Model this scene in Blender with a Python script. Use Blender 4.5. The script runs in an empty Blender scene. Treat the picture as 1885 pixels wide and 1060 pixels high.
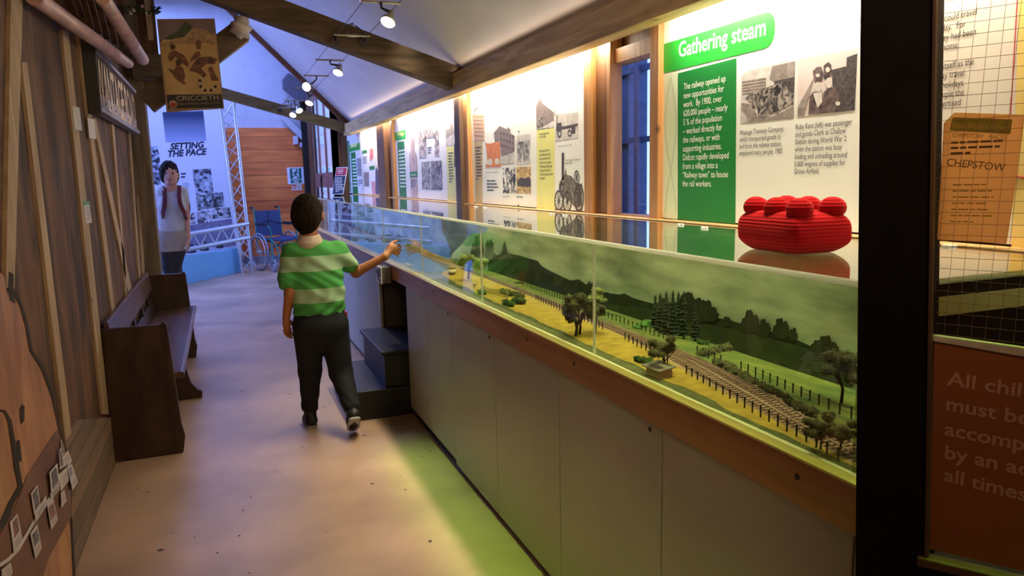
import bpy, math, random
import numpy as np
from mathutils import Vector, Matrix

random.seed(7)
rng = np.random.default_rng(7)
scene = bpy.context.scene
COL = scene.collection

# ------------------------------------------------------------------ camera
F_PX, CX, CY, W, H = 1361.0, 942.5, 530.0, 1885, 1060
EYE = Vector((0.0, 0.0, 1.4))
YAW, PITCH, ROLL = math.radians(21.236), math.radians(8.5935), math.radians(-1.2924)
fw = Vector((math.sin(YAW) * math.cos(PITCH), math.cos(YAW) * math.cos(PITCH), -math.sin(PITCH)))
r0 = Vector((math.cos(YAW), -math.sin(YAW), 0.0))
u0 = r0.cross(fw)
CR = math.cos(ROLL) * r0 + math.sin(ROLL) * u0
CU = -math.sin(ROLL) * r0 + math.cos(ROLL) * u0
cam_data = bpy.data.cameras.new('camera')
cam_data.sensor_width = 36.0
cam_data.lens = 36.0 * F_PX / W
cam_data.clip_start = 0.02
cam = bpy.data.objects.new('camera', cam_data)
COL.objects.link(cam)
cam.matrix_world = Matrix(((CR.x, CU.x, -fw.x, EYE.x), (CR.y, CU.y, -fw.y, EYE.y), (CR.z, CU.z, -fw.z, EYE.z), (0, 0, 0, 1)))
scene.camera = cam

# ------------------------------------------------------------------ light and exposure
scene.view_settings.view_transform = 'Standard'
scene.view_settings.look = 'None'
scene.view_settings.gamma = 1.0
scene.view_settings.use_curve_mapping = False
scene.view_settings.exposure = 0.22
world = bpy.data.worlds.new('world')
scene.world = world
world.use_nodes = True
wn = world.node_tree
wn.nodes.clear()
w_out = wn.nodes.new('ShaderNodeOutputWorld')
w_bg = wn.nodes.new('ShaderNodeBackground')
w_bg.inputs['Color'].default_value = (0.30, 0.45, 1.0, 1)
w_bg.inputs['Strength'].default_value = 2.6
wn.links.new(w_bg.outputs[0], w_out.inputs[0])

def area_light(name, loc, aim, sx, sy, power, color, spread=180.0):
    d = bpy.data.lights.new(name, 'AREA')
    d.shape = 'RECTANGLE'
    d.size, d.size_y = sx, sy
    d.energy = power
    d.color = color
    d.spread = math.radians(spread)
    o = bpy.data.objects.new(name, d)
    COL.objects.link(o)
    o.location = loc
    v = Vector(aim) - Vector(loc)
    o.rotation_euler = v.to_track_quat('-Z', 'Y').to_euler()
    return o

def strip_light(name, x, y0, y1, z, power, color, tilt=0.0, width=0.05, spread=180.0):
    """a long tube along Y; tilt turns it about Y, positive towards +X"""
    d = bpy.data.lights.new(name, 'AREA')
    d.shape = 'RECTANGLE'
    d.size, d.size_y = width, y1 - y0
    d.energy = power
    d.color = color
    d.spread = math.radians(spread)
    o = bpy.data.objects.new(name, d)
    COL.objects.link(o)
    o.location = (x, (y0 + y1) / 2, z)
    o.rotation_euler = (0, -tilt, 0)
    return o

WARM = (1.0, 0.80, 0.56)
# tubes hidden behind the wall plate, washing the information panels from above
for ya, yb in ((0.3, 2.45), (3.0, 4.9), (4.98, 7.1), (7.5, 9.2)):
    strip_light('panel_tube', 1.595, ya, yb, 1.99, 15.0 * (yb - ya), (1.0, 0.90, 0.72), tilt=math.radians(25), width=0.04)
# tubes under the roof slope, above the glass case
strip_light('case_tube', 1.20, 1.2, 4.8, 2.42, 21.0, (1.0, 0.87, 0.58), tilt=math.radians(-3), width=0.06, spread=70)
# unseen strip added for the green-yellow band on the floor beside the case
strip_light('walkway_fill', 0.83, 0.2, 3.7, 2.70, 2.3, (0.42, 1.0, 0.08), width=0.06, spread=12)
# unseen warm strip added above the wall plate to brighten the roof slope
strip_light('roof_slope_fill', 1.52, 0.5, 9.3, 2.105, 3.0, (1.0, 0.74, 0.50), tilt=math.radians(-150), width=0.04)
# the lit room behind the camera
area_light('lobby_lamp', (-0.1, -0.6, 2.5), (-0.35, 3.2, 0.3), 1.0, 0.6, 7.0, (1.0, 0.60, 0.30))
area_light('lobby_up_fill', (0.1, -0.5, 1.9), (0.5, 4.6, 3.1), 0.5, 0.4, 5.5, (1.0, 0.68, 0.42), spread=110)  # upward fill added behind the camera to warm the ceiling and beams
# daylight at the far end
area_light('far_overhead_fill', (-0.8, 11.3, 4.3), (-0.6, 11.2, 0.0), 3.2, 2.6, 225.0, (0.24, 0.34, 1.0))  # unseen overhead panel added to spread blue light over the far floor
area_light('side_daylight', (-4.4, 9.6, 2.0), (0.6, 8.0, 0.6), 2.4, 2.4, 220.0, (0.24, 0.34, 1.0))

# ------------------------------------------------------------------ pixel to place
def ray(x, y):
    return fw + (x - CX) / F_PX * CR - (y - CY) / F_PX * CU
def onx(x, y, X):
    d = ray(x, y); return EYE + d * (X / d.x)
def ony(x, y, Y):
    d = ray(x, y); return EYE + d * (Y / d.y)
def onz(x, y, Z):
    d = ray(x, y); return EYE + d * ((Z - EYE.z) / d.z)

class Frame:
    """a flat board standing in the place: origin, right, up, outward normal"""
    def __init__(s, o, U, V, ns=1.0):
        s.ns = ns
        s.o, s.U, s.V = Vector(o), Vector(U).normalized(), Vector(V).normalized()
        s.N = s.U.cross(s.V)
    def uv(s, x, y):
        d = ray(x, y)
        t = (s.o - EYE).dot(s.N) / d.dot(s.N)
        p = EYE + d * t - s.o
        return (p.dot(s.U), p.dot(s.V))
    def at(s, u, v, n=0.0):
        return s.o + s.U * u + s.V * v + s.N * (n * s.ns)
    def px(s, x, y, n=0.0):
        return s.at(*s.uv(x, y), n)

# ------------------------------------------------------------------ materials
MATS = {}
def _new(name):
    m = bpy.data.materials.new(name)
    m.use_nodes = True
    nt = m.node_tree
    return m, nt, nt.nodes['Principled BSDF']

def mat(name, c, rough=0.6, metal=0.0, var=0.12, scale=9.0, bump=0.0, bscale=60.0, spec=0.5, c2=None, stretch=(1, 1, 1), contrast=(0.3, 0.7), detail=4.0):
    if name in MATS: return MATS[name]
    m, nt, b = _new(name)
    tc = nt.nodes.new('ShaderNodeTexCoord')
    mp = nt.nodes.new('ShaderNodeMapping'); mp.inputs['Scale'].default_value = stretch
    nt.links.new(tc.outputs['Object'], mp.inputs['Vector'])
    n = nt.nodes.new('ShaderNodeTexNoise'); n.inputs['Scale'].default_value = scale; n.inputs['Detail'].default_value = detail
    nt.links.new(mp.outputs[0], n.inputs['Vector'])
    r = nt.nodes.new('ShaderNodeValToRGB')
    r.color_ramp.elements[0].position, r.color_ramp.elements[1].position = contrast
    if c2 is None:
        a = tuple(max(0, k * (1 - var)) for k in c); d = tuple(min(1, k * (1 + var)) for k in c)
    else:
        a, d = c, c2
    r.color_ramp.elements[0].color = (*a, 1); r.color_ramp.elements[1].color = (*d, 1)
    nt.links.new(n.outputs['Fac'], r.inputs['Fac'])
    nt.links.new(r.outputs['Color'], b.inputs['Base Color'])
    b.inputs['Roughness'].default_value = rough
    b.inputs['Metallic'].default_value = metal
    b.inputs['Specular IOR Level'].default_value = spec
    if bump:
        n2 = nt.nodes.new('ShaderNodeTexNoise'); n2.inputs['Scale'].default_value = bscale
        nt.links.new(mp.outputs[0], n2.inputs['Vector'])
        bp = nt.nodes.new('ShaderNodeBump'); bp.inputs['Strength'].default_value = bump; bp.inputs['Distance'].default_value = 0.01
        nt.links.new(n2.outputs['Fac'], bp.inputs['Height'])
        nt.links.new(bp.outputs[0], b.inputs['Normal'])
    MATS[name] = m
    return m

def wood(name, c1, c2, stretch=(6, 6, 0.6), rough=0.6, scale=4.0, bump=0.25, knots=True, spec=0.4):
    if name in MATS: return MATS[name]
    m, nt, b = _new(name)
    tc = nt.nodes.new('ShaderNodeTexCoord')
    mp = nt.nodes.new('ShaderNodeMapping'); mp.inputs['Scale'].default_value = stretch
    nt.links.new(tc.outputs['Object'], mp.inputs['Vector'])
    n = nt.nodes.new('ShaderNodeTexNoise'); n.inputs['Scale'].default_value = scale; n.inputs['Detail'].default_value = 8; n.inputs['Distortion'].default_value = 0.6
    nt.links.new(mp.outputs[0], n.inputs['Vector'])
    r = nt.nodes.new('ShaderNodeValToRGB')
    r.color_ramp.elements[0].position = 0.32; r.color_ramp.elements[1].position = 0.68
    r.color_ramp.elements[0].color = (*c1, 1); r.color_ramp.elements[1].color = (*c2, 1)
    nt.links.new(n.outputs['Fac'], r.inputs['Fac'])
    last = r.outputs['Color']
    if knots:
        v = nt.nodes.new('ShaderNodeTexVoronoi'); v.inputs['Scale'].default_value = 3.3
        nt.links.new(tc.outputs['Object'], v.inputs['Vector'])
        r2 = nt.nodes.new('ShaderNodeValToRGB')
        r2.color_ramp.elements[0].position = 0.02; r2.color_ramp.elements[1].position = 0.075
        r2.color_ramp.elements[0].color = (0.25, 0.2, 0.16, 1); r2.color_ramp.elements[1].color = (1, 1, 1, 1)
        nt.links.new(v.outputs['Distance'], r2.inputs['Fac'])
        mx = nt.nodes.new('ShaderNodeMix'); mx.data_type = 'RGBA'; mx.blend_type = 'MULTIPLY'; mx.inputs['Factor'].default_value = 1.0
        nt.links.new(last, mx.inputs['A']); nt.links.new(r2.outputs['Color'], mx.inputs['B'])
        last = mx.outputs['Result']
    nt.links.new(last, b.inputs['Base Color'])
    b.inputs['Roughness'].default_value = rough
    b.inputs['Specular IOR Level'].default_value = spec
    bp = nt.nodes.new('ShaderNodeBump'); bp.inputs['Strength'].default_value = bump; bp.inputs['Distance'].default_value = 0.004
    nt.links.new(n.outputs['Fac'], bp.inputs['Height'])
    nt.links.new(bp.outputs[0], b.inputs['Normal'])
    MATS[name] = m
    return m

def planks(name, c1, c2, axis, pitch, gap_col, rough=0.6, stretch=(1, 8, 8), gap=0.03):
    """boards laid side by side along one object axis (0,1,2)"""
    if name in MATS: return MATS[name]
    m, nt, b = _new(name)
    tc = nt.nodes.new('ShaderNodeTexCoord')
    sp = nt.nodes.new('ShaderNodeSeparateXYZ'); nt.links.new(tc.outputs['Object'], sp.inputs[0])
    dv = nt.nodes.new('ShaderNodeMath'); dv.operation = 'DIVIDE'; dv.inputs[1].default_value = pitch
    nt.links.new(sp.outputs[axis], dv.inputs[0])
    fr = nt.nodes.new('ShaderNodeMath'); fr.operation = 'FRACT'; nt.links.new(dv.outputs[0], fr.inputs[0])
    fl = nt.nodes.new('ShaderNodeMath'); fl.operation = 'FLOOR'; nt.links.new(dv.outputs[0], fl.inputs[0])
    wn_ = nt.nodes.new('ShaderNodeTexWhiteNoise'); wn_.noise_dimensions = '1D'; nt.links.new(fl.outputs[0], wn_.inputs['W'])
    mp = nt.nodes.new('ShaderNodeMapping'); mp.inputs['Scale'].default_value = stretch
    nt.links.new(tc.outputs['Object'], mp.inputs['Vector'])
    n = nt.nodes.new('ShaderNodeTexNoise'); n.inputs['Scale'].default_value = 2.5; n.inputs['Detail'].default_value = 8
    nt.links.new(mp.outputs[0], n.inputs['Vector'])
    ad = nt.nodes.new('ShaderNodeMath'); ad.operation = 'MULTIPLY_ADD'; ad.inputs[1].default_value = 0.35
    nt.links.new(wn_.outputs['Value'], ad.inputs[0]); nt.links.new(n.outputs['Fac'], ad.inputs[2])
    r = nt.nodes.new('ShaderNodeValToRGB'); r.color_ramp.elements[0].position = 0.35; r.color_ramp.elements[1].position = 1.0
    r.color_ramp.elements[0].color = (*c1, 1); r.color_ramp.elements[1].color = (*c2, 1)
    nt.links.new(ad.outputs[0], r.inputs['Fac'])
    lt = nt.nodes.new('ShaderNodeMath'); lt.operation = 'LESS_THAN'; lt.inputs[1].default_value = gap
    nt.links.new(fr.outputs[0], lt.inputs[0])
    mx = nt.nodes.new('ShaderNodeMix'); mx.data_type = 'RGBA'
    nt.links.new(lt.outputs[0], mx.inputs['Factor']); nt.links.new(r.outputs['Color'], mx.inputs['A']); mx.inputs['B'].default_value = (*gap_col, 1)
    nt.links.new(mx.outputs['Result'], b.inputs['Base Color'])
    b.inputs['Roughness'].default_value = rough
    MATS[name] = m
    return m

def photo_mat(name, dark, light, scale=40.0, kind='noise', mid=0.5, width=0.2):
    """printed photograph: mottled dark and light areas"""
    if name in MATS: return MATS[name]
    m, nt, b = _new(name)
    tc = nt.nodes.new('ShaderNodeTexCoord')
    if kind == 'vor':
        n = nt.nodes.new('ShaderNodeTexVoronoi'); n.inputs['Scale'].default_value = scale
        outp = n.outputs['Color']
    else:
        n = nt.nodes.new('ShaderNodeTexNoise'); n.inputs['Scale'].default_value = scale; n.inputs['Detail'].default_value = 5; n.inputs['Distortion'].default_value = 1.2
        outp = n.outputs['Fac']
    nt.links.new(tc.outputs['Object'], n.inputs['Vector'])
    r = nt.nodes.new('ShaderNodeValToRGB'); r.color_ramp.elements[0].position = mid - width; r.color_ramp.elements[1].position = mid + width
    r.color_ramp.elements[0].color = (*dark, 1); r.color_ramp.elements[1].color = (*light, 1)
    nt.links.new(outp, r.inputs['Fac'])
    nt.links.new(r.outputs['Color'], b.inputs['Base Color'])
    b.inputs['Roughness'].default_value = 0.5
    MATS[name] = m
    return m

def glass(name, tint, refl=1.0, ior=1.5, rough=0.0):
    """thin pane: tinted see-through with Fresnel reflection"""
    if name in MATS: return MATS[name]
    m = bpy.data.materials.new(name); m.use_nodes = True
    nt = m.node_tree; nt.nodes.clear()
    o = nt.nodes.new('ShaderNodeOutputMaterial')
    t = nt.nodes.new('ShaderNodeBsdfTransparent'); t.inputs[0].default_value = (*tint, 1)
    g = nt.nodes.new('ShaderNodeBsdfGlossy'); g.inputs['Roughness'].default_value = rough; g.inputs['Color'].default_value = (refl, refl, refl, 1)
    # Schlick reflectance of a thin pane, the same from both sides
    f0 = ((ior - 1) / (ior + 1)) ** 2
    lw = nt.nodes.new('ShaderNodeLayerWeight'); lw.inputs['Blend'].default_value = 0.5      # facing = 1 - cos
    pw = nt.nodes.new('ShaderNodeMath'); pw.operation = 'POWER'; pw.inputs[1].default_value = 5.0
    f = nt.nodes.new('ShaderNodeMath'); f.operation = 'MULTIPLY_ADD'; f.inputs[1].default_value = 1 - f0; f.inputs[2].default_value = f0
    nt.links.new(lw.outputs['Facing'], pw.inputs[0]); nt.links.new(pw.outputs[0], f.inputs[0])
    mx = nt.nodes.new('ShaderNodeMixShader')
    nt.links.new(f.outputs[0], mx.inputs[0]); nt.links.new(t.outputs[0], mx.inputs[1]); nt.links.new(g.outputs[0], mx.inputs[2])
    nt.links.new(mx.outputs[0], o.inputs[0])
    MATS[name] = m
    return m

def emit(name, c, s):
    if name in MATS: return MATS[name]
    m, nt, b = _new(name)
    b.inputs['Base Color'].default_value = (*c, 1)
    b.inputs['Emission Color'].default_value = (*c, 1)
    b.inputs['Emission Strength'].default_value = s
    MATS[name] = m
    return m

# ------------------------------------------------------------------ mesh building
class MB:
    def __init__(s): s.v, s.f, s.m, s.sm = [], [], [], []
    def add(s, vs, fs, m=0, smooth=False):
        o = len(s.v); s.v.extend([tuple(p) for p in vs])
        for f in fs:
            s.f.append([i + o for i in f]); s.m.append(m); s.sm.append(smooth)
        return s
    def hexa(s, a, b, m=0):
        """two quads a, b (four points each) joined into a solid"""
        return s.add(list(a) + list(b), [(3, 2, 1, 0), (4, 5, 6, 7), (0, 1, 5, 4), (1, 2, 6, 5), (2, 3, 7, 6), (3, 0, 4, 7)], m)
    def box(s, x0, x1, y0, y1, z0, z1, m=0):
        return s.hexa([(x0, y0, z0), (x1, y0, z0), (x1, y1, z0), (x0, y1, z0)], [(x0, y0, z1), (x1, y0, z1), (x1, y1, z1), (x0, y1, z1)], m)
    def prism(s, poly, vec, m=0):
        vec = Vector(vec); n = len(poly); p = [Vector(q) for q in poly]
        fs = [tuple(range(n))[::-1], tuple(range(n, 2 * n))] + [(i, (i + 1) % n, n + (i + 1) % n, n + i) for i in range(n)]
        return s.add(p + [q + vec for q in p], fs, m)
    def bar(s, a, b, w, h, up=(0, 0, 1), m=0):
        """rectangular bar from a to b, w across, h along up"""
        a, b = Vector(a), Vector(b); d = (b - a).normalized(); up = Vector(up)
        sx = d.cross(up).normalized() * (w / 2); sy = sx.cross(d).normalized() * (h / 2)
        return s.hexa([a - sx - sy, a + sx - sy, a + sx + sy, a - sx + sy], [b - sx - sy, b + sx - sy, b + sx + sy, b - sx + sy], m)
    def tube(s, pts, r, n=8, m=0, caps=True):
        pts = [Vector(p) for p in pts]; k = len(pts)
        rs = r if isinstance(r, (list, tuple)) else [r] * k
        vs = []; prev = None
        for i, p in enumerate(pts):
            d = (pts[min(i + 1, k - 1)] - pts[max(i - 1, 0)]).normalized()
            if prev is None:
                ref = Vector((0, 0, 1)) if abs(d.z) < 0.9 else Vector((1, 0, 0))
                x = d.cross(ref).normalized()
            else:
                x = (prev - d * prev.dot(d)).normalized()
            prev = x; y = d.cross(x)
            for j in range(n):
                a = 2 * math.pi * j / n
                vs.append(p + (x * math.cos(a) + y * math.sin(a)) * rs[i])
        fs = [(i * n + j, i * n + (j + 1) % n, (i + 1) * n + (j + 1) % n, (i + 1) * n + j) for i in range(k - 1) for j in range(n)]
        s.add(vs, fs, m, True)
        if caps:
            s.add(vs[:n], [tuple(range(n))[::-1]], m); s.add(vs[-n:], [tuple(range(n))], m)
        return s
    def sphere(s, c, r, nu=12, nv=8, m=0):
        c = Vector(c); rx, ry, rz = r if isinstance(r, (list, tuple)) else (r, r, r)
        vs = [c + Vector((0, 0, rz))]
        for i in range(1, nv):
            t = math.pi * i / nv
            for j in range(nu):
                a = 2 * math.pi * j / nu
                vs.append(c + Vector((rx * math.sin(t) * math.cos(a), ry * math.sin(t) * math.sin(a), rz * math.cos(t))))
        vs.append(c - Vector((0, 0, rz)))
        fs = [(0, 1 + j, 1 + (j + 1) % nu) for j in range(nu)]
        for i in range(nv - 2):
            for j in range(nu):
                a = 1 + i * nu + j; b = 1 + i * nu + (j + 1) % nu
                fs.append((a, a + nu, b + nu, b))
        l = 1 + (nv - 2) * nu
        fs += [(l + nu, l + (j + 1) % nu, l + j) for j in range(nu)]
        return s.add(vs, fs, m, True)
    def ring(s, c, ax, R, r, n=28, k=8, m=0):
        c, ax = Vector(c), Vector(ax).normalized()
        ref = Vector((0, 0, 1)) if abs(ax.z) < 0.9 else Vector((1, 0, 0))
        x = ax.cross(ref).normalized(); y = ax.cross(x)
        vs = []
        for i in range(n):
            a = 2 * math.pi * i / n; d = x * math.cos(a) + y * math.sin(a)
            for j in range(k):
                b = 2 * math.pi * j / k
                vs.append(c + d * (R + r * math.cos(b)) + ax * (r * math.sin(b)))
        fs = [(i * k + j, i * k + (j + 1) % k, ((i + 1) % n) * k + (j + 1) % k, ((i + 1) % n) * k + j) for i in range(n) for j in range(k)]
        return s.add(vs, fs, m, True)

def link(name, mb, mats, parent=None, bevel=0.0, loc=None):
    """one mesh object; vertices are in world metres, the origin goes to the parent (or to loc)"""
    o0 = Vector((0, 0, 0))
    if parent is not None: o0 = parent['_w'] if not isinstance(parent['_w'], str) else o0
    o0 = Vector(o0)
    org = Vector(loc) if loc is not None else o0
    me = bpy.data.meshes.new(name)
    me.from_pydata([tuple(Vector(p) - org) for p in mb.v], [], mb.f)
    for m in (mats if isinstance(mats, (list, tuple)) else [mats]): me.materials.append(m)
    me.polygons.foreach_set('material_index', mb.m)
    me.polygons.foreach_set('use_smooth', mb.sm)
    me.update()
    o = bpy.data.objects.new(name, me)
    COL.objects.link(o)
    if parent is not None:
        o.parent = parent
        o.location = org - o0
        o['_w'] = tuple(org)
    else:
        o.location = org
        o['_w'] = tuple(org)
    if bevel:
        b = o.modifiers.new('bevel', 'BEVEL'); b.width = bevel; b.segments = 2; b.limit_method = 'ANGLE'
    return o

def thing(name, label, cat, loc=(0, 0, 0), group=None):
    o = bpy.data.objects.new(name, None)
    COL.objects.link(o)
    o.location = loc; o.empty_display_size = 0.05
    o['label'] = label; o['category'] = cat
    if group: o['group'] = group
    o['_w'] = tuple(loc)
    return o

def tag(o, label, cat, group=None, kind=None):
    o['label'] = label; o['category'] = cat
    if group: o['group'] = group
    if kind: o['kind'] = kind
    return o

def struct(o, label=None, cat=None):
    o['kind'] = 'structure'
    if label: o['label'] = label
    if cat: o['category'] = cat
    return o

def copy_thing(src, loc, rotz=0.0, scale=1.0, label=None, group=None):
    c = src.copy(); COL.objects.link(c)
    c.location = loc; c.rotation_euler = (0, 0, rotz); c.scale = (scale, scale, scale); c['_w'] = tuple(loc)
    if label: c['label'] = label
    if group: c['group'] = group
    for ch in src.children:
        d = ch.copy(); COL.objects.link(d); d.parent = c
        for g in ch.children:
            e = g.copy(); COL.objects.link(e); e.parent = d
    return c

# ------------------------------------------------------------------ lettering and prints
_txt = {}
def text_mesh(body, shear=0.0, bold=0.0, line=1.0):
    key = (body, shear, bold, line)
    if key in _txt: return _txt[key]
    cu = bpy.data.curves.new('lettering', 'FONT')
    cu.body = body; cu.size = 1.0; cu.shear = shear; cu.offset = bold; cu.space_line = line; cu.resolution_u = 3
    ob = bpy.data.objects.new('lettering', cu)
    COL.objects.link(ob)
    dg = bpy.context.evaluated_depsgraph_get()
    me = bpy.data.meshes.new_from_object(ob.evaluated_get(dg))
    vs = np.array([tuple(v.co) for v in me.vertices]) if len(me.vertices) else np.zeros((0, 3))
    fs = [tuple(p.vertices) for p in me.polygons]
    bpy.data.objects.remove(ob); bpy.data.meshes.remove(me); bpy.data.curves.remove(cu)
    _txt[key] = (vs, fs)
    return vs, fs

def text_line(fr, a, b, hpx, body, n=0.004, shear=0.0, bold=0.0, mb=None, m=0):
    """one line: pixel of its baseline start, pixel of its baseline end, capital height in pixels"""
    vs, fs = text_mesh(body, shear, bold)
    hs, _ = text_mesh('H')
    cap = hs[:, 1].max()
    ua, ub = Vector(fr.uv(*a)), Vector(fr.uv(*b)); top = Vector(fr.uv(a[0], a[1] - hpx))
    d = ub - ua; L = d.length; d.normalize(); p = Vector((-d.y, d.x))
    hh = abs((top - ua).dot(p))
    x0, x1 = vs[:, 0].min(), vs[:, 0].max()
    mb = mb or MB()
    pts = []
    for v in vs:
        q = ua + d * ((v[0] - x0) / (x1 - x0) * L) + p * (v[1] / cap * hh)
        pts.append(fr.at(q.x, q.y, n))
    mb.add(pts, fs, m)
    return mb

def text_block(fr, tl, tr, bl, body, n=0.004, line=1.0, bold=0.0, mb=None, m=0):
    """several lines filling: pixel of top left, of the right end of the widest line, of the last baseline"""
    vs, fs = text_mesh(body, 0.0, bold, line)
    hs, _ = text_mesh('H'); cap = hs[:, 1].max()
    nl = body.count('\n')
    u0, vt = fr.uv(*tl); u1, _ = fr.uv(*tr); _, vb = fr.uv(*bl)
    x0, x1 = vs[:, 0].min(), vs[:, 0].max()
    ybase = None
    # baseline of the last line: the last line measured alone tells where its ink starts
    lv, _ = text_mesh(body.split('\n')[-1] or 'x', 0.0, bold)
    ybase = vs[:, 1].min() - lv[:, 1].min()
    mb = mb or MB()
    mb.add([fr.at(u0 + (v[0] - x0) / (x1 - x0) * (u1 - u0), vb + (v[1] - ybase) / (cap - ybase) * (vt - vb), n) for v in vs], fs, m)
    return mb

def greek(fr, tl, tr, bl, nl, n=0.004, mb=None, m=0, h=0.42):
    """lines too small to read: short strokes"""
    u0, vt = fr.uv(*tl); u1, _ = fr.uv(*tr); _, vb = fr.uv(*bl)
    pitch = (vt - vb) / nl
    mb = mb or MB()
    R = random.Random(int(tl[0] * 31 + tl[1]))
    for i in range(nl):
        v1 = vt - pitch * i; v0 = v1 - pitch * h
        u = u0; end = u0 + (u1 - u0) * (R.uniform(0.72, 1.0) if i < nl - 1 else R.uniform(0.35, 0.8))
        while (end - u) > 0.002:
            w = min((u1 - u0) * R.uniform(0.10, 0.26), end - u)
            mb.add([fr.at(u, v0, n), fr.at(u + w, v0, n), fr.at(u + w, v1, n), fr.at(u, v1, n)], [(0, 1, 2, 3)], m)
            u += w + (u1 - u0) * 0.035
    return mb

def poly(fr, pts, n=0.002, t=0.0015, mb=None, m=0):
    """a flat print in the outline of the pixels given, t thick, lying n off the board"""
    mb = mb or MB()
    p = [fr.px(x, y, n) for x, y in pts]
    # outward winding
    a = sum((fr.uv(*pts[i])[0] * fr.uv(*pts[(i + 1) % len(pts)])[1] - fr.uv(*pts[(i + 1) % len(pts)])[0] * fr.uv(*pts[i])[1]) for i in range(len(pts)))
    if a < 0: p = p[::-1]
    mb.prism([q - fr.N * (t * fr.ns) for q in p], fr.N * (t * fr.ns), m)
    return mb

def disc_px(fr, c, rx, ry, n=0.004, mb=None, m=0, k=20, inner=0.0):
    mb = mb or MB()
    o = [(c[0] + rx * math.cos(2 * math.pi * i / k), c[1] + ry * math.sin(2 * math.pi * i / k)) for i in range(k)]
    if inner <= 0:
        mb.add([fr.px(x, y, n) for x, y in o][::-1], [tuple(range(k))], m)
    else:
        q = [(c[0] + rx * inner * math.cos(2 * math.pi * i / k), c[1] + ry * inner * math.sin(2 * math.pi * i / k)) for i in range(k)]
        mb.add([fr.px(x, y, n) for x, y in o + q], [(i, k + i, k + (i + 1) % k, (i + 1) % k) for i in range(k)], m)
    return mb

def line_px(fr, a, b, wpx, n=0.004, mb=None, m=0):
    mb = mb or MB()
    d = Vector((b[0] - a[0], b[1] - a[1])); d.normalize(); p = Vector((-d.y, d.x)) * (wpx / 2)
    mb.add([fr.px(a[0] + p.x, a[1] + p.y, n), fr.px(b[0] + p.x, b[1] + p.y, n), fr.px(b[0] - p.x, b[1] - p.y, n), fr.px(a[0] - p.x, a[1] - p.y, n)], [(0, 1, 2, 3)], m)
    return mb

def strip_px(fr, pts, widths, n=0.002, mb=None, m=0):
    """a continuous flat ribbon through pixels"""
    mb = mb or MB(); L = []; R = []
    for i, q in enumerate(pts):
        a, c = Vector(pts[max(i - 1, 0)]), Vector(pts[min(i + 1, len(pts) - 1)]); d = (c - a).normalized(); w = widths[i] if isinstance(widths, (list, tuple)) else widths
        L.append(fr.px(q[0] - d.y * w / 2, q[1] + d.x * w / 2, n)); R.append(fr.px(q[0] + d.y * w / 2, q[1] - d.x * w / 2, n))
    k_ = len(pts)
    mb.add(L + R, [(i, i + 1, k_ + i + 1, k_ + i) for i in range(k_ - 1)], m)
    return mb

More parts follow.
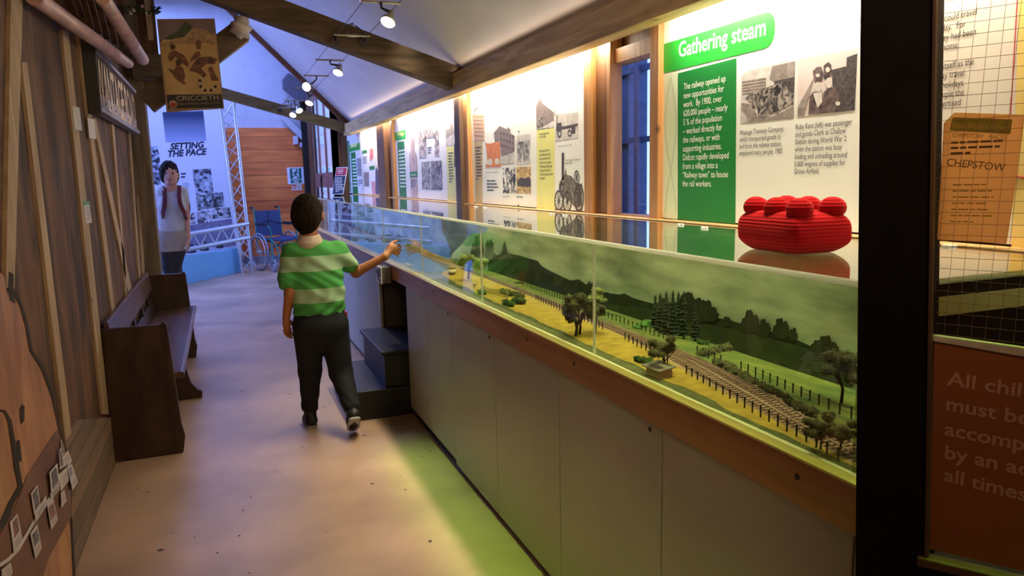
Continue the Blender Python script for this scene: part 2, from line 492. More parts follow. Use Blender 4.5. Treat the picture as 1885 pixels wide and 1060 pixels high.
# ------------------------------------------------------------------ smooth bodies from distance fields
class Body:
    def __init__(s, lo, hi, h):
        s.lo, s.h = np.array(lo, float), h
        s.n = np.ceil((np.array(hi) - s.lo) / h).astype(int) + 1
        s.D = np.full(s.n, 1.0)
    def _sub(s, lo, hi):
        a = np.maximum(np.floor((np.array(lo) - s.lo) / s.h).astype(int), 0)
        b = np.minimum(np.ceil((np.array(hi) - s.lo) / s.h).astype(int) + 1, s.n)
        sl = tuple(slice(i, j) for i, j in zip(a, b))
        g = [s.lo[k] + s.h * np.arange(a[k], b[k]) for k in range(3)]
        return sl, np.meshgrid(*g, indexing='ij')
    def _join(s, sl, d, k, cut=False):
        e = s.D[sl]
        if cut: s.D[sl] = np.maximum(e, -d); return
        if k <= 0: s.D[sl] = np.minimum(e, d); return
        hh = np.maximum(k - np.abs(e - d), 0) / k
        s.D[sl] = np.minimum(e, d) - hh * hh * k * 0.25
    def cone(s, a, b, ra, rb, k=0.02, flat=None, cut=False):
        a, b = np.array(a, float), np.array(b, float); m = max(ra, rb) + k + 3 * s.h
        sl, (X, Y, Z) = s._sub(np.minimum(a, b) - m, np.maximum(a, b) + m)
        ba = b - a; L = max(ba @ ba, 1e-9)
        t = np.clip(((X - a[0]) * ba[0] + (Y - a[1]) * ba[1] + (Z - a[2]) * ba[2]) / L, 0, 1)
        dx, dy, dz = X - a[0] - t * ba[0], Y - a[1] - t * ba[1], Z - a[2] - t * ba[2]
        if flat is not None:
            f, amt = np.array(flat, float), 1.0
            f = f / np.linalg.norm(f)
            q = dx * f[0] + dy * f[1] + dz * f[2]
            d2 = np.sqrt(np.maximum(dx * dx + dy * dy + dz * dz + q * q * 1.2, 0))
        else:
            d2 = np.sqrt(dx * dx + dy * dy + dz * dz)
        s._join(sl, d2 - (ra + (rb - ra) * t), k, cut); return s
    def ell(s, c, r, k=0.02, rot=None, cut=False):
        c, r = np.array(c, float), np.array(r, float); m = r.max() + k + 3 * s.h
        sl, (X, Y, Z) = s._sub(c - m, c + m)
        x, y, z = X - c[0], Y - c[1], Z - c[2]
        if rot is not None:
            R = np.array(rot)
            x, y, z = (R[0, 0] * x + R[1, 0] * y + R[2, 0] * z, R[0, 1] * x + R[1, 1] * y + R[2, 1] * z, R[0, 2] * x + R[1, 2] * y + R[2, 2] * z)
        k0 = np.sqrt((x / r[0]) ** 2 + (y / r[1]) ** 2 + (z / r[2]) ** 2)
        k1 = np.sqrt((x / r[0] ** 2) ** 2 + (y / r[1] ** 2) ** 2 + (z / r[2] ** 2) ** 2) + 1e-9
        s._join(sl, k0 * (k0 - 1) / k1, k, cut); return s
    def plane(s, p, nrm):
        """keep the side the normal points away from"""
        sl, (X, Y, Z) = s._sub(s.lo, s.lo + s.h * s.n)
        nrm = np.array(nrm, float) / np.linalg.norm(nrm)
        s.D = np.maximum(s.D, (X - p[0]) * nrm[0] + (Y - p[1]) * nrm[1] + (Z - p[2]) * nrm[2]); return s
    def wrinkle(s, fn):
        sl, (X, Y, Z) = s._sub(s.lo, s.lo + s.h * s.n)
        s.D = s.D + fn(X, Y, Z); return s
    def mesh(s, mb=None, m=0):
        D = s.D; S = D < 0
        n = np.array(D.shape) - 1
        cnt = np.zeros(n, int)
        cs = [(i, j, k) for i in (0, 1) for j in (0, 1) for k in (0, 1)]
        for i, j, k in cs: cnt += S[i:i + n[0], j:j + n[1], k:k + n[2]]
        act = np.argwhere((cnt > 0) & (cnt < 8))
        acc = np.zeros((len(act), 3)); num = np.zeros(len(act))
        for ax in range(3):
            for c in cs:
                if c[ax]: continue
                c2 = list(c); c2[ax] = 1
                i0 = act + np.array(c); i1 = act + np.array(c2)
                d0 = D[i0[:, 0], i0[:, 1], i0[:, 2]]; d1 = D[i1[:, 0], i1[:, 1], i1[:, 2]]
                cr = (d0 < 0) != (d1 < 0)
                t = np.where(cr, d0 / np.where(cr, d0 - d1, 1), 0)
                pos = np.tile(np.array(c, float), (len(act), 1)); pos[:, ax] += t
                acc[cr] += pos[cr]; num[cr] += 1
        V = s.lo + s.h * (act + acc / num[:, None])
        idx = -np.ones(n, int); idx[act[:, 0], act[:, 1], act[:, 2]] = np.arange(len(act))
        F = []
        for ax in range(3):
            o1, o2 = (ax + 1) % 3, (ax + 2) % 3
            sl0 = [slice(None)] * 3; sl1 = [slice(None)] * 3
            sl0[ax] = slice(0, -1); sl1[ax] = slice(1, None)
            ch = np.argwhere(S[tuple(sl0)] != S[tuple(sl1)])
            ok = (ch[:, o1] > 0) & (ch[:, o2] > 0) & (ch[:, o1] < n[o1]) & (ch[:, o2] < n[o2])
            ch = ch[ok]
            e1 = np.zeros(3, int); e1[o1] = 1; e2 = np.zeros(3, int); e2[o2] = 1
            q = np.stack([idx[tuple((ch - e1 - e2).T)], idx[tuple((ch - e2).T)], idx[tuple(ch.T)], idx[tuple((ch - e1).T)]], 1)
            ins = S[tuple(ch.T)]
            q = np.where(ins[:, None], q, q[:, ::-1])
            F.append(q)
        F = np.concatenate(F); F = F[(F >= 0).all(1)]
        mb = mb or MB()
        mb.add(V.tolist(), F.tolist(), m, True)
        return mb

# ================================================================== the building
m_floor = mat('worn_screed', (0.25, 0.165, 0.11), c2=(0.54, 0.355, 0.245), rough=0.42, scale=1.6, bump=0.08, bscale=25, contrast=(0.25, 0.72), detail=7)
m_ceil = mat('painted_ceiling', (0.70, 0.69, 0.70), rough=0.38, var=0.05, scale=3, bump=0.10, bscale=7)
m_white = mat('white_paint', (0.52, 0.54, 0.58), rough=0.7, var=0.05)
m_beam = wood('dark_beam_wood', (0.055, 0.034, 0.020), (0.14, 0.095, 0.060), stretch=(0.7, 6, 6), rough=0.75)
m_plate = wood('wall_plate_wood', (0.38, 0.25, 0.09), (0.70, 0.50, 0.22), stretch=(6, 0.5, 6), rough=0.6)
m_post = wood('stained_post_wood', (0.085, 0.034, 0.014), (0.19, 0.085, 0.036), stretch=(7, 7, 0.5), rough=0.55)
m_batten = wood('oiled_batten_wood', (0.30, 0.135, 0.042), (0.48, 0.23, 0.075), stretch=(8, 8, 0.5), rough=0.5)
m_old = wood('old_dark_boards', (0.020, 0.008, 0.003), (0.145, 0.064, 0.024), stretch=(3, 3, 0.8), rough=0.8, scale=3)
m_stud = wood('pale_stud_wood', (0.26, 0.17, 0.09), (0.44, 0.31, 0.18), stretch=(7, 7, 0.6), rough=0.75)
m_orange = planks('orange_boards', (0.46, 0.085, 0.015), (0.90, 0.26, 0.05), 2, 0.215, (0.10, 0.028, 0.010), rough=0.55, stretch=(0.8, 5, 6), gap=0.035)
m_outer = planks('outer_boards', (0.05, 0.07, 0.14), (0.10, 0.14, 0.25), 1, 0.14, (0.01, 0.015, 0.03))
m_black = mat('black_paint', (0.008, 0.007, 0.007), rough=0.5, var=0.2)
m_glass = glass('window_glass', (0.92, 0.95, 0.97))
m_soil = planks('plinth_boards', (0.10, 0.062, 0.036), (0.24, 0.155, 0.095), 2, 0.085, (0.05, 0.03, 0.02), rough=0.8, stretch=(3, 0.8, 5), gap=0.06)

b = MB().box(-6.0, 1.9, -2.0, 14.0, -0.06, 0.0)
struct(link('floor', b, m_floor), 'worn beige screed floor', 'floor')

# specks of dirt lying on the floor
b = MB()
for _ in range(70):
    x, y = random.uniform(-0.5, 0.95), random.uniform(2.2, 7.5); r = random.uniform(0.003, 0.010)
    b.add([(x + r * random.uniform(0.5, 1.6) * math.cos(a), y + r * math.sin(a), 0.0012) for a in (0, 1, 2, 3, 4, 5)], [(0, 1, 2, 3, 4, 5)])
tag(link('floor_specks', b, mat('dark_dirt', (0.03, 0.022, 0.016))), 'small dark specks scattered over the beige floor', 'dirt', kind='stuff')

WY0, WY1, WZ0, WZ1 = 2.60, 3.02, 1.20, 1.94
b = MB()
WYB = 3.32
b.box(1.70, 1.78, -2, WY0, 0, 2.15); b.box(1.70, 1.78, WYB, 10.4, 0, 2.15)
b.box(1.70, 1.78, WY0, WYB, 0, WZ0); b.box(1.70, 1.78, WY0, WYB, WZ1, 2.15)
struct(link('wall_right', b, m_post))
b = MB().box(-6, 1.9, -2.06, -2.0, 0, 4.1)
struct(link('wall_behind', b, m_white))
b = MB().box(-3.06, -3.0, -2.0, 0.0, 0, 4.1)
struct(link('wall_lobby', b, m_old))
# roof slope over the walkway, and the flat part beyond the ridge
b = MB()
b.prism([(1.63, -2, 2.07), (-0.30, -2, 4.0), (-0.30, -2, 4.06), (1.69, -2, 2.07)], (0, 11.6, 0))
struct(link('ceiling', b, m_ceil))
b = MB().box(-6, -0.30, -2, 9.6, 4.0, 4.06)
struct(link('ceiling_left', b, m_ceil))
b = MB().box(-6, 1.9, 9.6, 13.5, 4.6, 4.66)
struct(link('ceiling_far', b, m_white))
b = MB().prism([(-6, 9.6, 4.0), (-0.3, 9.6, 4.0), (1.63, 9.6, 2.07), (1.9, 9.6, 2.07), (1.9, 9.6, 4.6), (-6, 9.6, 4.6)], (0, 0.05, 0))
struct(link('wall_gable', b, m_white))
b = MB().prism([(1.60, 9.58, 2.02), (-0.32, 9.58, 3.94), (-0.32, 9.58, 4.0), (1.63, 9.58, 2.07)], (0, 0.07, 0))
struct(link('trim_1', b, wood('rafter_edge_wood', (0.12, 0.045, 0.02), (0.22, 0.09, 0.045))))
b = MB().box(-6, 1.56, 13.5, 13.56, 0, 4.66)
struct(link('wall_far', b, m_white))
b = MB().box(-6.06, -6, 6.8, 13.5, 0, 4.6)
struct(link('wall_far_left', b, m_white))
b = MB().prism([(-0.6, 13.46, 0.05), (1.47, 13.46, 0.05), (1.47, 13.46, 1.985), (1.17, 13.46, 2.305), (-0.6, 13.46, 2.305)], (0, 0.04, 0))
struct(link('wall_cladding', b, m_orange), 'orange stained horizontal boarding on the far wall', 'boarding')
b = MB().bar((1.10, 13.40, 2.47), (1.47, 13.40, 2.08), 0.10, 0.10)
struct(link('trim_2', b, m_white))
b = MB().box(-0.6, 1.47, 13.42, 13.5, 0.0, 0.13)
struct(link('baseboard_far', b, mat('grey_skirting', (0.20, 0.20, 0.24), var=0.4, scale=25)))

# far right: wall with a glazed door
FD = Frame((1.47, 11.0, 0), (0, -1, 0), (0, 0, 1))
dl = FD.px(577, 330).y; dr = FD.px(613, 330).y       # far and near jamb
b = MB()
b.box(1.47, 1.55, dl, 13.5, 0, 4.6); b.box(1.47, 1.55, 10.42, dr, 0, 4.6); b.box(1.70, 1.78, 9.66, 10.4, 2.15, 4.6); b.box(1.47, 1.55, dr, dl, 2.75, 4.6)
b.box(1.47, 1.78, 10.42, 10.48, 0, 4.6)
struct(link('wall_right_far', b, m_post))
m_purple = wood('door_brown', (0.17, 0.075, 0.06), (0.28, 0.13, 0.10), stretch=(7, 7, 0.6), rough=0.45)
d2 = thing('door_2', 'tall brown glazed door in the far right wall', 'door', (1.49, (dl + dr) / 2, 0)); d2['kind'] = 'structure'
zm = FD.px(596, 318).z; zb = FD.px(596, 345).z
wd = (dl - dr) / 3
b = MB()
for i in range(4):
    y = dr + wd * i; b.box(1.490, 1.506, y - (0.0 if i == 0 else 0.06), y + (0.0 if i == 3 else 0.06), 0.0, 2.75)
b.box(1.491, 1.505, dr, dl, zb, zm); b.box(1.491, 1.505, dr, dl, 0, 0.25); b.box(1.491, 1.505, dr, dl, 2.65, 2.75)
link('door_frame', b, m_purple, d2)
for i in range(3):
    y = dr + wd * i
    b = MB().box(1.497, 1.503, y + 0.06, y + wd - 0.06, zm, 2.65)
    link('glass_pane', b, m_glass, d2)
    b = MB().box(1.497, 1.503, y + 0.06, y + wd - 0.06, 0.25, zb)
    link('glass_pane', b, m_glass, d2)
b = MB(); c = FD.px(601, 340, 0.02); pts = []
for i in range(9):
    a = math.pi * (i / 8 - 0.5); pts.append(c + Vector((-0.04, 0.10 * math.cos(a), 0.13 * math.sin(a))))
b.tube(pts, 0.014, 6)
link('door_handle', b, m_black, d2)
b = MB()
p = FD.px(563, 230, 0.01); q = FD.px(571, 356, 0.01)
b.box(1.38, 1.468, 13.30, 13.42, 0.0, 4.0)
struct(link('trim_3', b, m_black))

# window beside the large information panel, and the building outside it
w1 = thing('window_1', 'narrow window between the oiled battens', 'window', (1.70, (WY0 + WY1) / 2, WZ0)); w1['kind'] = 'structure'
b = MB()
b.box(1.66, 1.70, WY1 - 0.035, WY1, WZ0, WZ1); b.box(1.66, 1.74, WY0, WY0 + 0.012, WZ0, WZ1)
b.box(1.66, 1.74, WY0, WY1, WZ1 - 0.06, WZ1); b.box(1.66, 1.74, WY0, WY1, WZ0, WZ0 + 0.02)
link('window_frame', b, m_batten, w1)
link('window_pane', MB().box(1.713, 1.717, WY0 + 0.012, WYB, WZ0 + 0.02, WZ1 - 0.06), m_glass, w1)
b = MB().box(2.6, 2.7, 4.45, 8.0, 0, 2.9)
struct(link('wall_outside', b, m_outer))
b = MB()
for y, w_ in ((4.05, 0.04), (4.25, 0.05)): b.box(2.55, 2.62, y, y + w_, 0, 2.9)
for z in (1.1, 1.6, 2.05, 2.5): b.box(2.57, 2.60, 3.9, 4.72, z, z + 0.035)
struct(link('trim_outside', b, m_outer))
struct(link('ground_outside', MB().box(1.9, 12, -4, 18, -0.06, -0.02), mat('outside_ground', (0.25, 0.3, 0.35))))

# posts and battens between the information panels
PX = Frame((1.66, 3.0, 0), (0, -1, 0), (0, 0, 1), 0.35)
def ypx(x, y=250): return PX.px(x, y).y
k = 4
def stud(x0, x1, xa, xb, m, zt=2.0, zb=1.2):
    global k
    y0, y1 = sorted((ypx(x0), ypx(x1)))
    o = struct(link('trim_%d' % k, MB().box(xa, xb, y0, y1, zb, zt), m, bevel=0.003)); k += 1
stud(1083, 1097, 1.635, 1.68, m_batten); stud(1097, 1124, 1.66, 1.70, m_post); stud(1124, 1131, 1.64, 1.70, m_batten)
stud(1205, 1221, 1.635, 1.70, m_batten)
stud(851, 861, 1.60, 1.70, wood('dark_post_wood', (0.07, 0.035, 0.02), (0.13, 0.07, 0.04), stretch=(7, 7, 0.5)))
stud(861, 868, 1.63, 1.70, m_batten)
stud(703, 716, 1.60, 1.70, m_post); stud(723, 727, 1.63, 1.70, m_batten)
stud(631, 638, 1.60, 1.70, m_post); stud(622, 628, 1.62, 1.70, m_white)
struct(link('trim_%d' % k, MB().box(1.685, 1.699, ypx(723), ypx(716), 1.2, 2.0), mat('pale_slit', (0.75, 0.78, 0.9)))); k += 1
struct(link('trim_%d' % k, MB().box(1.615, 1.70, 0.2, 9.9, 1.2115, 1.2165), wood('ledge_wood', (0.40, 0.24, 0.09), (0.60, 0.38, 0.16), stretch=(6, 0.6, 6), rough=0.4), bevel=0.002)); k += 1
# wall plate carrying the roof
b = MB().box(1.50, 1.585, -1.0, 9.57, 1.95, 2.085)
tag(link('wall_plate_beam', b, m_plate, bevel=0.004), 'long brown wall plate beam running above the lit panels', 'beam')
b = MB().box(1.585, 1.70, -1.0, 9.57, 2.06, 2.085)
struct(link('trim_%d' % k, b, m_plate)); k += 1

# roof timbers
b = MB().bar((1.60, 4.93, 2.035), (-0.60, 4.93, 2.75), 0.12, 0.155)
tag(link('roof_beam', b, m_beam, bevel=0.006), 'near dark sloping roof beam carrying the light cables, wrapped in cloth at its joint', 'beam')
b = MB().bar((1.56, 9.52, 2.03), (-0.9, 9.52, 2.72), 0.11, 0.12)
tag(link('roof_beam', b, wood('pale_beam_wood', (0.10, 0.075, 0.03), (0.22, 0.165, 0.07), stretch=(0.7, 6, 6)), bevel=0.006), 'far yellowish sloping roof beam below the hanging loudspeaker', 'beam')
a_, c_ = ony(445, 58, 5.06), ony(268, 190, 5.06)
b = MB().bar(a_, c_, 0.09, 0.135, up=(0.5, 0, 1))
tag(link('roof_brace', b, m_beam, bevel=0.006), 'dark diagonal brace running down behind the hanging poster', 'beam')
b = MB().box(-0.55, ony(300, 122, 6.5).x, 6.42, 6.55, ony(280, 148, 6.5).z, ony(280, 102, 6.5).z)
tag(link('tie_beam', b, m_beam, bevel=0.005), 'short dark beam stub projecting from the left wall', 'beam')
# crumpled cloth on the joint
b = MB().sphere((0, 0, 0), (0.058, 0.085, 0.062), 18, 12)
cc = ony(443, 52, 4.96)
b.v = [tuple(cc + Vector(p) * (1 + 0.22 * math.sin(9 * p[2] / 0.06 + 40 * p[0]) + random.uniform(-0.09, 0.09)) + Vector((0.03 * -p[2], 0, 0))) for p in b.v]
tag(link('cloth', b, mat('white_cloth', (0.55, 0.5, 0.55), rough=0.9)), 'crumpled pale cloth wrapped round the roof beam joint', 'cloth')

# ------------------------------------------------------------------ left wall: old boards with pale studs
b = MB().box(-1.3, -0.612, -2.0, 6.55, 0, 4.0)
struct(link('wall_left', b, m_old))
LW = Frame((-0.60, 4.0, 0), (0, 1, 0), (0, 0, 1))
def lstud(p, m, back=-0.613, name=None):
    global k
    q = [LW.px(x, y) for x, y in p]
    bb = MB().hexa([Vector((back, v.y, v.z)) for v in q], q)
    o = struct(link('trim_%d' % k, bb, m)); k += 1
    return o
lstud([(11, 530), (27, 530), (42, 0), (20, 0)], m_stud)
lstud([(127, 865), (140, 865), (50, 115), (40, 115)], m_stud)
lstud([(190, 762), (201, 762), (126, 55), (114, 55)], m_stud)
lstud([(209, 600), (216, 600), (150, 60), (143, 60)], m_stud)
lstud([(249, 600), (257, 600), (177, 218), (171, 218)], m_stud)
lstud([(236, 600), (239, 600), (210, 228), (206, 228)], m_stud)
lstud([(262, 600), (265, 600), (240, 240), (237, 240)], m_stud)
lstud([(268, 600), (272, 600), (252, 240), (248, 240)], m_stud)
lstud([(248, 80), (252, 80), (240, 0), (234, 0)], m_stud)
lstud([(258, 95), (262, 95), (250, 0), (246, 0)], m_stud)
b = MB().hexa([(-0.612, 6.56, ony(270, 170, 6.56).z), (ony(296, 150, 6.56).x, 6.56, ony(296, 150, 6.56).z), (ony(296, 150, 6.56).x, 6.60, ony(296, 150, 6.56).z), (-0.612, 6.60, ony(270, 170, 6.56).z)], [(-0.612, 6.56, 3.9), (ony(283, 0, 6.56).x, 6.56, 3.9), (ony(283, 0, 6.56).x, 6.60, 3.9), (-0.612, 6.60, 3.9)])
struct(link('trim_%d' % k, b, m_old)); k += 1
q_ = [ony(x, y, 6.545) for x, y in ((273, 74), (283, 74), (275, -10), (264, -10))]
struct(link('trim_%d' % k, MB().hexa([v + Vector((0, 0.02, 0)) for v in q_], q_), m_stud)); k += 1
b = MB(); q_ = [LW.px(206, 768), LW.px(146, 772)]
b.prism([(-0.611, 6.5, 0), (-0.611, 1.0, 0), (-0.611, 1.0, 0.47), (-0.611, q_[1].y, q_[1].z), (-0.611, q_[0].y, q_[0].z), (-0.611, 6.5, 0.22)], (0.012, 0, 0))
struct(link('baseboard_left', b, m_soil))
b = MB()
pl, pr = ony(265, 480, 6.6).x, ony(296, 490, 6.6).x
b.hexa([(pl, 6.55, 0), (pr + 0.06, 6.55, 0), (pr + 0.06, 6.72, 0), (pl, 6.72, 0)], [(ony(252, 0, 6.6).x, 6.55, 3.6), (ony(254, 0, 6.6).x + 0.15, 6.55, 3.6), (ony(254, 0, 6.6).x + 0.15, 6.72, 3.6), (ony(252, 0, 6.6).x, 6.72, 3.6)])
b = MB().box(-0.72, pr, 6.55, 6.72, 0, 3.98)
struct(link('trim_%d' % k, b, wood('corner_post_wood', (0.10, 0.07, 0.05), (0.22, 0.16, 0.115), stretch=(6, 6, 0.6), rough=0.8), bevel=0.006)); k += 1
b = MB().box(-6, -0.72, 6.6, 6.66, 0, 4.0)
struct(link('wall_partition', b, m_white))
# ================================================================== cabinet, glass case and the model landscape
m_mdf = mat('grey_cabinet_paint', (0.40, 0.41, 0.315), rough=0.42, var=0.06, scale=3, bump=0.03, bscale=300)
m_rail = wood('brown_rail_wood', (0.30, 0.125, 0.036), (0.46, 0.21, 0.07), stretch=(6, 0.35, 6), rough=0.35, knots=False, bump=0.08)
m_lip = wood('pale_lip_wood', (0.55, 0.34, 0.12), (0.74, 0.50, 0.22), stretch=(6, 0.6, 6), rough=0.4, knots=False, bump=0.05)
XF = 0.965
cab = thing('display_cabinet', 'long grey panelled cabinet with a brown wooden rail under the glass case', 'cabinet', (XF, 5.0, 0))
edges = [0.86, 0.895, 1.49, 2.09, 2.69, 3.28, 3.72, 4.19]
for i in range(len(edges) - 1):
    y0, y1 = edges[i] + 0.002, edges[i + 1] - 0.002
    z0 = 0.03 if y0 < 3.2 else 0.055
    link('panel', MB().box(XF, XF + 0.018, y0, y1, z0, 0.783), m_mdf, cab, bevel=0.002)
for i in range(6):
    y0 = 4.98 + i * 0.82; y1 = y0 + 0.816
    link('panel', MB().box(XF, XF + 0.018, y0, min(y1, 9.9), 0.03, 0.783), m_mdf, cab, bevel=0.002)
for y in (1.545, 2.745, 3.33):
    link('lock_hole', MB().tube([(XF - 0.0015, y, 0.762), (XF + 0.001, y, 0.762)], 0.007, 12), m_black, cab)
link('carcass', MB().box(XF + 0.02, 1.69, 0.87, 4.18, 0.0, 0.78).box(XF + 0.02, 1.69, 4.99, 9.9, 0.0, 0.78), mat('carcass_black', (0.012, 0.011, 0.010)), cab)
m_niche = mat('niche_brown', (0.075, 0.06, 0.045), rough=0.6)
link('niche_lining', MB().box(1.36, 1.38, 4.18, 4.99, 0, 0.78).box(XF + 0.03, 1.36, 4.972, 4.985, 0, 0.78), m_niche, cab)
link('rail', MB().box(XF - 0.012, XF + 0.012, 0.86, 9.9, 0.786, 0.872), m_rail, cab, bevel=0.002)
for y in (1.02, 1.95, 2.32, 3.55, 4.05):
    link('screw_hole', MB().tube([(XF - 0.0135, y, 0.84), (XF - 0.011, y, 0.84)], 0.006, 10), m_black, cab)
link('rail_lip', MB().box(XF - 0.014, XF + 0.016, 0.86, 9.9, 0.872, 0.878), m_lip, cab, bevel=0.001)
link('case_floor', MB().box(XF + 0.016, 1.575, 0.86, 9.9, 0.785, 0.79).box(XF + 0.016, 1.012, 0.86, 9.9, 0.79, 0.867), mat('case_floor_green', (0.62, 0.66, 0.36), rough=0.5), cab)
link('end_board', MB().box(1.0, 1.64, 0.902, 0.912, 0.862, 1.20), m_black, cab)
link('end_band', MB().box(1.0, 1.64, 0.899, 0.902, 1.145, 1.178), mat('case_floor_green', ()), cab)

# glass case
XG = 0.985
m_pane = glass('case_glass', (0.945, 0.985, 0.90), ior=1.52)
m_top = glass('case_top_glass', (0.93, 0.98, 0.86), ior=2.6, refl=1.0)
m_edge = mat('polished_glass_edge', (0.92, 0.95, 0.90), rough=0.2, var=0.05, spec=1.0)
case = thing('glass_case', 'long clear glass case standing over the model landscape', 'display case', (XG, 5.0, 0.878))
ys = [0.90, 1.885, 2.885, 3.866, 4.86, 5.85, 6.84, 7.85, 8.85, 9.88]
for i in range(9):
    link('front_pane', MB().box(XG, XG + 0.004, ys[i] + 0.002, ys[i + 1] - 0.002, 0.8785, 1.206), m_pane, case)
    link('top_pane', MB().box(XG, 1.655, ys[i] + 0.002, ys[i + 1] - 0.002, 1.207, 1.211), m_top, case)
link('end_pane', MB().box(XG + 0.005, 1.655, 0.892, 0.896, 0.8785, 1.206), m_pane, case)
b = MB()
b.box(XG - 0.004, XG + 0.009, 0.89, 9.88, 1.203, 1.2135)
nt_ = m_edge.node_tree; tl_ = nt_.nodes.new('ShaderNodeBsdfTranslucent'); tl_.inputs[0].default_value = (0.95, 0.97, 0.92, 1); ms_ = nt_.nodes.new('ShaderNodeMixShader'); ms_.inputs[0].default_value = 0.65
nt_.links.new(nt_.nodes['Principled BSDF'].outputs[0], ms_.inputs[1]); nt_.links.new(tl_.outputs[0], ms_.inputs[2]); nt_.links.new(ms_.outputs[0], nt_.nodes['Material Output'].inputs[0])
link('edge_strip', b, m_edge, case, bevel=0.001)
for y in ys[:-1]:
    link('joint_strip', MB().box(XG - 0.001, XG + 0.0055, y - 0.0025, y + 0.0025, 0.8785, 1.203), m_edge, case)
link('corner_post', MB().box(XG - 0.001, XG + 0.012, 0.905, 0.925, 0.8785, 1.203), glass('corner_acrylic', (0.75, 0.78, 0.66), ior=1.5), case)
m_clip = mat('clear_clip', (0.75, 0.76, 0.72), rough=0.2, var=0.05)
for x, y in ((1253, 414), (1297, 420), (876, 381), (1016, 394), (1040, 397), (892, 382)):
    p = onz(x, y, 1.212)
    bb = MB(); bb.box(p.x - 0.011, p.x + 0.011, p.y - 0.007, p.y + 0.007, 1.2115, 1.215); bb.box(p.x - 0.004, p.x + 0.004, p.y - 0.016, p.y + 0.016, 1.2115, 1.217)
    link('pane_clip', bb, m_clip, case, bevel=0.001)
p = Vector((1.60, 1.25, 1.212))
bb = MB(); bb.box(p.x - 0.015, p.x + 0.015, p.y - 0.010, p.y + 0.010, 1.2115, 1.217)
link('pane_clip', bb, m_clip, case, bevel=0.001)

# ---- landscape
TZ = 0.872
def ip(x, xs, ysv): return float(np.interp(x, xs, ysv))
def e1(y): return ip(y, [0.9, 1.1, 1.64, 2.3, 3.0, 3.5, 3.95, 4.3], [1.022, 1.024, 1.036, 1.052, 1.06, 1.075, 1.11, 1.30]) + 0.004 * math.sin(y * 23) + 0.003 * math.sin(y * 51)
def t1(y): return ip(y, [0.9, 1.1, 1.5, 1.88, 2.23, 3.0, 3.9, 9.9], [1.015, 1.048, 1.105, 1.168, 1.208, 1.275, 1.32, 1.40])
def t2(y): return ip(y, [0.9, 1.17, 1.45, 1.72, 2.2, 3.0, 3.9, 9.9], [1.095, 1.135, 1.215, 1.285, 1.295, 1.345, 1.39, 1.48])
def bf(y): return ip(y, [0.9, 1.24, 1.53, 2.26, 3.2, 3.9, 9.9], [1.165, 1.20, 1.26, 1.355, 1.42, 1.46, 1.52])
XB = 1.585
def gz(x): return TZ - max(0.0, x - 1.19) * 0.185
m_ditch = mat('ditch_green', (0.045, 0.060, 0.020), c2=(0.12, 0.14, 0.05), rough=0.9, scale=30, bump=0.5, bscale=200)
m_yel = mat('straw_meadow', (0.36, 0.23, 0.025), c2=(0.54, 0.37, 0.045), rough=0.9, scale=25, bump=0.5, bscale=300)
m_ballast = mat('track_ballast', (0.32, 0.20, 0.15), c2=(0.52, 0.35, 0.27), rough=0.95, scale=150, bump=0.6, bscale=400)
m_verge = mat('verge_green', (0.07, 0.085, 0.02), c2=(0.20, 0.21, 0.045), rough=0.95, scale=30, bump=0.5, bscale=300)
m_field = mat('back_field_green', (0.04, 0.095, 0.014), c2=(0.19, 0.22, 0.035), rough=0.95, scale=9, bump=0.4, bscale=300)
m_water = mat('painted_water', (0.20, 0.24, 0.30), c2=(0.34, 0.36, 0.40), rough=0.12, scale=12)
b = MB()
N = 150
rows = []
for i in range(N + 1):
    y = 0.93 + (9.85 - 0.93) * (i / N) ** 1.6
    a1, a2, a3, a4 = e1(y), t1(y), t2(y), bf(y)
    a2 = max(a2, a1 + 0.008)
    xs_ = [1.010, min(max(a1, 1.022), 1.30), a2, a3, a4, XB]
    for j in range(1, 6): xs_[j] = max(xs_[j], xs_[j - 1] + 0.002)
    zs_ = [TZ - 0.006, gz(xs_[1]), gz(xs_[2]) + 0.002, gz(xs_[3]) + 0.002, gz(xs_[4]) + 0.004, gz(XB)]
    row = []
    for j in range(5):
        for q in range(4):
            t = q / 4
            x = xs_[j] * (1 - t) + xs_[j + 1] * t
            z = zs_[j] * (1 - t) + zs_[j + 1] * t + (0.0 if j == 2 else 0.002 * math.sin(9 * x + 7 * y) + 0.0015 * math.sin(31 * x - 17 * y))
            row.append((x, y, z))
    row.append((XB, y, zs_[5]))
    rows.append(row)
nc = len(rows[0])
vs = [p for r in rows for p in r]
for i in range(N):
    ym = rows[i][0][1]
    for j in range(nc - 1):
        z = j // 4
        mi = z
        if ym > 3.75 and z == 0: mi = 5
        if ym > 4.4 and z <= 1: mi = 5
        b.f.append((i * nc + j, i * nc + j + 1, (i + 1) * nc + j + 1, (i + 1) * nc + j)); b.m.append(mi); b.sm.append(True)
b.v = vs
land = thing('model_landscape', 'model railway landscape with straw meadow, ditch and green field inside the glass case', 'model landscape', (1.28, 5.0, TZ - 0.008))
link('ground', b, [m_ditch, m_yel, m_ballast, m_verge, m_field, m_water], land)

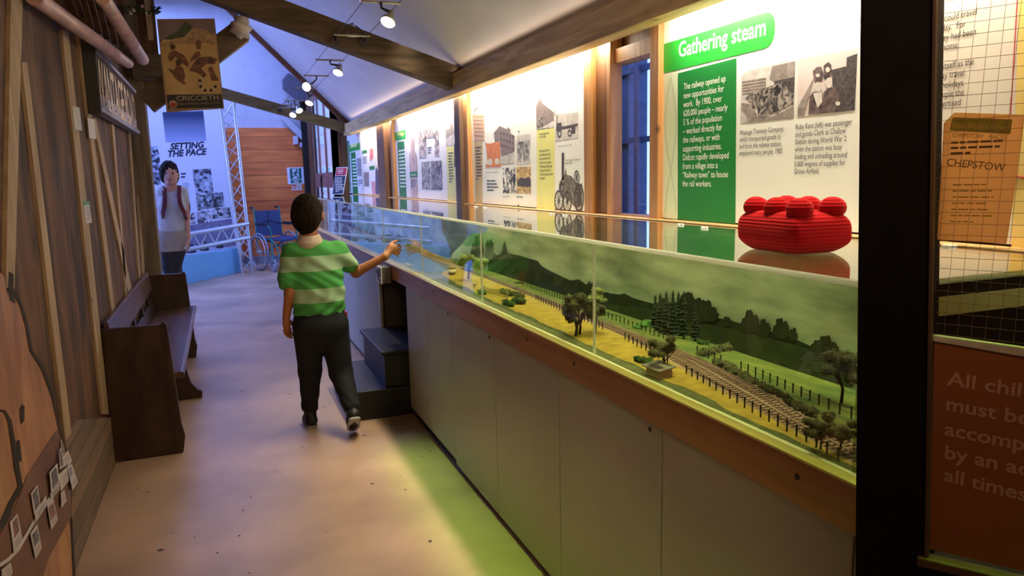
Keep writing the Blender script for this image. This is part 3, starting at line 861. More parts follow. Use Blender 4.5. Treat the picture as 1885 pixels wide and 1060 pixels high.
# painted backdrop
m_sky = mat('painted_sky', (0.22, 0.31, 0.24), c2=(0.84, 0.98, 0.80), rough=0.6, scale=4.0, stretch=(1, 0.6, 2.4), contrast=(0.30, 0.66), detail=6)
m_hill = mat('painted_hills', (0.012, 0.026, 0.012), c2=(0.045, 0.062, 0.025), rough=0.8, scale=18)
m_hill2 = mat('painted_fields', (0.028, 0.055, 0.022), c2=(0.075, 0.105, 0.035), rough=0.8, scale=14)
back = thing('painted_backdrop', 'painted cloudy sky backdrop with dark wooded hills behind the model', 'backdrop', (XB, 5.0, TZ))
link('sky_board', MB().box(XB, XB + 0.012, 0.93, 9.86, 0.79, 1.2), m_sky, back)
BK = Frame((XB - 0.001, 3, 0), (0, -1, 0), (0, 0, 1))
hl = [(898, 470), (905, 462), (916, 470), (923, 466), (926, 452), (930, 444), (934, 466), (945, 468), (960, 471), (975, 476), (990, 480), (998, 490), (1010, 497), (1028, 506), (1050, 516), (1066, 514), (1080, 524), (1095, 528), (1110, 536), (1125, 540), (1140, 542), (1150, 540), (1165, 548), (1185, 554), (1200, 558), (1240, 566), (1290, 580), (1340, 588), (1400, 606), (1450, 618), (1500, 640), (1560, 660)]
pts = [(BK.uv(x, y)) for x, y in hl]
b = MB()
poly_ = [BK.at(u, v, 0.001) for u, v in pts] + [BK.at(pts[-1][0], 0.79, 0.001), BK.at(pts[0][0], 0.79, 0.001)]
b.prism(poly_[::-1], BK.N * 0.001)
link('hill_line', b, m_hill, back)
hl2 = [(1120, 560), (1180, 566), (1240, 580), (1300, 596), (1360, 606), (1420, 622), (1480, 640), (1570, 668)]
pts = [BK.uv(x, y) for x, y in hl2]
poly_ = [BK.at(u, v, 0.0025) for u, v in pts] + [BK.at(pts[-1][0], 0.79, 0.0025), BK.at(pts[0][0], 0.79, 0.0025)]
link('far_fields', MB().prism(poly_[::-1], BK.N * 0.001), m_hill2, back)
def painted_tree(cx_, base, w_, h_, n):
    R = random.Random(int(cx_)); pp = []
    for i in range(37):
        a = math.pi * i / 36; lob = 1 + 0.08 * math.sin(5 * a + cx_) + 0.05 * math.sin(11 * a + 2 * cx_)
        pp.append((cx_ - w_ / 2 * math.cos(a) * lob * R.uniform(0.95, 1.04), base - h_ * (0.25 + 0.75 * math.sin(a)) * lob * R.uniform(0.95, 1.04)))
    pp = [(cx_ - w_ * 0.35, base)] + pp + [(cx_ + w_ * 0.35, base)]
    q = [BK.at(*BK.uv(x, y), n) for x, y in pp]
    return MB().prism(q[::-1], BK.N * 0.001)
for i, a in enumerate(((1270, 590, 60, 50), (1300, 592, 46, 38), (1340, 600, 14, 18), (1383, 612, 34, 40), (1408, 618, 26, 30), (1440, 622, 30, 36), (1462, 625, 16, 22), (1520, 655, 50, 36), (880, 480, 22, 45), (902, 480, 16, 40), (1225, 575, 30, 25), (1090, 548, 22, 30))):
    link('painted_tree', painted_tree(*a, n=0.004 + 0.0006 * (i % 3)), m_hill, back)

# ---- track
m_steel = mat('rail_steel', (0.26, 0.18, 0.14), rough=0.4, metal=0.6)
m_sleep = mat('sleeper_brown', (0.36, 0.23, 0.175), rough=0.9)
track = thing('model_track', 'double line of model railway track curving past the meadow', 'railway track', (1.15, 2.5, TZ + 0.002))
def path(f, y0, y1, n=60):
    ys_ = [y0 + (y1 - y0) * i / n for i in range(n + 1)]
    return [(f(y), y, gz(f(y)) + 0.0062) for y in ys_]
for fr_ in (0.16, 0.36, 0.60, 0.80):
    fn = (lambda q: (lambda y: t1(y) + (t2(y) - t1(y)) * q))(fr_)
    link('rail', MB().tube(path(fn, 0.95, 4.3), 0.0011, 5), m_steel, track)
link('rail', MB().tube([(t1(y) + (t2(y) - t1(y)) * q, y, gz(t1(y) + (t2(y) - t1(y)) * q) + 0.0062) for y, q in ((1.45, 0.60), (1.62, 0.68), (1.80, 0.82), (1.98, 0.9), (2.1, 0.82))], 0.0011, 5), m_steel, track)
b = MB()
y = 0.95
while y < 4.3:
    for q0, q1 in ((0.10, 0.42), (0.54, 0.86)):
        w0, w1 = t1(y), t2(y)
        xa_, xb_ = w0 + (w1 - w0) * q0, w0 + (w1 - w0) * q1; za_, zb_ = gz(xa_) + 0.002, gz(xb_) + 0.002
        b.hexa([(xa_, y, za_), (xb_, y, zb_), (xb_, y + 0.006, zb_), (xa_, y + 0.006, za_)], [(xa_, y, za_ + 0.0025), (xb_, y, zb_ + 0.0025), (xb_, y + 0.006, zb_ + 0.0025), (xa_, y + 0.006, za_ + 0.0025)])
    y += 0.016
o = link('sleepers', b, m_sleep, track); o['kind'] = 'stuff'

# ---- fences
m_fence = mat('fence_black', (0.030, 0.020, 0.014), rough=0.9)
def fence(label, pts, h, wires=True, group=None):
    p0 = pts[0]
    t = thing('model_fence', label, 'fence', (p0[0], p0[1], p0[2]), group)
    bb = MB()
    for x, y, z in pts:
        q = MB(); lx = random.uniform(-0.0015, 0.0015)
        q.hexa([(x - 0.0012, y - 0.0012, z - 0.004), (x + 0.0012, y - 0.0012, z - 0.004), (x + 0.0012, y + 0.0012, z - 0.004), (x - 0.0012, y + 0.0012, z - 0.004)],
               [(x - 0.0014 + lx, y - 0.0014 + lx, z + h), (x + 0.0014 + lx, y - 0.0014 + lx, z + h), (x + 0.0014 + lx, y + 0.0014 + lx, z + h), (x - 0.0014 + lx, y + 0.0014 + lx, z + h)])
        link('post', q, m_fence, t)
    if wires:
        for zz in (0.45, 0.85):
            bb.tube([(x, y, z + h * zz) for x, y, z in pts], 0.0004, 4)
        link('wire', bb, m_fence, t)
    return t
def run(f, y0, y1, step, dx=0.0, dz=0.002):
    n = max(2, int(abs(y1 - y0) / step)); return [(f(y0 + (y1 - y0) * i / n) + dx, y0 + (y1 - y0) * i / n, gz(f(y0 + (y1 - y0) * i / n) + dx) + dz * 0.4) for i in range(n + 1)]
G = 'model fences along the line'
fence('dark post fence between the track and the straw meadow, nearest the door post', run(t1, 0.99, 1.60, 0.032, -0.012), 0.024, group=G)
fence('dark post fence beside the track between the large meadow tree and the shed', run(t1, 1.72, 2.03, 0.03, -0.012), 0.024, group=G)
fence('dark post fence beyond the large meadow tree, above the straw meadow', run(t1, 2.22, 2.95, 0.032, -0.012), 0.024, group=G)
fence('dark post fence crossing the green field in front of the long hedge', run(bf, 1.05, 1.62, 0.034, 0.03, 0.012), 0.026, group=G)
fence('dark post fence on the far green verge left of the conifers', run(bf, 2.05, 3.6, 0.035, 0.02, 0.010), 0.022, group=G)
fence('short dark post fence just right of the conifers', run(bf, 1.72, 1.86, 0.03, 0.025, 0.012), 0.022, group=G)
# field gate
t = thing('model_gate', 'small brown field gate at the end of the yellow meadow hedge', 'gate', (1.12, 3.08, TZ))
gp = [(1.095, 3.17), (1.135, 2.98)]
for x, y in gp: link('gate_post', MB().box(x - 0.003, x + 0.003, y - 0.003, y + 0.003, TZ - 0.002, TZ + 0.034), m_sleep, t)
b = MB()
for z in (0.006, 0.013, 0.020, 0.027): b.bar((gp[0][0], gp[0][1], TZ + z), (gp[1][0], gp[1][1], TZ + z), 0.003, 0.003)
link('gate_bars', b, mat('gate_wood', (0.28, 0.18, 0.07)), t)

# ---- trees, bushes, hedges
def foliage(c, r, n, leaf, m=0, seed=0, squash=1.0, mb=None):
    R = random.Random(seed); mb = mb or MB()
    for _ in range(n):
        v = Vector((R.gauss(0, 1), R.gauss(0, 1), R.gauss(0, 1))).normalized() * (r * R.uniform(0.72, 1.05))
        p = Vector(c) + Vector((v.x, v.y, v.z * squash))
        a = Vector((R.gauss(0, 1), R.gauss(0, 1), R.gauss(0, 1))).normalized(); bvec = a.orthogonal().normalized(); s_ = leaf * R.uniform(0.6, 1.4)
        mb.add([p + a * s_, p + bvec * s_ * 0.8, p - a * s_, p - bvec * s_ * 0.8], [(0, 1, 2, 3)], m)
    mb.sphere(c, (r * 0.8, r * 0.8, r * 0.8 * squash), 8, 6, m)
    return mb
def tree(label, base, h, spread, m, seed, trunk=0.42, group='model trees by the line', trunks=1):
    R = random.Random(seed)
    t = thing('model_tree', label, 'tree', base, group)
    B = Vector(base); f = MB(); s = MB()
    for q in range(trunks):
        o = Vector((R.uniform(-1, 1), R.uniform(-1, 1), 0)) * (0 if trunks == 1 else spread * 0.5)
        top = B + o + Vector((R.uniform(-0.1, 0.1) * h, R.uniform(-0.1, 0.1) * h, h * trunk * 1.4))
        s.tube([B + o - Vector((0, 0, 0.004)), B + o + Vector((0.03 * h, 0, h * trunk * 0.6)), top], [h * 0.035, h * 0.028, h * 0.014], 6)
        for _ in range(4):
            e = B + o + Vector((R.uniform(-1, 1) * spread * 0.7, R.uniform(-1, 1) * spread * 0.7, h * R.uniform(0.5, 0.85)))
            s.tube([B + o + Vector((0.03 * h, 0, h * trunk * 0.7)), e], [h * 0.016, h * 0.006], 4)
    for _ in range(9 + 3 * trunks):
        a = R.uniform(0, 6.28); d = spread * math.sqrt(R.random()) * 0.8
        c = B + Vector((d * math.cos(a), d * math.sin(a), h * (trunk + (1 - trunk) * R.uniform(0.15, 0.85))))
        foliage(c, spread * R.uniform(0.26, 0.42), 120, h * 0.022, 0, R.randint(0, 9999), 0.8, f)
    link('trunk', s, mat('twig_brown', (0.05, 0.035, 0.02), rough=0.95), t)
    link('foliage', f, m, t)
    return t
m_lf_dark = mat('foliage_olive', (0.045, 0.05, 0.016), c2=(0.14, 0.135, 0.05), rough=0.95, scale=60)
m_lf_light = mat('foliage_light_green', (0.16, 0.20, 0.05), c2=(0.42, 0.46, 0.16), rough=0.95, scale=60)
m_lf_mid = mat('foliage_mid_green', (0.03, 0.07, 0.015), c2=(0.08, 0.16, 0.035), rough=0.95, scale=60)
m_con = mat('foliage_conifer', (0.008, 0.020, 0.010), c2=(0.030, 0.055, 0.026), rough=0.95, scale=80)
def ground(x, y):
    z = TZ
    for _ in range(12):
        p = onz(x, y, z); z = 0.5 * z + 0.5 * gz(p.x)
    return onz(x, y, z)
def gp_(x, y, z=TZ): return tuple(ground(x, y))
tree('large dark olive tree standing in the straw meadow', gp_(1068, 618), 0.150, 0.060, m_lf_dark, 3, trunk=0.3, trunks=3)
tree('smaller olive tree at the fence just right of the large meadow tree', gp_(1096, 612), 0.105, 0.042, m_lf_dark, 4)
tree('thin dark tree in front of the grey shed roof', gp_(1221, 688), 0.105, 0.042, m_lf_dark, 5, trunk=0.45)
tree('bright green tree beyond the track against the hills', gp_(1100, 572), 0.105, 0.046, m_lf_light, 6, trunk=0.3)
tree('pale green tree at the water end of the meadow, taller of two', gp_(862, 512), 0.155, 0.058, m_lf_light, 7)
tree('pale green tree at the water end of the meadow, shorter of two', gp_(885, 508), 0.105, 0.05, m_lf_light, 8)
tree('dark tree by the far field near the door post', gp_(1548, 745, TZ + 0.01), 0.125, 0.058, m_lf_dark, 9, trunk=0.5)
tree('bushy tree nearest the camera at the foot of the glass, left of two', gp_(1510, 828), 0.062, 0.032, m_lf_dark, 10)
tree('bushy tree nearest the camera at the foot of the glass, right of two', gp_(1546, 832), 0.066, 0.033, m_lf_dark, 11)
tree('small dim tree behind the two nearest bushy trees', gp_(1528, 800), 0.05, 0.022, m_lf_dark, 14)
def conifer(base, h, r, seed):
    R = random.Random(seed)
    t = thing('model_conifer', 'dark pointed conifer in the clump beyond the track', 'tree', base, 'conifers in the clump')
    B = Vector(base)
    link('trunk', MB().tube([B - Vector((0, 0, 0.004)), B + Vector((0, 0, h * 0.9))], [0.004, 0.001], 6), mat('twig_brown', ()), t)
    f = MB(); L = 11
    for i in range(L):
        z = h * (0.08 + 0.88 * i / L); rr = r * (1 - 0.82 * (i / L) ** 1.2)
        n = 14
        vs = [B + Vector((0, 0, z + h * 0.12))]
        for j in range(n):
            a = 6.283 * j / n + i; q = rr * R.uniform(0.7, 1.1)
            vs.append(B + Vector((q * math.cos(a), q * math.sin(a), z - R.uniform(0, 0.025) * h)))
        f.add(vs, [(0, 1 + j, 1 + (j + 1) % n) for j in range(n)])
    link('foliage', f, m_con, t)
R_ = random.Random(5)
for i, (x, y, hh) in enumerate(((1206, 603, 62), (1215, 612, 74), (1226, 617, 84), (1238, 622, 90), (1248, 612, 78), (1258, 624, 92), (1268, 616, 66), (1280, 626, 70), (1290, 620, 46))):
    p = ground(x, y); dist = (p - EYE).dot(fw)
    conifer(tuple(p), hh * dist / F_PX, 0.022, i)
def bush(name, label, cat, pts, r, m, seed, group=None, n=60, leaf=0.005):
    """one bush or hedge: foliage mesh over the list of centres, with its woody stem as a part"""
    f = MB()
    for i, p in enumerate(pts): foliage(p, r * random.uniform(0.85, 1.15), n, leaf, 0, seed + i, 0.75, f)
    o = link(name, f, m, loc=pts[0])
    return tag(o, label, cat, group)
def along(a, b_, n, z=TZ, r=0.012):
    a = Vector(ground(*a)); b_ = Vector(ground(*b_)); return [tuple(a.lerp(b_, i / (n - 1)) + Vector((random.uniform(-1, 1) * r * 0.3, random.uniform(-1, 1) * r * 0.3, r * 0.5))) for i in range(n)]
bush('model_hedge', 'dark hedge between the yellow meadow and the track', 'hedge', along((925, 538), (962, 548), 7, r=0.016), 0.016, m_lf_dark, 100)
bush('model_hedge', 'long dark hedge crossing the green field beside the conifers', 'hedge', along((1294, 656), (1352, 640), 9, TZ + 0.01, 0.016), 0.020, m_lf_dark, 120)
bush('model_hedge', 'rough dark scrub along the far edge of the track', 'hedge', along((1322, 672), (1490, 768), 24, TZ + 0.006, 0.02), 0.013, m_lf_dark, 150)
bush('model_bush', 'round dark green bush lying in the yellow meadow, left of two', 'bush', along((930, 559), (941, 562), 3), 0.021, m_lf_mid, 180)
bush('model_bush', 'round dark green bush lying in the yellow meadow, right of two', 'bush', along((950, 555), (961, 557), 3), 0.021, m_lf_mid, 190)
bush('model_bush', 'bright green bush on the far verge left of the conifers', 'bush', along((1172, 606), (1194, 596), 5, TZ + 0.008), 0.017, mat('foliage_bright', (0.05, 0.15, 0.02), c2=(0.12, 0.30, 0.05), scale=60), 200)
bush('model_bush', 'green bush beside the grey shed roof', 'bush', along((1176, 665), (1196, 670), 4), 0.014, m_lf_mid, 210)
bush('model_bush', 'dark bush at the ditch end beside the field gate', 'bush', along((886, 540), (890, 542), 2), 0.016, m_lf_mid, 220)
bush('model_bush', 'small green bush on the verge right of the conifers', 'bush', along((1288, 634), (1300, 634), 3, TZ + 0.01), 0.009, m_lf_mid, 230)
bush('model_bush', 'dark bush on the far verge behind the hedge', 'bush', along((952, 524), (960, 524), 3, TZ + 0.01), 0.016, m_lf_mid, 240)
# shed
sp_ = Vector(onz(1212, 690, TZ))
t = thing('model_shed', 'tiny grey roofed shed beside the track in the straw meadow', 'shed', tuple(sp_))
link('wall', MB().box(sp_.x - 0.016, sp_.x + 0.020, sp_.y - 0.034, sp_.y + 0.034, TZ - 0.002, TZ + 0.020), m_sleep, t)
link('roof', MB().prism([(sp_.x - 0.026, sp_.y - 0.042, TZ + 0.019), (sp_.x + 0.026, sp_.y - 0.042, TZ + 0.027), (sp_.x + 0.026, sp_.y - 0.042, TZ + 0.030), (sp_.x - 0.026, sp_.y - 0.042, TZ + 0.022)], (0, 0.084, 0)), mat('shed_roof_grey', (0.28, 0.26, 0.22)), t)
# boat and small animal
bp_ = Vector(ground(832, 503))
t = thing('model_boat', 'small cream boat moored at the bank beside the pale trees', 'boat', tuple(bp_))
link('hull', MB().sphere(bp_ + Vector((0, 0, 0.010)), (0.024, 0.040, 0.015), 14, 8), mat('cream_paint', (0.75, 0.66, 0.42)), t)
link('cabin', MB().box(bp_.x - 0.012, bp_.x + 0.012, bp_.y - 0.016, bp_.y + 0.020, TZ + 0.020, TZ + 0.036), mat('boat_cabin', (0.4, 0.33, 0.2)), t, bevel=0.002)
cw = Vector(ground(873, 528))
b = MB(); b.sphere(cw + Vector((0, 0, 0.012)), (0.006, 0.012, 0.007), 10, 6); b.sphere(cw + Vector((0, -0.014, 0.016)), (0.004, 0.005, 0.004), 8, 6)
for dx in (-0.003, 0.003):
    for dy in (-0.008, 0.008): b.tube([(cw.x + dx, cw.y + dy, TZ), (cw.x + dx, cw.y + dy, TZ + 0.010)], 0.0014, 5)
tag(link('model_cow', b, mat('cow_hide', (0.7, 0.66, 0.6), c2=(0.08, 0.05, 0.04), scale=70, contrast=(0.48, 0.52)), loc=tuple(cw)), 'tiny pale cow standing in the yellow meadow', 'animal')

# ---- box on the cabinet rail
t = thing('switch_box', 'small black and white box fixed under the rail above the step', 'box', (0.93, 4.58, 0.80))
link('case', MB().box(0.892, 0.948, 4.50, 4.66, 0.760, 0.862), mat('switch_box_dark', (0.12, 0.11, 0.10)), t, bevel=0.004)
b = MB().box(0.893, 0.962, 4.714, 4.72, 0.762, 0.865)
fr2 = Frame((0.895, 4.72, 0.765), (0, -1, 0), (0, 0, 1))
b = MB(); b.box(0.885, 0.892, 4.498, 4.662, 0.758, 0.864)
link('face', b, mat('switch_face_white', (0.72, 0.72, 0.75)), t, bevel=0.002)
b = MB()
for y0, y1, z0, z1 in ((4.52, 4.57, 0.80, 0.85), (4.57, 4.60, 0.775, 0.825), (4.60, 4.64, 0.815, 0.84), (4.52, 4.545, 0.768, 0.785)): b.box(0.8835, 0.8855, y0, y1, z0, z1)
link('print', b, m_black, t)

# ---- black step stool standing in front of the niche
m_step = mat('black_step', (0.008, 0.008, 0.008), rough=0.45, var=0.3, scale=20, bump=0.1, bscale=80)
t = thing('step_stool', 'black two-tier wooden step block standing at the cabinet niche', 'step stool', (0.8, 4.6, 0))
zt = 0.175
link('lower_step', MB().box(0.625, 0.982, 4.22, 5.0, 0.0, zt), m_step, t, bevel=0.006)
b = MB().box(0.83, 1.30, 4.24, 4.93, zt, 0.375); b.box(0.81, 1.32, 4.215, 4.95, 0.375, 0.40)
link('upper_step', b, m_step, t, bevel=0.006)
# ================================================================== information panels on the right wall
m_board = mat('panel_white', (0.80, 0.80, 0.76), rough=0.35, var=0.02)
m_green = mat('panel_green', (0.010, 0.20, 0.030), rough=0.4, var=0.05)
m_bgreen = mat('panel_bright_green', (0.02, 0.36, 0.035), rough=0.4, var=0.05)
m_ink = mat('ink_black', (0.03, 0.03, 0.03), rough=0.5)
m_wht = mat('ink_white', (0.88, 0.90, 0.82), rough=0.5, var=0.02)
m_yellow = mat('panel_yellow', (0.72, 0.70, 0.22), rough=0.4, var=0.04)
m_sepia = photo_mat('photo_sepia', (0.07, 0.05, 0.045), (0.46, 0.38, 0.34), 55)
m_grey = photo_mat('photo_grey', (0.03, 0.03, 0.035), (0.55, 0.53, 0.53), 32, mid=0.5, width=0.12)
m_greyl = photo_mat('photo_pale', (0.40, 0.37, 0.36), (0.70, 0.67, 0.65), 14)
m_dk = photo_mat('photo_dark', (0.02, 0.017, 0.018), (0.12, 0.10, 0.10), 90)
m_md = photo_mat('photo_mid', (0.16, 0.13, 0.12), (0.36, 0.31, 0.29), 40)
m_lt = mat('photo_light', (0.62, 0.58, 0.54), var=0.1, scale=30)
m_crowd = photo_mat('photo_crowd', (0.015, 0.013, 0.013), (0.42, 0.37, 0.33), 50, mid=0.52, width=0.12)
m_gold = photo_mat('photo_ochre', (0.10, 0.05, 0.02), (0.75, 0.52, 0.22), 50, mid=0.48, width=0.16)
m_orn = mat('panel_pale_green', (0.66, 0.74, 0.54), var=0.03)
m_orn2 = mat('panel_pale_green_curve', (0.52, 0.60, 0.42), var=0.03)
m_tag = mat('luggage_label', (0.50, 0.33, 0.24), var=0.1, scale=30)
m_khaki = mat('panel_khaki', (0.50, 0.38, 0.19), var=0.08)

def panel(label, x0, x1, ztop=2.0):
    ya, yb = ypx(x0), ypx(x1)
    t = thing('information_panel', label, 'information panel', (1.66, (ya + yb) / 2, 1.222))
    link('board', MB().box(1.66, 1.668, min(ya, yb), max(ya, yb), 1.222, ztop), m_board, t)
    return t
G4 = lambda x, y: (1080 + x * 0.453, y * 0.453)          # zoomed sketch coordinates to photograph pixels
P1 = lambda x, y: (1340 + x * 0.1415, 90 + y * 0.1415)
Q2 = lambda x, y: (870 + x * 0.217, 170 + y * 0.217)
Q3 = lambda x, y: (710 + x * 0.198, 180 + y * 0.198)
Q4 = lambda x, y: (600 + x * 0.151, 230 + y * 0.151)
def pp(fn, *pts): return [fn(*p) for p in pts]
def rrect(fr, a, b_, r, n, m_, sides='r'):
    """upright board rectangle between two pixels, right end rounded"""
    u0, v0 = fr.uv(*a); u1, v1 = fr.uv(*b_)
    if v0 > v1: v0, v1 = v1, v0
    if u0 > u1: u0, u1 = u1, u0
    r = min(r * (v1 - v0), u1 - u0)
    pts = [(u0, v0)]
    for i in range(9):
        a_ = -math.pi / 2 + math.pi / 2 * i / 8; pts.append((u1 - r + r * math.cos(a_), v0 + r + r * math.sin(a_)))
    for i in range(9):
        a_ = math.pi / 2 * i / 8; pts.append((u1 - r + r * math.cos(a_), v1 - r + r * math.sin(a_)))
    pts.append((u0, v1))
    mb = MB(); mb.prism([fr.at(u, v, n - 0.0015) for u, v in pts], fr.N * (0.0015 * fr.ns), m_)
    return mb

# ---- "Gathering steam"
p4 = panel('white panel headed Gathering steam with a bright green banner and text block', 1221, 1606)
link('heading_band', rrect(PX, (1222, 135), (1428, 17), 0.42, 0.003, 0), m_bgreen, p4)
link('heading_text', text_line(PX, (1250, 105.5), (1410, 64), 27, 'Gathering steam', 0.0045, bold=0.012), m_wht, p4)
link('ornament_strip', poly(PX, [(1223, 139), (1247, 132), (1247, 404), (1223, 401)], 0.002), m_orn, p4)
b = MB()
strip_px(PX, [(1235 + 10 * math.sin((y - 140) / 55.0), y) for y in range(142, 402, 10)], 2.2, 0.0035, b)
strip_px(PX, [(1235 - 10 * math.sin((y - 140) / 55.0), y) for y in range(142, 402, 10)], 2.2, 0.0037, b)
link('ornament_curves', b, m_orn2, p4)
link('text_field', poly(PX, [(1248, 135), (1356, 107), (1354, 412), (1248, 404)], 0.003), m_green, p4)
body4 = 'The railway opened up\nnew opportunities for\nwork.  By 1900, over\n620,000 people \u2013 nearly\n5 % of the population\n\u2013 worked directly for\nthe railways, or with\nsupporting industries.\nDidcot rapidly developed\nfrom a village into a\n\u201cRailway town\u201d to house\nthe rail workers.'
link('body_text', text_block(PX, (1259, 154), (1342, 285), (1258, 343), body4, 0.0045, bold=0.004), m_wht, p4)
# photograph of men in a timber yard
ph = link('photograph', poly(PX, pp(P1, (178, 345), (250, 290), (580, 205), (880, 150), (860, 890), (165, 970)), 0.002), m_greyl, p4)
link('roofed_shed', poly(PX, pp(P1, (580, 225), (878, 160), (872, 365), (600, 420), (545, 385)), 0.0035), m_md, ph)
link('shed_shade', poly(PX, pp(P1, (600, 425), (870, 370), (865, 560), (620, 520)), 0.0036), m_dk, ph)
b = MB()
for i in range(5): poly(PX, pp(P1, (190, 420 + i * 38), (500, 372 + i * 38), (500, 392 + i * 38), (190, 440 + i * 38)), 0.0037, mb=b)
link('timber_stack', b, m_md, ph)
link('crowd', poly(PX, pp(P1, (230, 640), (310, 560), (420, 540), (560, 480), (720, 430), (790, 540), (860, 560), (855, 720), (790, 730), (760, 760), (700, 780), (640, 850), (600, 820), (500, 890), (400, 880), (390, 740), (330, 830), (310, 700)), 0.0042), m_crowd, ph)
link('ground', poly(PX, pp(P1, (175, 700), (310, 720), (400, 890), (500, 900), (640, 860), (860, 740), (860, 885), (260, 955), (240, 860), (175, 790)), 0.0034), m_md, ph)
# photograph of two women in hats
ph = link('photograph', poly(PX, pp(P1, (920, 130), (1690, -5), (1655, 800), (905, 890)), 0.002), mat('photo_pink_grey', (0.66, 0.56, 0.55), var=0.06), p4)
link('railway_wagon', poly(PX, pp(P1, (1350, 275), (1545, 225), (1550, 110), (1688, 60), (1656, 795), (1400, 825)), 0.0034), m_dk, ph)
link('wagon_side', poly(PX, pp(P1, (1120, 380), (1060, 640), (1000, 860), (910, 870), (910, 760)), 0.0035), m_md, ph)
b = MB()
poly(PX, pp(P1, (1110, 290), (1160, 235), (1215, 230), (1250, 330), (1230, 420), (1130, 430)), 0.0040, mb=b)
poly(PX, pp(P1, (1250, 215), (1310, 170), (1345, 200), (1355, 330), (1290, 420), (1250, 380)), 0.0040, mb=b)
poly(PX, pp(P1, (1050, 850), (1070, 620), (1110, 560), (1240, 560), (1260, 835)), 0.0040, mb=b)
poly(PX, pp(P1, (1240, 835), (1255, 560), (1300, 510), (1430, 500), (1450, 640), (1480, 690), (1420, 820)), 0.0041, mb=b)
link('coats_and_hats', b, photo_mat('photo_coat', (0.03, 0.02, 0.02), (0.20, 0.14, 0.14), 35), ph)
b = MB()
disc_px(PX, P1(1178, 495), 6.0, 9.5, 0.0050, b); disc_px(PX, P1(1320, 440), 6.5, 9.5, 0.0050, b)
poly(PX, pp(P1, (1115, 575), (1230, 560), (1230, 690), (1170, 770)), 0.0050, mb=b); disc_px(PX, P1(1435, 710), 4.5, 4, 0.005, b)
disc_px(PX, P1(1175, 345), 4, 3.5, 0.0050, b); disc_px(PX, P1(1305, 270), 4, 5, 0.0050, b)
link('faces_and_blouse', b, m_lt, ph)
link('caption', text_block(PX, (1362, 240), (1442.5, 274), (1362, 286), 'Wantage Tramway Company,\nwhich transported goods to\nand from the railway station,\nemployed many people. 1905', 0.003), m_ink, p4)
link('caption', text_block(PX, (1465, 229), (1569, 222), (1464, 320), 'Ruby Kent (left) was passenger\nand goods Clerk at Challow\nStation during World War 2\nwhen the station was busy\nloading and unloading around\n5,000 wagons of supplies for\nGrove Airfield.', 0.003), m_ink, p4)

# ---- traction engine panel
p3 = panel('white panel with a traction engine, an orange ore tub and a yellow text column', 868, 1083)
link('luggage_label', poly(PX, pp(Q2, (0, 185), (100, 182), (100, 412), (15, 408)), 0.003), m_tag, p3)
b = MB()
for i in range(6): line_px(PX, Q2(14, 206 + i * 32), Q2(86, 204 + i * 33), 0.8, 0.0045, b)
link('label_writing', b, mat('label_writing_brown', (0.25, 0.13, 0.09)), p3)
b = MB(); pts = [PX.px(*Q2(45 - 33 * math.cos(math.pi * i / 8), 182 - 55 * math.sin(math.pi * i / 8)), 0.004) for i in range(9)]
b.tube(pts, 0.002, 5); link('label_string', b, m_khaki, p3)
link('khaki_column', poly(PX, pp(Q2, (14, 415), (85, 415), (85, 960), (25, 955)), 0.0025), m_khaki, p3)
link('column_text', greek(PX, Q2(27, 465), Q2(75, 465), Q2(30, 755), 11, 0.004), m_ink, p3)
mill = link('photograph', poly(PX, pp(Q2, (180, 345), (230, 283), (292, 312), (300, 292), (322, 315), (322, 345), (358, 368), (358, 600), (250, 612), (200, 560)), 0.002), m_greyl, p3)
link('mill_building', poly(PX, pp(Q2, (180, 345), (230, 283), (292, 312), (300, 292), (322, 315), (322, 345), (358, 368), (358, 500), (245, 540), (232, 410), (190, 420)), 0.0034), photo_mat('photo_brick', (0.15, 0.115, 0.115), (0.30, 0.24, 0.24), 70), mill)
b = MB()
for r_ in range(3):
    for c_ in range(5): poly(PX, pp(Q2, (238 + c_ * 25, 330 + r_ * 52 + c_ * 9), (248 + c_ * 25, 334 + r_ * 52 + c_ * 9), (248 + c_ * 25, 356 + r_ * 50 + c_ * 9), (238 + c_ * 25, 352 + r_ * 50 + c_ * 9)), 0.0042, mb=b)
link('mill_windows', b, m_dk, mill)
tub = link('ore_tub_picture', poly(PX, pp(Q2, (106, 424), (118, 432), (150, 434), (232, 416), (234, 470), (238, 500), (234, 560), (226, 600), (243, 606), (244, 630), (112, 637), (114, 612), (130, 604), (124, 560), (118, 480)), 0.0040), mat('tub_orange', (0.52, 0.155, 0.055), c2=(0.68, 0.25, 0.10), scale=25), p3)
b = MB(); disc_px(PX, Q2(150, 590), 4.5, 6.5, 0.0052, b); disc_px(PX, Q2(208, 585), 4, 6, 0.0052, b)
link('tub_wheels', b, m_lt, tub)
ph = link('photograph', poly(PX, pp(Q2, (372, 367), (492, 352), (492, 606), (372, 614)), 0.002), m_greyl, p3)
link('threshing_machine', poly(PX, pp(Q2, (378, 435), (395, 420), (480, 408), (482, 505), (478, 575), (440, 590), (420, 520), (410, 590), (385, 590)), 0.0034), m_grey, ph)
link('photograph', poly(PX, pp(Q2, (257, 640), (365, 636), (367, 858), (260, 856)), 0.002), photo_mat('photo_contrast', (0.01, 0.01, 0.012), (0.75, 0.73, 0.73), 26, mid=0.5, width=0.06), p3)
ph = link('photograph', poly(PX, pp(Q2, (373, 632), (495, 628), (496, 860), (373, 858)), 0.002), m_gold, p3)
link('workers', poly(PX, pp(Q2, (380, 750), (410, 720), (440, 730), (480, 715), (494, 740), (494, 800), (440, 800), (385, 795)), 0.0034), m_dk, ph)
link('caption', text_line(PX, Q2(253, 615), Q2(352, 609), 2.2, 'Nalder and Nalder Ltd. Challow', 0.004), m_ink, p3)
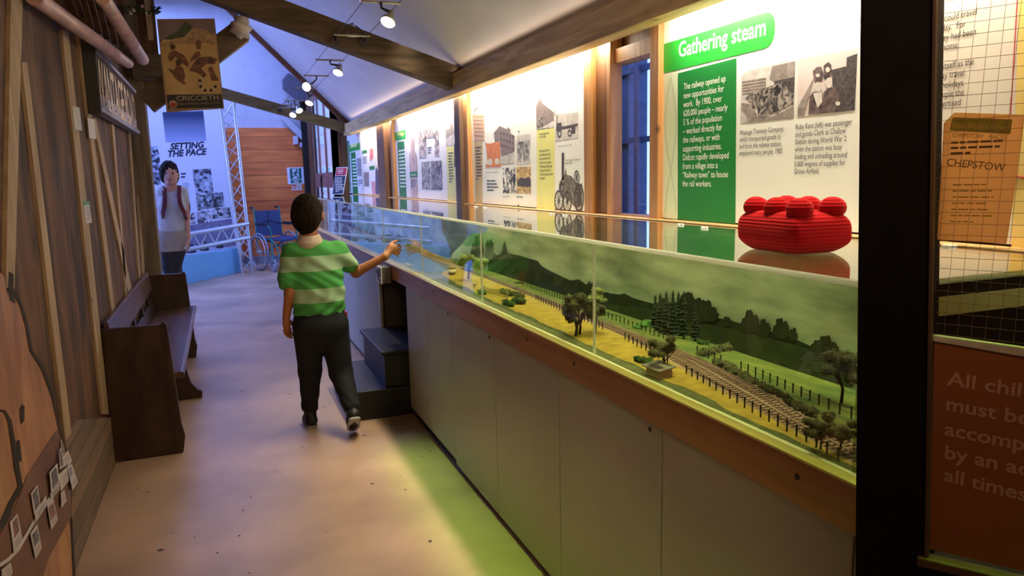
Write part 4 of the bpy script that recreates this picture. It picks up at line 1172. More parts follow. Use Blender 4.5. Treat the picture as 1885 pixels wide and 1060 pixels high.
link('caption', text_line(PX, Q2(120, 684), Q2(222, 680), 2.2, 'Nalder and Nalder Threshing Machine', 0.003), m_ink, p3)
link('caption', greek(PX, Q2(122, 745), Q2(222, 745), Q2(122, 850), 4, 0.003), m_ink, p3)
link('caption', text_line(PX, Q2(257, 889), Q2(310, 888), 2.2, 'Wantage 1885', 0.003), m_ink, p3)
link('caption', greek(PX, Q2(374, 882), Q2(480, 882), Q2(374, 900), 1, 0.003), m_ink, p3)
link('yellow_column', poly(PX, pp(Q2, (545, 322), (697, 302), (697, 1004), (545, 996)), 0.0022), m_yellow, p3)
link('column_heading', text_block(PX, Q2(567, 345), Q2(650, 340), Q2(567, 386), 'Wantage Engineering\nFoundry 1905', 0.004), m_ink, p3)
link('column_text', text_block(PX, Q2(567, 484), Q2(684, 690), Q2(570, 738), 'Steel, wood and iron\nwere delivered by rail\nand transformed into\nsteam traction engines\nby Wantage Engineering\nCompany and sent by\ntrain to be exported over\nthe world.', 0.004), m_ink, p3)
ph = link('photograph', poly(PX, pp(Q2, (540, 122), (572, 38), (597, 95), (690, 165), (692, 145), (708, 136), (708, 186), (693, 188), (690, 298), (543, 312)), 0.0035), m_greyl, p3)
link('corner_building', poly(PX, pp(Q2, (540, 122), (572, 38), (597, 95), (660, 145), (690, 170), (690, 235), (610, 280), (600, 200), (590, 275), (545, 280)), 0.0048), photo_mat('photo_brick', (0, 0, 0), (0, 0, 0)), ph)
link('street_crowd', poly(PX, pp(Q2, (545, 240), (575, 195), (600, 210), (606, 280), (560, 298), (545, 296)), 0.0062), m_crowd, ph)
ph = link('photograph', poly(PX, pp(Q2, (702, 187), (898, 170), (898, 386), (702, 416)), 0.002), m_greyl, p3)
b = MB()
poly(PX, pp(Q2, (712, 262), (755, 255), (758, 292), (895, 262), (895, 280), (872, 290), (872, 350), (840, 345), (840, 300), (760, 312), (745, 330), (712, 330)), 0.0034, mb=b)
for c_, r_ in (((738, 350), 30), ((825, 345), 28)): disc_px(PX, Q2(*c_), r_ * 0.13, r_ * 0.24, 0.0036, b, 0, 16, 0.6)
line_px(PX, Q2(718, 195), Q2(718, 262), 1.2, 0.0036, b)
link('steam_wagon', b, m_dk, ph)
link('caption', text_line(PX, Q2(725, 464), Q2(838, 450), 2.6, 'Steam Brewery dray 1900', 0.003), m_ink, p3)
link('caption', text_block(PX, Q2(783, 566), Q2(915, 560), Q2(785, 610), 'Traction engine \u201cConstance\u201d\nmade in 1900', 0.003), m_ink, p3)
m_eng = photo_mat('photo_engine', (0.035, 0.027, 0.02), (0.30, 0.245, 0.18), 60)
m_engd = photo_mat('photo_engine_dark', (0.02, 0.016, 0.012), (0.11, 0.085, 0.065), 60)
b = MB()
poly(PX, pp(Q2, (757, 512), (777, 512), (776, 740), (757, 742)), 0.0030, mb=b, m=1)
poly(PX, pp(Q2, (752, 740), (780, 700), (790, 640), (800, 700), (840, 710), (870, 760), (905, 790), (930, 770), (930, 960), (880, 985), (800, 900), (745, 880)), 0.0030, mb=b)
disc_px(PX, Q2(762, 808), 6.3, 15, 0.0040, b, 0, 24); disc_px(PX, Q2(760, 808), 4.4, 10.5, 0.0044, b, 1, 24, 0.55)
for c_, rx, ry in (((733, 918), 8.2, 19.5), ((804, 928), 8.2, 20), ((904, 895), 9, 27), ((884, 722), 5, 13.5)):
    disc_px(PX, Q2(*c_), rx, ry, 0.0048, b, 1, 26, 0.80)
    disc_px(PX, Q2(*c_), rx * 0.2, ry * 0.2, 0.0049, b, 1, 10)
    for a_ in range(6):
        q = math.pi * a_ / 6; cxy = Q2(*c_)
        line_px(PX, (cxy[0] - rx * 0.85 * math.cos(q), cxy[1] - ry * 0.85 * math.sin(q)), (cxy[0] + rx * 0.85 * math.cos(q), cxy[1] + ry * 0.85 * math.sin(q)), 0.7, 0.0047, b, 1)
for i in range(7): poly(PX, pp(Q2, (886, 795 + i * 26), (925, 785 + i * 27), (922, 797 + i * 27), (884, 807 + i * 26)), 0.0051, mb=b, m=1)
link('traction_engine_picture', b, [m_eng, m_engd], p3)
b = MB()
for x, y in ((390, 957), (392, 330)): disc_px(PX, Q2(x, y), 1.1, 1.4, 0.005, b)
link('fixing_screw', b, m_ink, p3)

# ---- bottle panel
p2 = panel('white panel with a tall bottle picture and a green heading, second from the far end', 727, 851)
link('heading_band', rrect(PX, Q3(85, 405), Q3(183, 295), 0.2, 0.003, 0), m_bgreen, p2)
link('heading_text', text_line(PX, Q3(105, 352), Q3(172, 345), 7, 'Village', 0.0045, bold=0.01), mat('heading_yellow', (0.85, 0.82, 0.25)), p2)
link('text_field', poly(PX, pp(Q3, (108, 412), (172, 402), (195, 924), (130, 918)), 0.003), m_green, p2)
link('field_text', greek(PX, Q3(122, 488), Q3(186, 488), Q3(134, 850), 11, 0.0045), m_wht, p2)
m_bot = mat('bottle_print', (0.32, 0.22, 0.21), c2=(0.60, 0.48, 0.46), scale=10)
bt = link('bottle_picture', poly(PX, pp(Q3, (222, 378), (232, 368), (268, 366), (276, 376), (272, 412), (268, 430), (270, 490), (288, 530), (293, 580), (296, 680), (302, 934), (236, 930), (226, 680), (220, 580), (222, 530), (232, 490), (230, 430), (220, 414)), 0.003), m_bot, p2)
link('bottle_band', poly(PX, pp(Q3, (225, 688), (296, 684), (298, 736), (226, 740)), 0.0042), m_green, bt)
link('band_text', text_line(PX, Q3(236, 726), Q3(284, 724), 4, 'Products', 0.0055), m_wht, bt)
link('bottle_text', greek(PX, Q3(238, 765), Q3(292, 765), Q3(240, 840), 5, 0.0044), m_ink, bt)
b = MB()
poly(PX, pp(Q3, (303, 306), (355, 296), (380, 385), (380, 560), (314, 562)), 0.003, mb=b)
poly(PX, pp(Q3, (363, 270), (455, 262), (455, 372), (366, 382)), 0.003, mb=b)
poly(PX, pp(Q3, (455, 306), (493, 298), (500, 545), (456, 543)), 0.003, mb=b)
link('photograph', b, photo_mat('photo_group', (0.07, 0.05, 0.05), (0.66, 0.58, 0.56), 24, mid=0.5, width=0.13), p2)
link('caption', greek(PX, Q3(390, 462), Q3(438, 462), Q3(390, 530), 3, 0.003), m_ink, p2)
link('photograph', poly(PX, pp(Q3, (333, 600), (414, 590), (418, 854), (340, 850)), 0.003), m_grey, p2)
link('photograph', poly(PX, pp(Q3, (420, 590), (522, 583), (530, 858), (426, 856)), 0.003), photo_mat('photo_people', (0.02, 0.02, 0.03), (0.45, 0.42, 0.44), 26, mid=0.52, width=0.12), p2)
ph = link('photograph', poly(PX, pp(Q3, (557, 292), (646, 260), (649, 440), (560, 450)), 0.003), m_greyl, p2)
link('church_tower', poly(PX, pp(Q3, (560, 300), (595, 290), (600, 240), (614, 215), (626, 250), (630, 280), (648, 300), (648, 330), (600, 350), (562, 380)), 0.0043), m_md, ph)
link('yellow_column', poly(PX, pp(Q3, (566, 455), (634, 446), (655, 968), (578, 962)), 0.0025), m_yellow, p2)
link('column_text', greek(PX, Q3(582, 510), Q3(628, 510), Q3(588, 800), 11, 0.004), m_ink, p2)
ph = link('photograph', poly(PX, pp(Q3, (637, 430), (712, 420), (716, 642), (638, 644)), 0.0042), m_dk, p2)
b = MB(); disc_px(PX, Q3(683, 535), 3.2, 5.5, 0.0055, b); disc_px(PX, Q3(684, 612), 1.8, 3, 0.0055, b)
link('pale_shape', b, m_lt, ph)
link('grey_column', poly(PX, pp(Q3, (645, 650), (722, 646), (730, 974), (656, 970)), 0.002), mat('panel_grey', (0.55, 0.54, 0.55)), p2)
link('column_text', greek(PX, Q3(668, 672), Q3(708, 672), Q3(670, 790), 5, 0.004), m_ink, p2)
link('caption', greek(PX, Q3(658, 345), Q3(700, 345), Q3(658, 385), 2, 0.003), m_ink, p2)

# ---- far panel
p1 = panel('white panel at the far end of the row with a dark robed figure', 638, 703)
link('heading_band', rrect(PX, Q4(290, 330), Q4(413, 215), 0.12, 0.003, 0), m_bgreen, p1)
link('heading_text', greek(PX, Q4(298, 238), Q4(400, 238), Q4(298, 300), 1, 0.0045, h=0.7), mat('heading_yellow', ()), p1)
link('text_field', poly(PX, pp(Q4, (303, 338), (358, 330), (394, 838), (330, 834)), 0.003), m_green, p1)
link('field_text', greek(PX, Q4(318, 415), Q4(378, 415), Q4(330, 770), 9, 0.0045), m_wht, p1)
link('photograph', poly(PX, pp(Q4, (374, 408), (430, 400), (438, 624), (386, 624)), 0.003), m_grey, p1)
link('photograph', poly(PX, pp(Q4, (464, 578), (524, 574), (528, 750), (470, 750)), 0.003), m_sepia, p1)
link('caption', greek(PX, Q4(450, 390), Q4(508, 390), Q4(452, 480), 4, 0.003), m_ink, p1)
link('caption', greek(PX, Q4(392, 665), Q4(446, 665), Q4(396, 750), 4, 0.003), m_ink, p1)
for q, t_ in (((445, 350), (500, 302)), ((532, 546), (592, 496))):
    link('green_label', rrect(PX, Q4(*q), Q4(*t_), 0.1, 0.004, 0), m_green, p1)
link('red_figure', poly(PX, pp(Q4, (532, 300), (556, 278), (578, 300), (580, 390), (545, 450), (534, 400)), 0.003), mat('print_red', (0.60, 0.16, 0.13), var=0.3, scale=40), p1)
link('pink_field', poly(PX, pp(Q4, (552, 690), (606, 686), (608, 852), (566, 852)), 0.003), mat('print_pink', (0.60, 0.30, 0.28), var=0.2, scale=30), p1)
link('cream_field', poly(PX, pp(Q4, (594, 300), (684, 200), (700, 860), (608, 855)), 0.0022), mat('print_cream', (0.78, 0.66, 0.44)), p1)
link('dark_figure', poly(PX, pp(Q4, (604, 560), (614, 506), (640, 560), (660, 620), (698, 735), (640, 856), (606, 840)), 0.0043), mat('print_dark_purple', (0.035, 0.022, 0.05), c2=(0.13, 0.10, 0.16), scale=45), p1)
link('caption', greek(PX, Q4(625, 380), Q4(670, 380), Q4(628, 520), 6, 0.004), m_ink, p1)
link('dark_edge_print', poly(PX, pp(Q4, (248, 190), (286, 196), (310, 820), (285, 800), (262, 430)), 0.003), mat('print_green_blue', (0.02, 0.05, 0.10), c2=(0.25, 0.45, 0.15), scale=9), p1)

# ---- panel seen through the door glass
p5 = panel('white panel about travel and holidays, seen through the wired door glass', 1616, 2150)
link('body_text', text_block(PX, (1729, 30), (1800, 18), (1722, 198), '   could travel\n  day.  For\nthey had been\n   home.\n\n    itself as the\n way travel\n    holidays\n  ample the\nadvertised', 0.003), m_ink, p5)
link('yellow_field', poly(PX, [(1878, -60), (2000, -80), (2000, 470), (1862, 455)], 0.002), mat('panel_soft_yellow', (0.80, 0.64, 0.22)), p5)
b = MB(); line_px(PX, (1877, -60), (1861, 210), 2.2, 0.0035, b)
pts = [PX.px(1861 + 34 * (1 - math.cos(a)), 312 + 16 * math.sin(a), 0.003) for a in (0, 0.4, 0.8, 1.2, 1.57)]
b.tube(pts, 0.0022, 6)
link('red_line', b, mat('print_red_line', (0.45, 0.03, 0.04)), p5)

# small easel sign on the case
ez = Vector(onz(622, 359, 1.2125)); ez.x = 1.27; 
EF = Frame(onx(612, 358, 1.30), Vector((0.55, -0.83, 0)), (0, 0, 1))
base = EF.px(612, 358); 
t = thing('easel_sign', 'small red and navy notice on an easel at the far end of the glass case', 'sign', tuple(base))
cn = [(620, 308), (640.5, 307.5), (632, 357.5), (612, 358)]
link('board', poly(EF, cn, 0.006, 0.006), m_board, t)
link('red_heading', poly(EF, [(620.5, 309.5), (639.5, 309), (637.3, 322.5), (618.3, 323)], 0.0075), mat('sign_red', (0.50, 0.025, 0.035)), t)
link('navy_field', poly(EF, [(618, 324), (637, 323.5), (631.5, 356.5), (612.8, 357)], 0.0075), mat('sign_navy', (0.012, 0.02, 0.06)), t)
link('heading_text', greek(EF, (622.5, 312), (636.5, 312), (622.5, 321), 3, 0.009), m_wht, t)
link('body_text', greek(EF, (617.5, 327), (633.5, 327), (617.5, 354), 9, 0.009), m_wht, t)
b = MB()
for x in (616, 632):
    p = EF.px(x, 330, -0.003); q = EF.px(x, 358, 0); q = q - EF.N * 0.05; q.z = 1.2125
    b.tube([p, q], 0.003, 6)
link('easel_leg', b, m_black, t)
# ================================================================== things on the left
# ---- bench
m_pew = wood('dark_pew_wood', (0.022, 0.010, 0.006), (0.060, 0.028, 0.016), stretch=(4, 0.7, 1.2), rough=0.38, knots=False)
m_pew2 = wood('worn_pew_seat', (0.050, 0.024, 0.016), (0.14, 0.070, 0.044), stretch=(5, 0.5, 4), rough=0.28, knots=False)
bench = thing('bench', 'dark old wooden pew bench standing along the left wall', 'bench', (-0.42, 5.3, 0))
def pew_end(y0, y1):
    prof = [ony(*q, 4.10) for q in ((185, 607), (292, 598), (303, 592), (307, 600), (334, 780), (341, 803), (338, 836), (213, 852), (203, 790))]
    return MB().prism([(p.x, y0, max(p.z, 0.0)) for p in prof][::-1], (0, y1 - y0, 0))
link('end_panel', pew_end(4.10, 4.135), m_pew, bench, bevel=0.006)
link('end_panel', pew_end(6.42, 6.455), m_pew, bench, bevel=0.006)
xs0 = -0.575
link('seat', MB().prism([(-0.56, 4.135, 0.405), (-0.262, 4.135, 0.43), (-0.245, 4.135, 0.425), (-0.245, 4.135, 0.395), (-0.56, 4.135, 0.375)], (0, 2.285, 0)), m_pew2, bench, bevel=0.006)
link('back_rail', MB().prism([(-0.596, 4.135, 0.72), (-0.572, 4.135, 0.72), (-0.55, 4.135, 0.58), (-0.576, 4.135, 0.58)], (0, 2.285, 0)), m_pew2, bench, bevel=0.004)
link('lower_rail', MB().prism([(-0.575, 4.135, 0.50), (-0.553, 4.135, 0.50), (-0.543, 4.135, 0.42), (-0.565, 4.135, 0.42)], (0, 2.285, 0)), m_pew, bench, bevel=0.004)
for y in (4.6, 5.1, 5.6, 6.05):
    link('back_slat', MB().prism([(-0.582, y, 0.60), (-0.562, y, 0.60), (-0.545, y, 0.44), (-0.565, y, 0.44)], (0, 0.07, 0)), m_pew, bench)
yf = onz(345, 735, 0).y
foot = [(-0.56, 0.0), (-0.21, 0.0), (-0.205, 0.045), (-0.235, 0.06), (-0.27, 0.11), (-0.29, 0.20), (-0.29, 0.385), (-0.54, 0.375)]
link('centre_foot', MB().prism([(x, yf, z) for x, z in foot], (0, 0.04, 0)), m_pew, bench, bevel=0.004)

# ---- station name sign
m_lav = mat('sign_lavender_glare', (0.26, 0.23, 0.30), var=0.15, scale=6)  # lavender glare on the sign, put into the board colour
sg = thing('station_sign', 'long wooden WANTAGE ROAD station name board on the left wall', 'sign', (-0.55, 5.7, 1.95))
SF = Frame((-0.545, 4.4, 1.95), (0, 1, 0), (0, 0, 1))
yA, yB = 4.45, 6.52
link('board', MB().box(-0.595, -0.560, yA + 0.02, yB, 1.80, 2.10), m_old, sg)
link('lower_board', MB().box(-0.560, -0.557, yA + 0.02, yB, 1.82, 1.89), m_lav, sg)
link('top_rail', MB().box(-0.597, -0.542, yA, yB, 2.095, 2.118), m_lav, sg, bevel=0.003)
link('bottom_rail', MB().box(-0.597, -0.542, yA, yB, 1.785, 1.815), m_lav, sg, bevel=0.003)
link('end_board', MB().box(-0.597, -0.538, yA - 0.035, yA, 1.765, 2.15), mat('sign_end_black', (0.02, 0.016, 0.015)), sg, bevel=0.003)
vs, fs = text_mesh('WANTAGE ROAD', 0.0, 0.02)
x0, x1 = vs[:, 0].min(), vs[:, 0].max(); y1_ = vs[:, 1].max()
b = MB()
for dn in (0.0,):
    b.add([(-0.5565, yA + 0.08 + (v[0] - x0) / (x1 - x0) * (yB - yA - 0.14), 1.83 + v[1] / y1_ * 0.245) for v in vs], fs)
link('lettering', b, mat('sign_letters_gold', (0.78, 0.56, 0.30), var=0.1), sg)
b = MB()
for i in range(9): y = yA + 0.12 + i * 0.22; b.tube([(-0.558, y, 1.850), (-0.554, y, 1.850)], 0.006, 8)
link('bolt', b, m_black, sg)

# ---- paper labels on the studs
m_paper = mat('label_paper', (0.62, 0.58, 0.54), var=0.04)
def plabel(label, pts, green=False):
    c = LW.px(*pts[0], 0.002)
    t = thing('paper_label', label, 'label', tuple(c))
    link('card', poly(LW, pts, 0.003, 0.002), m_paper, t)
    return t
a1 = plabel('blank white card label on the pale stud left of the station sign end', [(132, 195), (145, 198), (150, 241), (137, 238)])
link('ink', greek(LW, (135, 200), (146, 202), (137, 232), 7, 0.004, h=0.2), mat('faint_ink', (0.45, 0.42, 0.4)), a1)
a2 = plabel('white card label under the near end of the station sign', [(160, 217), (172, 220), (176, 256), (164, 254)])
link('ink', greek(LW, (163, 223), (172, 223), (166, 250), 6, 0.004, h=0.2), mat('faint_ink', ()), a2)
a3 = plabel('small tall label with a green top halfway down a pale stud', [(152, 371), (163, 370), (168, 410), (157, 411)])
link('green_top', poly(LW, [(152, 371), (163, 370), (164, 377), (153, 378)], 0.0045), m_green, a3)
link('ink', greek(LW, (156, 382), (164, 382), (158, 408), 7, 0.0045, h=0.3), m_ink, a3)

# ---- old cart shafts and rack above
m_shaft = wood('shaft_pinkish_wood', (0.32, 0.18, 0.17), (0.55, 0.34, 0.30), stretch=(2, 2, 2), rough=0.5, knots=False)
t = thing('cart', 'old wooden cart hung high on the left wall with two pale round shafts', 'cart', (-0.5, 4.6, 2.4))
pa, pb = ony(62, -6, 3.15), ony(236, 117, 5.2)
link('shaft', MB().tube([pa, pa.lerp(pb, 0.5), pb], [0.030, 0.032, 0.030], 14), m_shaft, t)
qa, qb = ony(185, -8, 3.5), ony(262, 108, 5.6)
qb = ony(263, 110, 5.5); qa = onx(188, -5, qb.x)
link('shaft', MB().tube([qa, qa.lerp(qb, 0.5), qb], [0.030, 0.034, 0.036], 14), m_shaft, t)
for i in range(8):
    x = 118 + i * 14
    p0 = LW.px(x - 6, -15, 0.02); p1 = LW.px(x + 10 + i * 1.5, 30 + i * 10, 0.02)
    link('slat', MB().bar(p0, p1, 0.035, 0.02, up=(0, 1, 0.1)), m_old, t)
# sprig
c0 = ony(250, 20, 5.45)
b = MB()
R9 = random.Random(4)
b.tube([ony(218, 12, 5.45), ony(292, 24, 5.45)], 0.003, 5)
for i in range(34):
    p = ony(218 + 74 * R9.random(), 18 + R9.uniform(-7, 7), 5.45 + R9.uniform(-0.02, 0.02)); d = Vector((R9.uniform(-1, 1), R9.uniform(-.3, .3), R9.uniform(-.5, .5))) * 0.035; s_ = Vector((0, 0.006, 0.008))
    b.add([p - d, p + s_, p + d, p - s_], [(0, 1, 2, 3)])
sprig = thing('greenery', 'sprig of dark leaves with small white flowers on the upper left timbers', 'flowers', tuple(c0))
link('leaves', b, mat('sprig_green', (0.02, 0.05, 0.015), var=0.4, scale=40), sprig)
b = MB()
for x, y in ((246, 19), (262, 12), (240, 24), (270, 24)): b.sphere(ony(x, y, 5.44), 0.011, 8, 6)
link('flower', b, mat('flower_white', (0.6, 0.58, 0.55)), sprig)

# ---- hanging poster
HF = Frame((0, 4.97, 2.0), (1, 0, 0), (0, 0, 1))
po = thing('hanging_poster', 'framed CRICCIETH travel poster of a beach scene hung from the roof timbers', 'poster', tuple(HF.px(350, 120)))
z7 = lambda x, y: (280 + x * 0.17926, 25 + y * 0.17926)
link('frame', poly(HF, [(288.5, 35), (395, 34), (412.5, 199), (306.5, 206)], 0.0, 0.03), wood('poster_frame_wood', (0.22, 0.13, 0.09), (0.34, 0.22, 0.15)), po)
link('picture', poly(HF, pp(z7, (60, 68), (632, 62), (712, 828), (150, 832)), 0.002), mat('poster_sand', (0.36, 0.215, 0.075), c2=(0.50, 0.32, 0.13), scale=8, rough=0.5), po)
link('sky', poly(HF, pp(z7, (60, 68), (632, 62), (648, 215), (560, 190), (440, 150), (300, 170), (130, 260), (86, 300)), 0.0032), mat('poster_sky', (0.17, 0.11, 0.12), var=0.15), po)
link('headland', poly(HF, pp(z7, (120, 268), (180, 220), (260, 185), (320, 110), (345, 72), (365, 100), (420, 140), (330, 240), (200, 268)), 0.0042), mat('poster_headland', (0.045, 0.060, 0.022), var=0.4, scale=30), po)
link('rocks', poly(HF, pp(z7, (88, 320), (200, 280), (330, 250), (380, 160), (470, 150), (560, 175), (645, 220), (655, 330), (540, 300), (420, 320), (300, 310), (100, 350)), 0.0037), mat('poster_rocks', (0.20, 0.10, 0.055), c2=(0.42, 0.27, 0.15), scale=50), po)
m_fig = mat('poster_figure', (0.085, 0.028, 0.015), c2=(0.20, 0.075, 0.035), scale=35)
figs = [[(165, 440), (190, 390), (240, 380), (330, 430), (380, 520), (370, 555), (300, 500), (240, 440), (200, 490), (170, 480)],
        [(150, 560), (230, 580), (250, 520), (320, 560), (340, 640), (330, 700), (360, 720), (320, 730), (240, 670), (210, 620)],
        [(380, 500), (440, 400), (490, 390), (500, 430), (430, 480)],
        [(380, 590), (420, 520), (480, 450), (600, 440), (670, 470), (640, 520), (560, 520), (500, 560), (560, 630), (540, 650), (440, 600)],
        [(575, 560), (610, 540), (660, 640), (690, 690), (610, 690)],
        [(448, 290), (480, 268), (505, 290), (500, 370), (455, 365)]]
for i, f_ in enumerate(figs): link('bather', poly(HF, pp(z7, *f_), 0.005 + 0.0004 * i), m_fig, po)
b = MB()
for x, y, r_ in ((213, 345, 5), (275, 500, 6), (470, 500, 5), (600, 480, 5)): disc_px(HF, z7(x, y), r_, r_, 0.0075, b)
link('heads', b, mat('poster_head', (0.055, 0.02, 0.012)), po)
b = MB()
for i in range(11):
    a_ = 0.5 + 3.6 * i / 10; x, y = 575 + 85 * math.cos(a_), 710 + 85 * math.sin(a_); disc_px(HF, z7(x, y), 2.2 if i % 2 else 3.0, 3.2, 0.006, b, i % 2, 8)
link('striped_ring', b, [mat('poster_ring_dark', (0.015, 0.012, 0.012)), mat('poster_ring_light', (0.45, 0.36, 0.26))], po)
link('title_band', poly(HF, pp(z7, (148, 834), (712, 828), (728, 965), (168, 975)), 0.004), mat('poster_title_black', (0.012, 0.008, 0.007)), po)
link('title_text', text_line(HF, z7(255, 895), z7(684, 884), 8.5, 'CRICCIETH', 0.006), mat('poster_lettering', (0.42, 0.33, 0.26)), po)
link('subtitle_text', text_line(HF, z7(270, 938), z7(690, 928), 3.6, 'IDEAL SUMMER AND WINTER CLIMATE', 0.006), mat('poster_lettering_dim', (0.25, 0.19, 0.15)), po)
b = MB(); disc_px(HF, z7(216, 932), 7.4, 7.2, 0.006, b, 0, 24); disc_px(HF, z7(216, 932), 7.4, 7.2, 0.0066, b, 1, 24, 0.88)
text_line(HF, z7(182, 925), z7(250, 923), 4.5, 'GWR', 0.007, bold=0.01, mb=b, m=1)
link('round_emblem', b, [mat('emblem_red', (0.30, 0.03, 0.02)), mat('emblem_cream', (0.5, 0.38, 0.28))], po)

# ---- tree slab with the time line
TL = Frame((-0.52, 2.4, 0.6), (0, 1, 0), (0, 0, 1))
zs4 = lambda x, y: (x * 0.264, 780 + y * 0.264)
out = [(-40, 470), (8, 505), (14, 540), (27, 534), (40, 560), (50, 595), (58, 643), (79, 674), (98, 727), (111, 790), (127, 843), (131, 896), (132, 949), (140, 1063), (140, 1120), (-200, 1180), (-260, 600)]
slab = thing('tree_slab', 'large pale live-edged slab of tree trunk leaning at the left wall', 'wood slab', (-0.55, 2.3, 0))
pts = [TL.px(x, y) for x, y in out]; pts = [Vector((p.x, p.y, max(p.z, 0.0))) for p in pts]
m_slab = wood('slab_wood', (0.24, 0.09, 0.030), (0.58, 0.29, 0.12), stretch=(1.5, 2.6, 0.8), rough=0.45, scale=3.4, knots=False, bump=0.1)
link('wood', MB().prism([p - Vector((0.075, 0, 0)) for p in pts], (0.075, 0, 0)), m_slab, slab, bevel=0.006)
m_crk = mat('crack_black', (0.02, 0.010, 0.006), rough=0.9)
zz = lambda x, y: (x * 0.5283, 500 + y * 0.5283)
b = MB()
ck = [(-30, 480), (15, 487), (32, 520), (45, 600), (58, 690), (70, 750), (40, 800), (0, 900)]; wd_ = [5, 5, 7, 9, 10, 9, 10, 14]
strip_px(TL, [zz(*q) for q in ck], wd_, 0.0015, b)
poly(TL, pp(zz, (68, 480), (76, 462), (84, 470), (82, 520), (72, 530)), 0.0015, 0.001, b)
poly(TL, pp(zz, (30, 0), (46, 10), (44, 60), (52, 110), (34, 100), (28, 50)), 0.0015, 0.001, b)
poly(TL, pp(zz, (56, 590), (66, 585), (74, 660), (62, 664)), 0.0015, 0.001, b)
link('crack', b, m_crk, slab)
link('bark_edge', strip_px(TL, [(16, 538), (26, 538), (38, 563), (48, 597), (56, 645), (77, 676), (96, 729), (109, 792), (125, 844), (129, 897), (130, 950), (136, 1063)], [6, 5, 5, 6, 5, 6, 4, 4, 4, 3, 3, 4], 0.0018), m_crk, slab)
link('dark_band', poly(TL, pp(zs4, (350, 105), (395, 45), (440, 150), (480, 380), (494, 640), (330, 940), (290, 1075), (-60, 1075), (-60, 860), (90, 600), (180, 370)), 0.003, 0.003), wood('slab_dark_band', (0.10, 0.036, 0.014), (0.17, 0.065, 0.026), stretch=(2, 1, 2), knots=False, rough=0.45), slab)
m_card = mat('timeline_card', (0.66, 0.60, 0.62), var=0.03)
tl = thing('timeline_strip', 'narrow white time line strip running up the dark band of the wood slab', 'time line', tuple(TL.px(50, 960)))
b = MB(); tp = [(-80, 1030), (40, 950), (110, 880), (215, 700), (300, 570), (395, 440), (450, 330), (485, 250)]
strip_px(TL, [zs4(*q) for q in tp], [7, 6.6, 6.2, 5.8, 5.4, 5, 4.6, 4.2], 0.0045, b)
link('strip', b, m_card, tl)
cards = [
 ('portrait card with a sepia photo at the lower left end of the time line', [(50, 690), (102, 627), (138, 815), (78, 905)], [(66, 690), (98, 650), (112, 745), (82, 800)], 'sep'),
 ('card with a dark grey photo standing above the middle of the time line', [(195, 490), (240, 427), (260, 560), (218, 640)], [(204, 492), (234, 448), (252, 560), (222, 604)], 'gry'),
 ('wide text card lying just right of the dark grey photo card on the time line', [(218, 625), (298, 505), (302, 575), (224, 690)], None, None),
 ('card with a grey-green photo near the upper end of the time line', [(320, 342), (374, 280), (388, 420), (332, 490)], [(330, 345), (366, 305), (378, 400), (340, 455)], 'gry'),
 ('narrow edge-on card above the upper end of the time line', [(386, 185), (399, 172), (416, 300), (392, 322)], [(390, 195), (398, 186), (410, 285), (396, 300)], 'gry'),
 ('topmost narrow card on the time line', [(407, 125), (416, 112), (434, 205), (420, 232)], [(411, 133), (416, 126), (428, 196), (421, 208)], 'gry'),
 ('card with a grey vehicle photo hanging below the lower middle of the time line', [(190, 770), (238, 702), (270, 870), (226, 945)], [(202, 778), (234, 736), (250, 815), (216, 860)], 'gry'),
 ('card with a pale photo hanging below the middle of the time line', [(303, 555), (346, 512), (380, 672), (336, 742)], [(314, 590), (346, 552), (364, 630), (330, 675)], 'sep'),
 ('small text card hanging below the time line near its upper end', [(400, 490), (424, 462), (440, 540), (405, 588)], None, None),
 ('large card with a blue drawing hanging at the upper end of the time line', [(444, 310), (474, 280), (518, 412), (480, 466)], [(452, 320), (470, 302), (482, 350), (464, 374)], 'blu'),
 ('text card at the upper right tip of the time line', [(418, 240), (460, 187), (485, 252), (430, 305)], None, None),
 ('broad text card in the crowded middle of the time line', [(330, 490), (388, 410), (396, 460), (340, 530)], None, None),
 ('text card tucked under the crowded upper time line', [(384, 360), (452, 300), (458, 400), (404, 470)], None, None),
 ('text card cut off by the lower left corner of the picture', [(-20, 1020), (42, 975), (55, 1045), (20, 1100), (-20, 1110)], None, None)]
m_cph = {'sep': photo_mat('card_sepia', (0.10, 0.04, 0.03), (0.38, 0.20, 0.15), 45), 'gry': photo_mat('card_grey', (0.02, 0.02, 0.025), (0.28, 0.26, 0.30), 70), 'blu': photo_mat('card_blue', (0.07, 0.10, 0.25), (0.6, 0.58, 0.66), 60)}
for i, (lab, o4, ph4, kd) in enumerate(cards):
    n_ = 0.006 + 0.0012 * (i % 5)
    c = thing('timeline_card', lab, 'card', tuple(TL.px(*zs4(*o4[0]))), 'cards along the time line')
    link('card', poly(TL, pp(zs4, *o4), n_, 0.001), m_card, c)
    if ph4: link('photograph', poly(TL, pp(zs4, *ph4), n_ + 0.0008, 0.0006), m_cph[kd], c)
    # two or three strokes of writing along the lower edge
    b = MB(); o_ = [Vector(zs4(*q)) for q in o4[:4]]
    if len(o_) == 4:
        for q in ((0.72, 0.80, 0.88) if ph4 else (0.3, 0.5, 0.7)):
            s0 = o_[0].lerp(o_[3], q).lerp(o_[1].lerp(o_[2], q), 0.15); s1 = o_[0].lerp(o_[3], q).lerp(o_[1].lerp(o_[2], q), 0.8)
            line_px(TL, s0, s1, 0.7, n_ + 0.0012, b)
        link('writing', b, mat('card_ink', (0.16, 0.13, 0.15)), c)
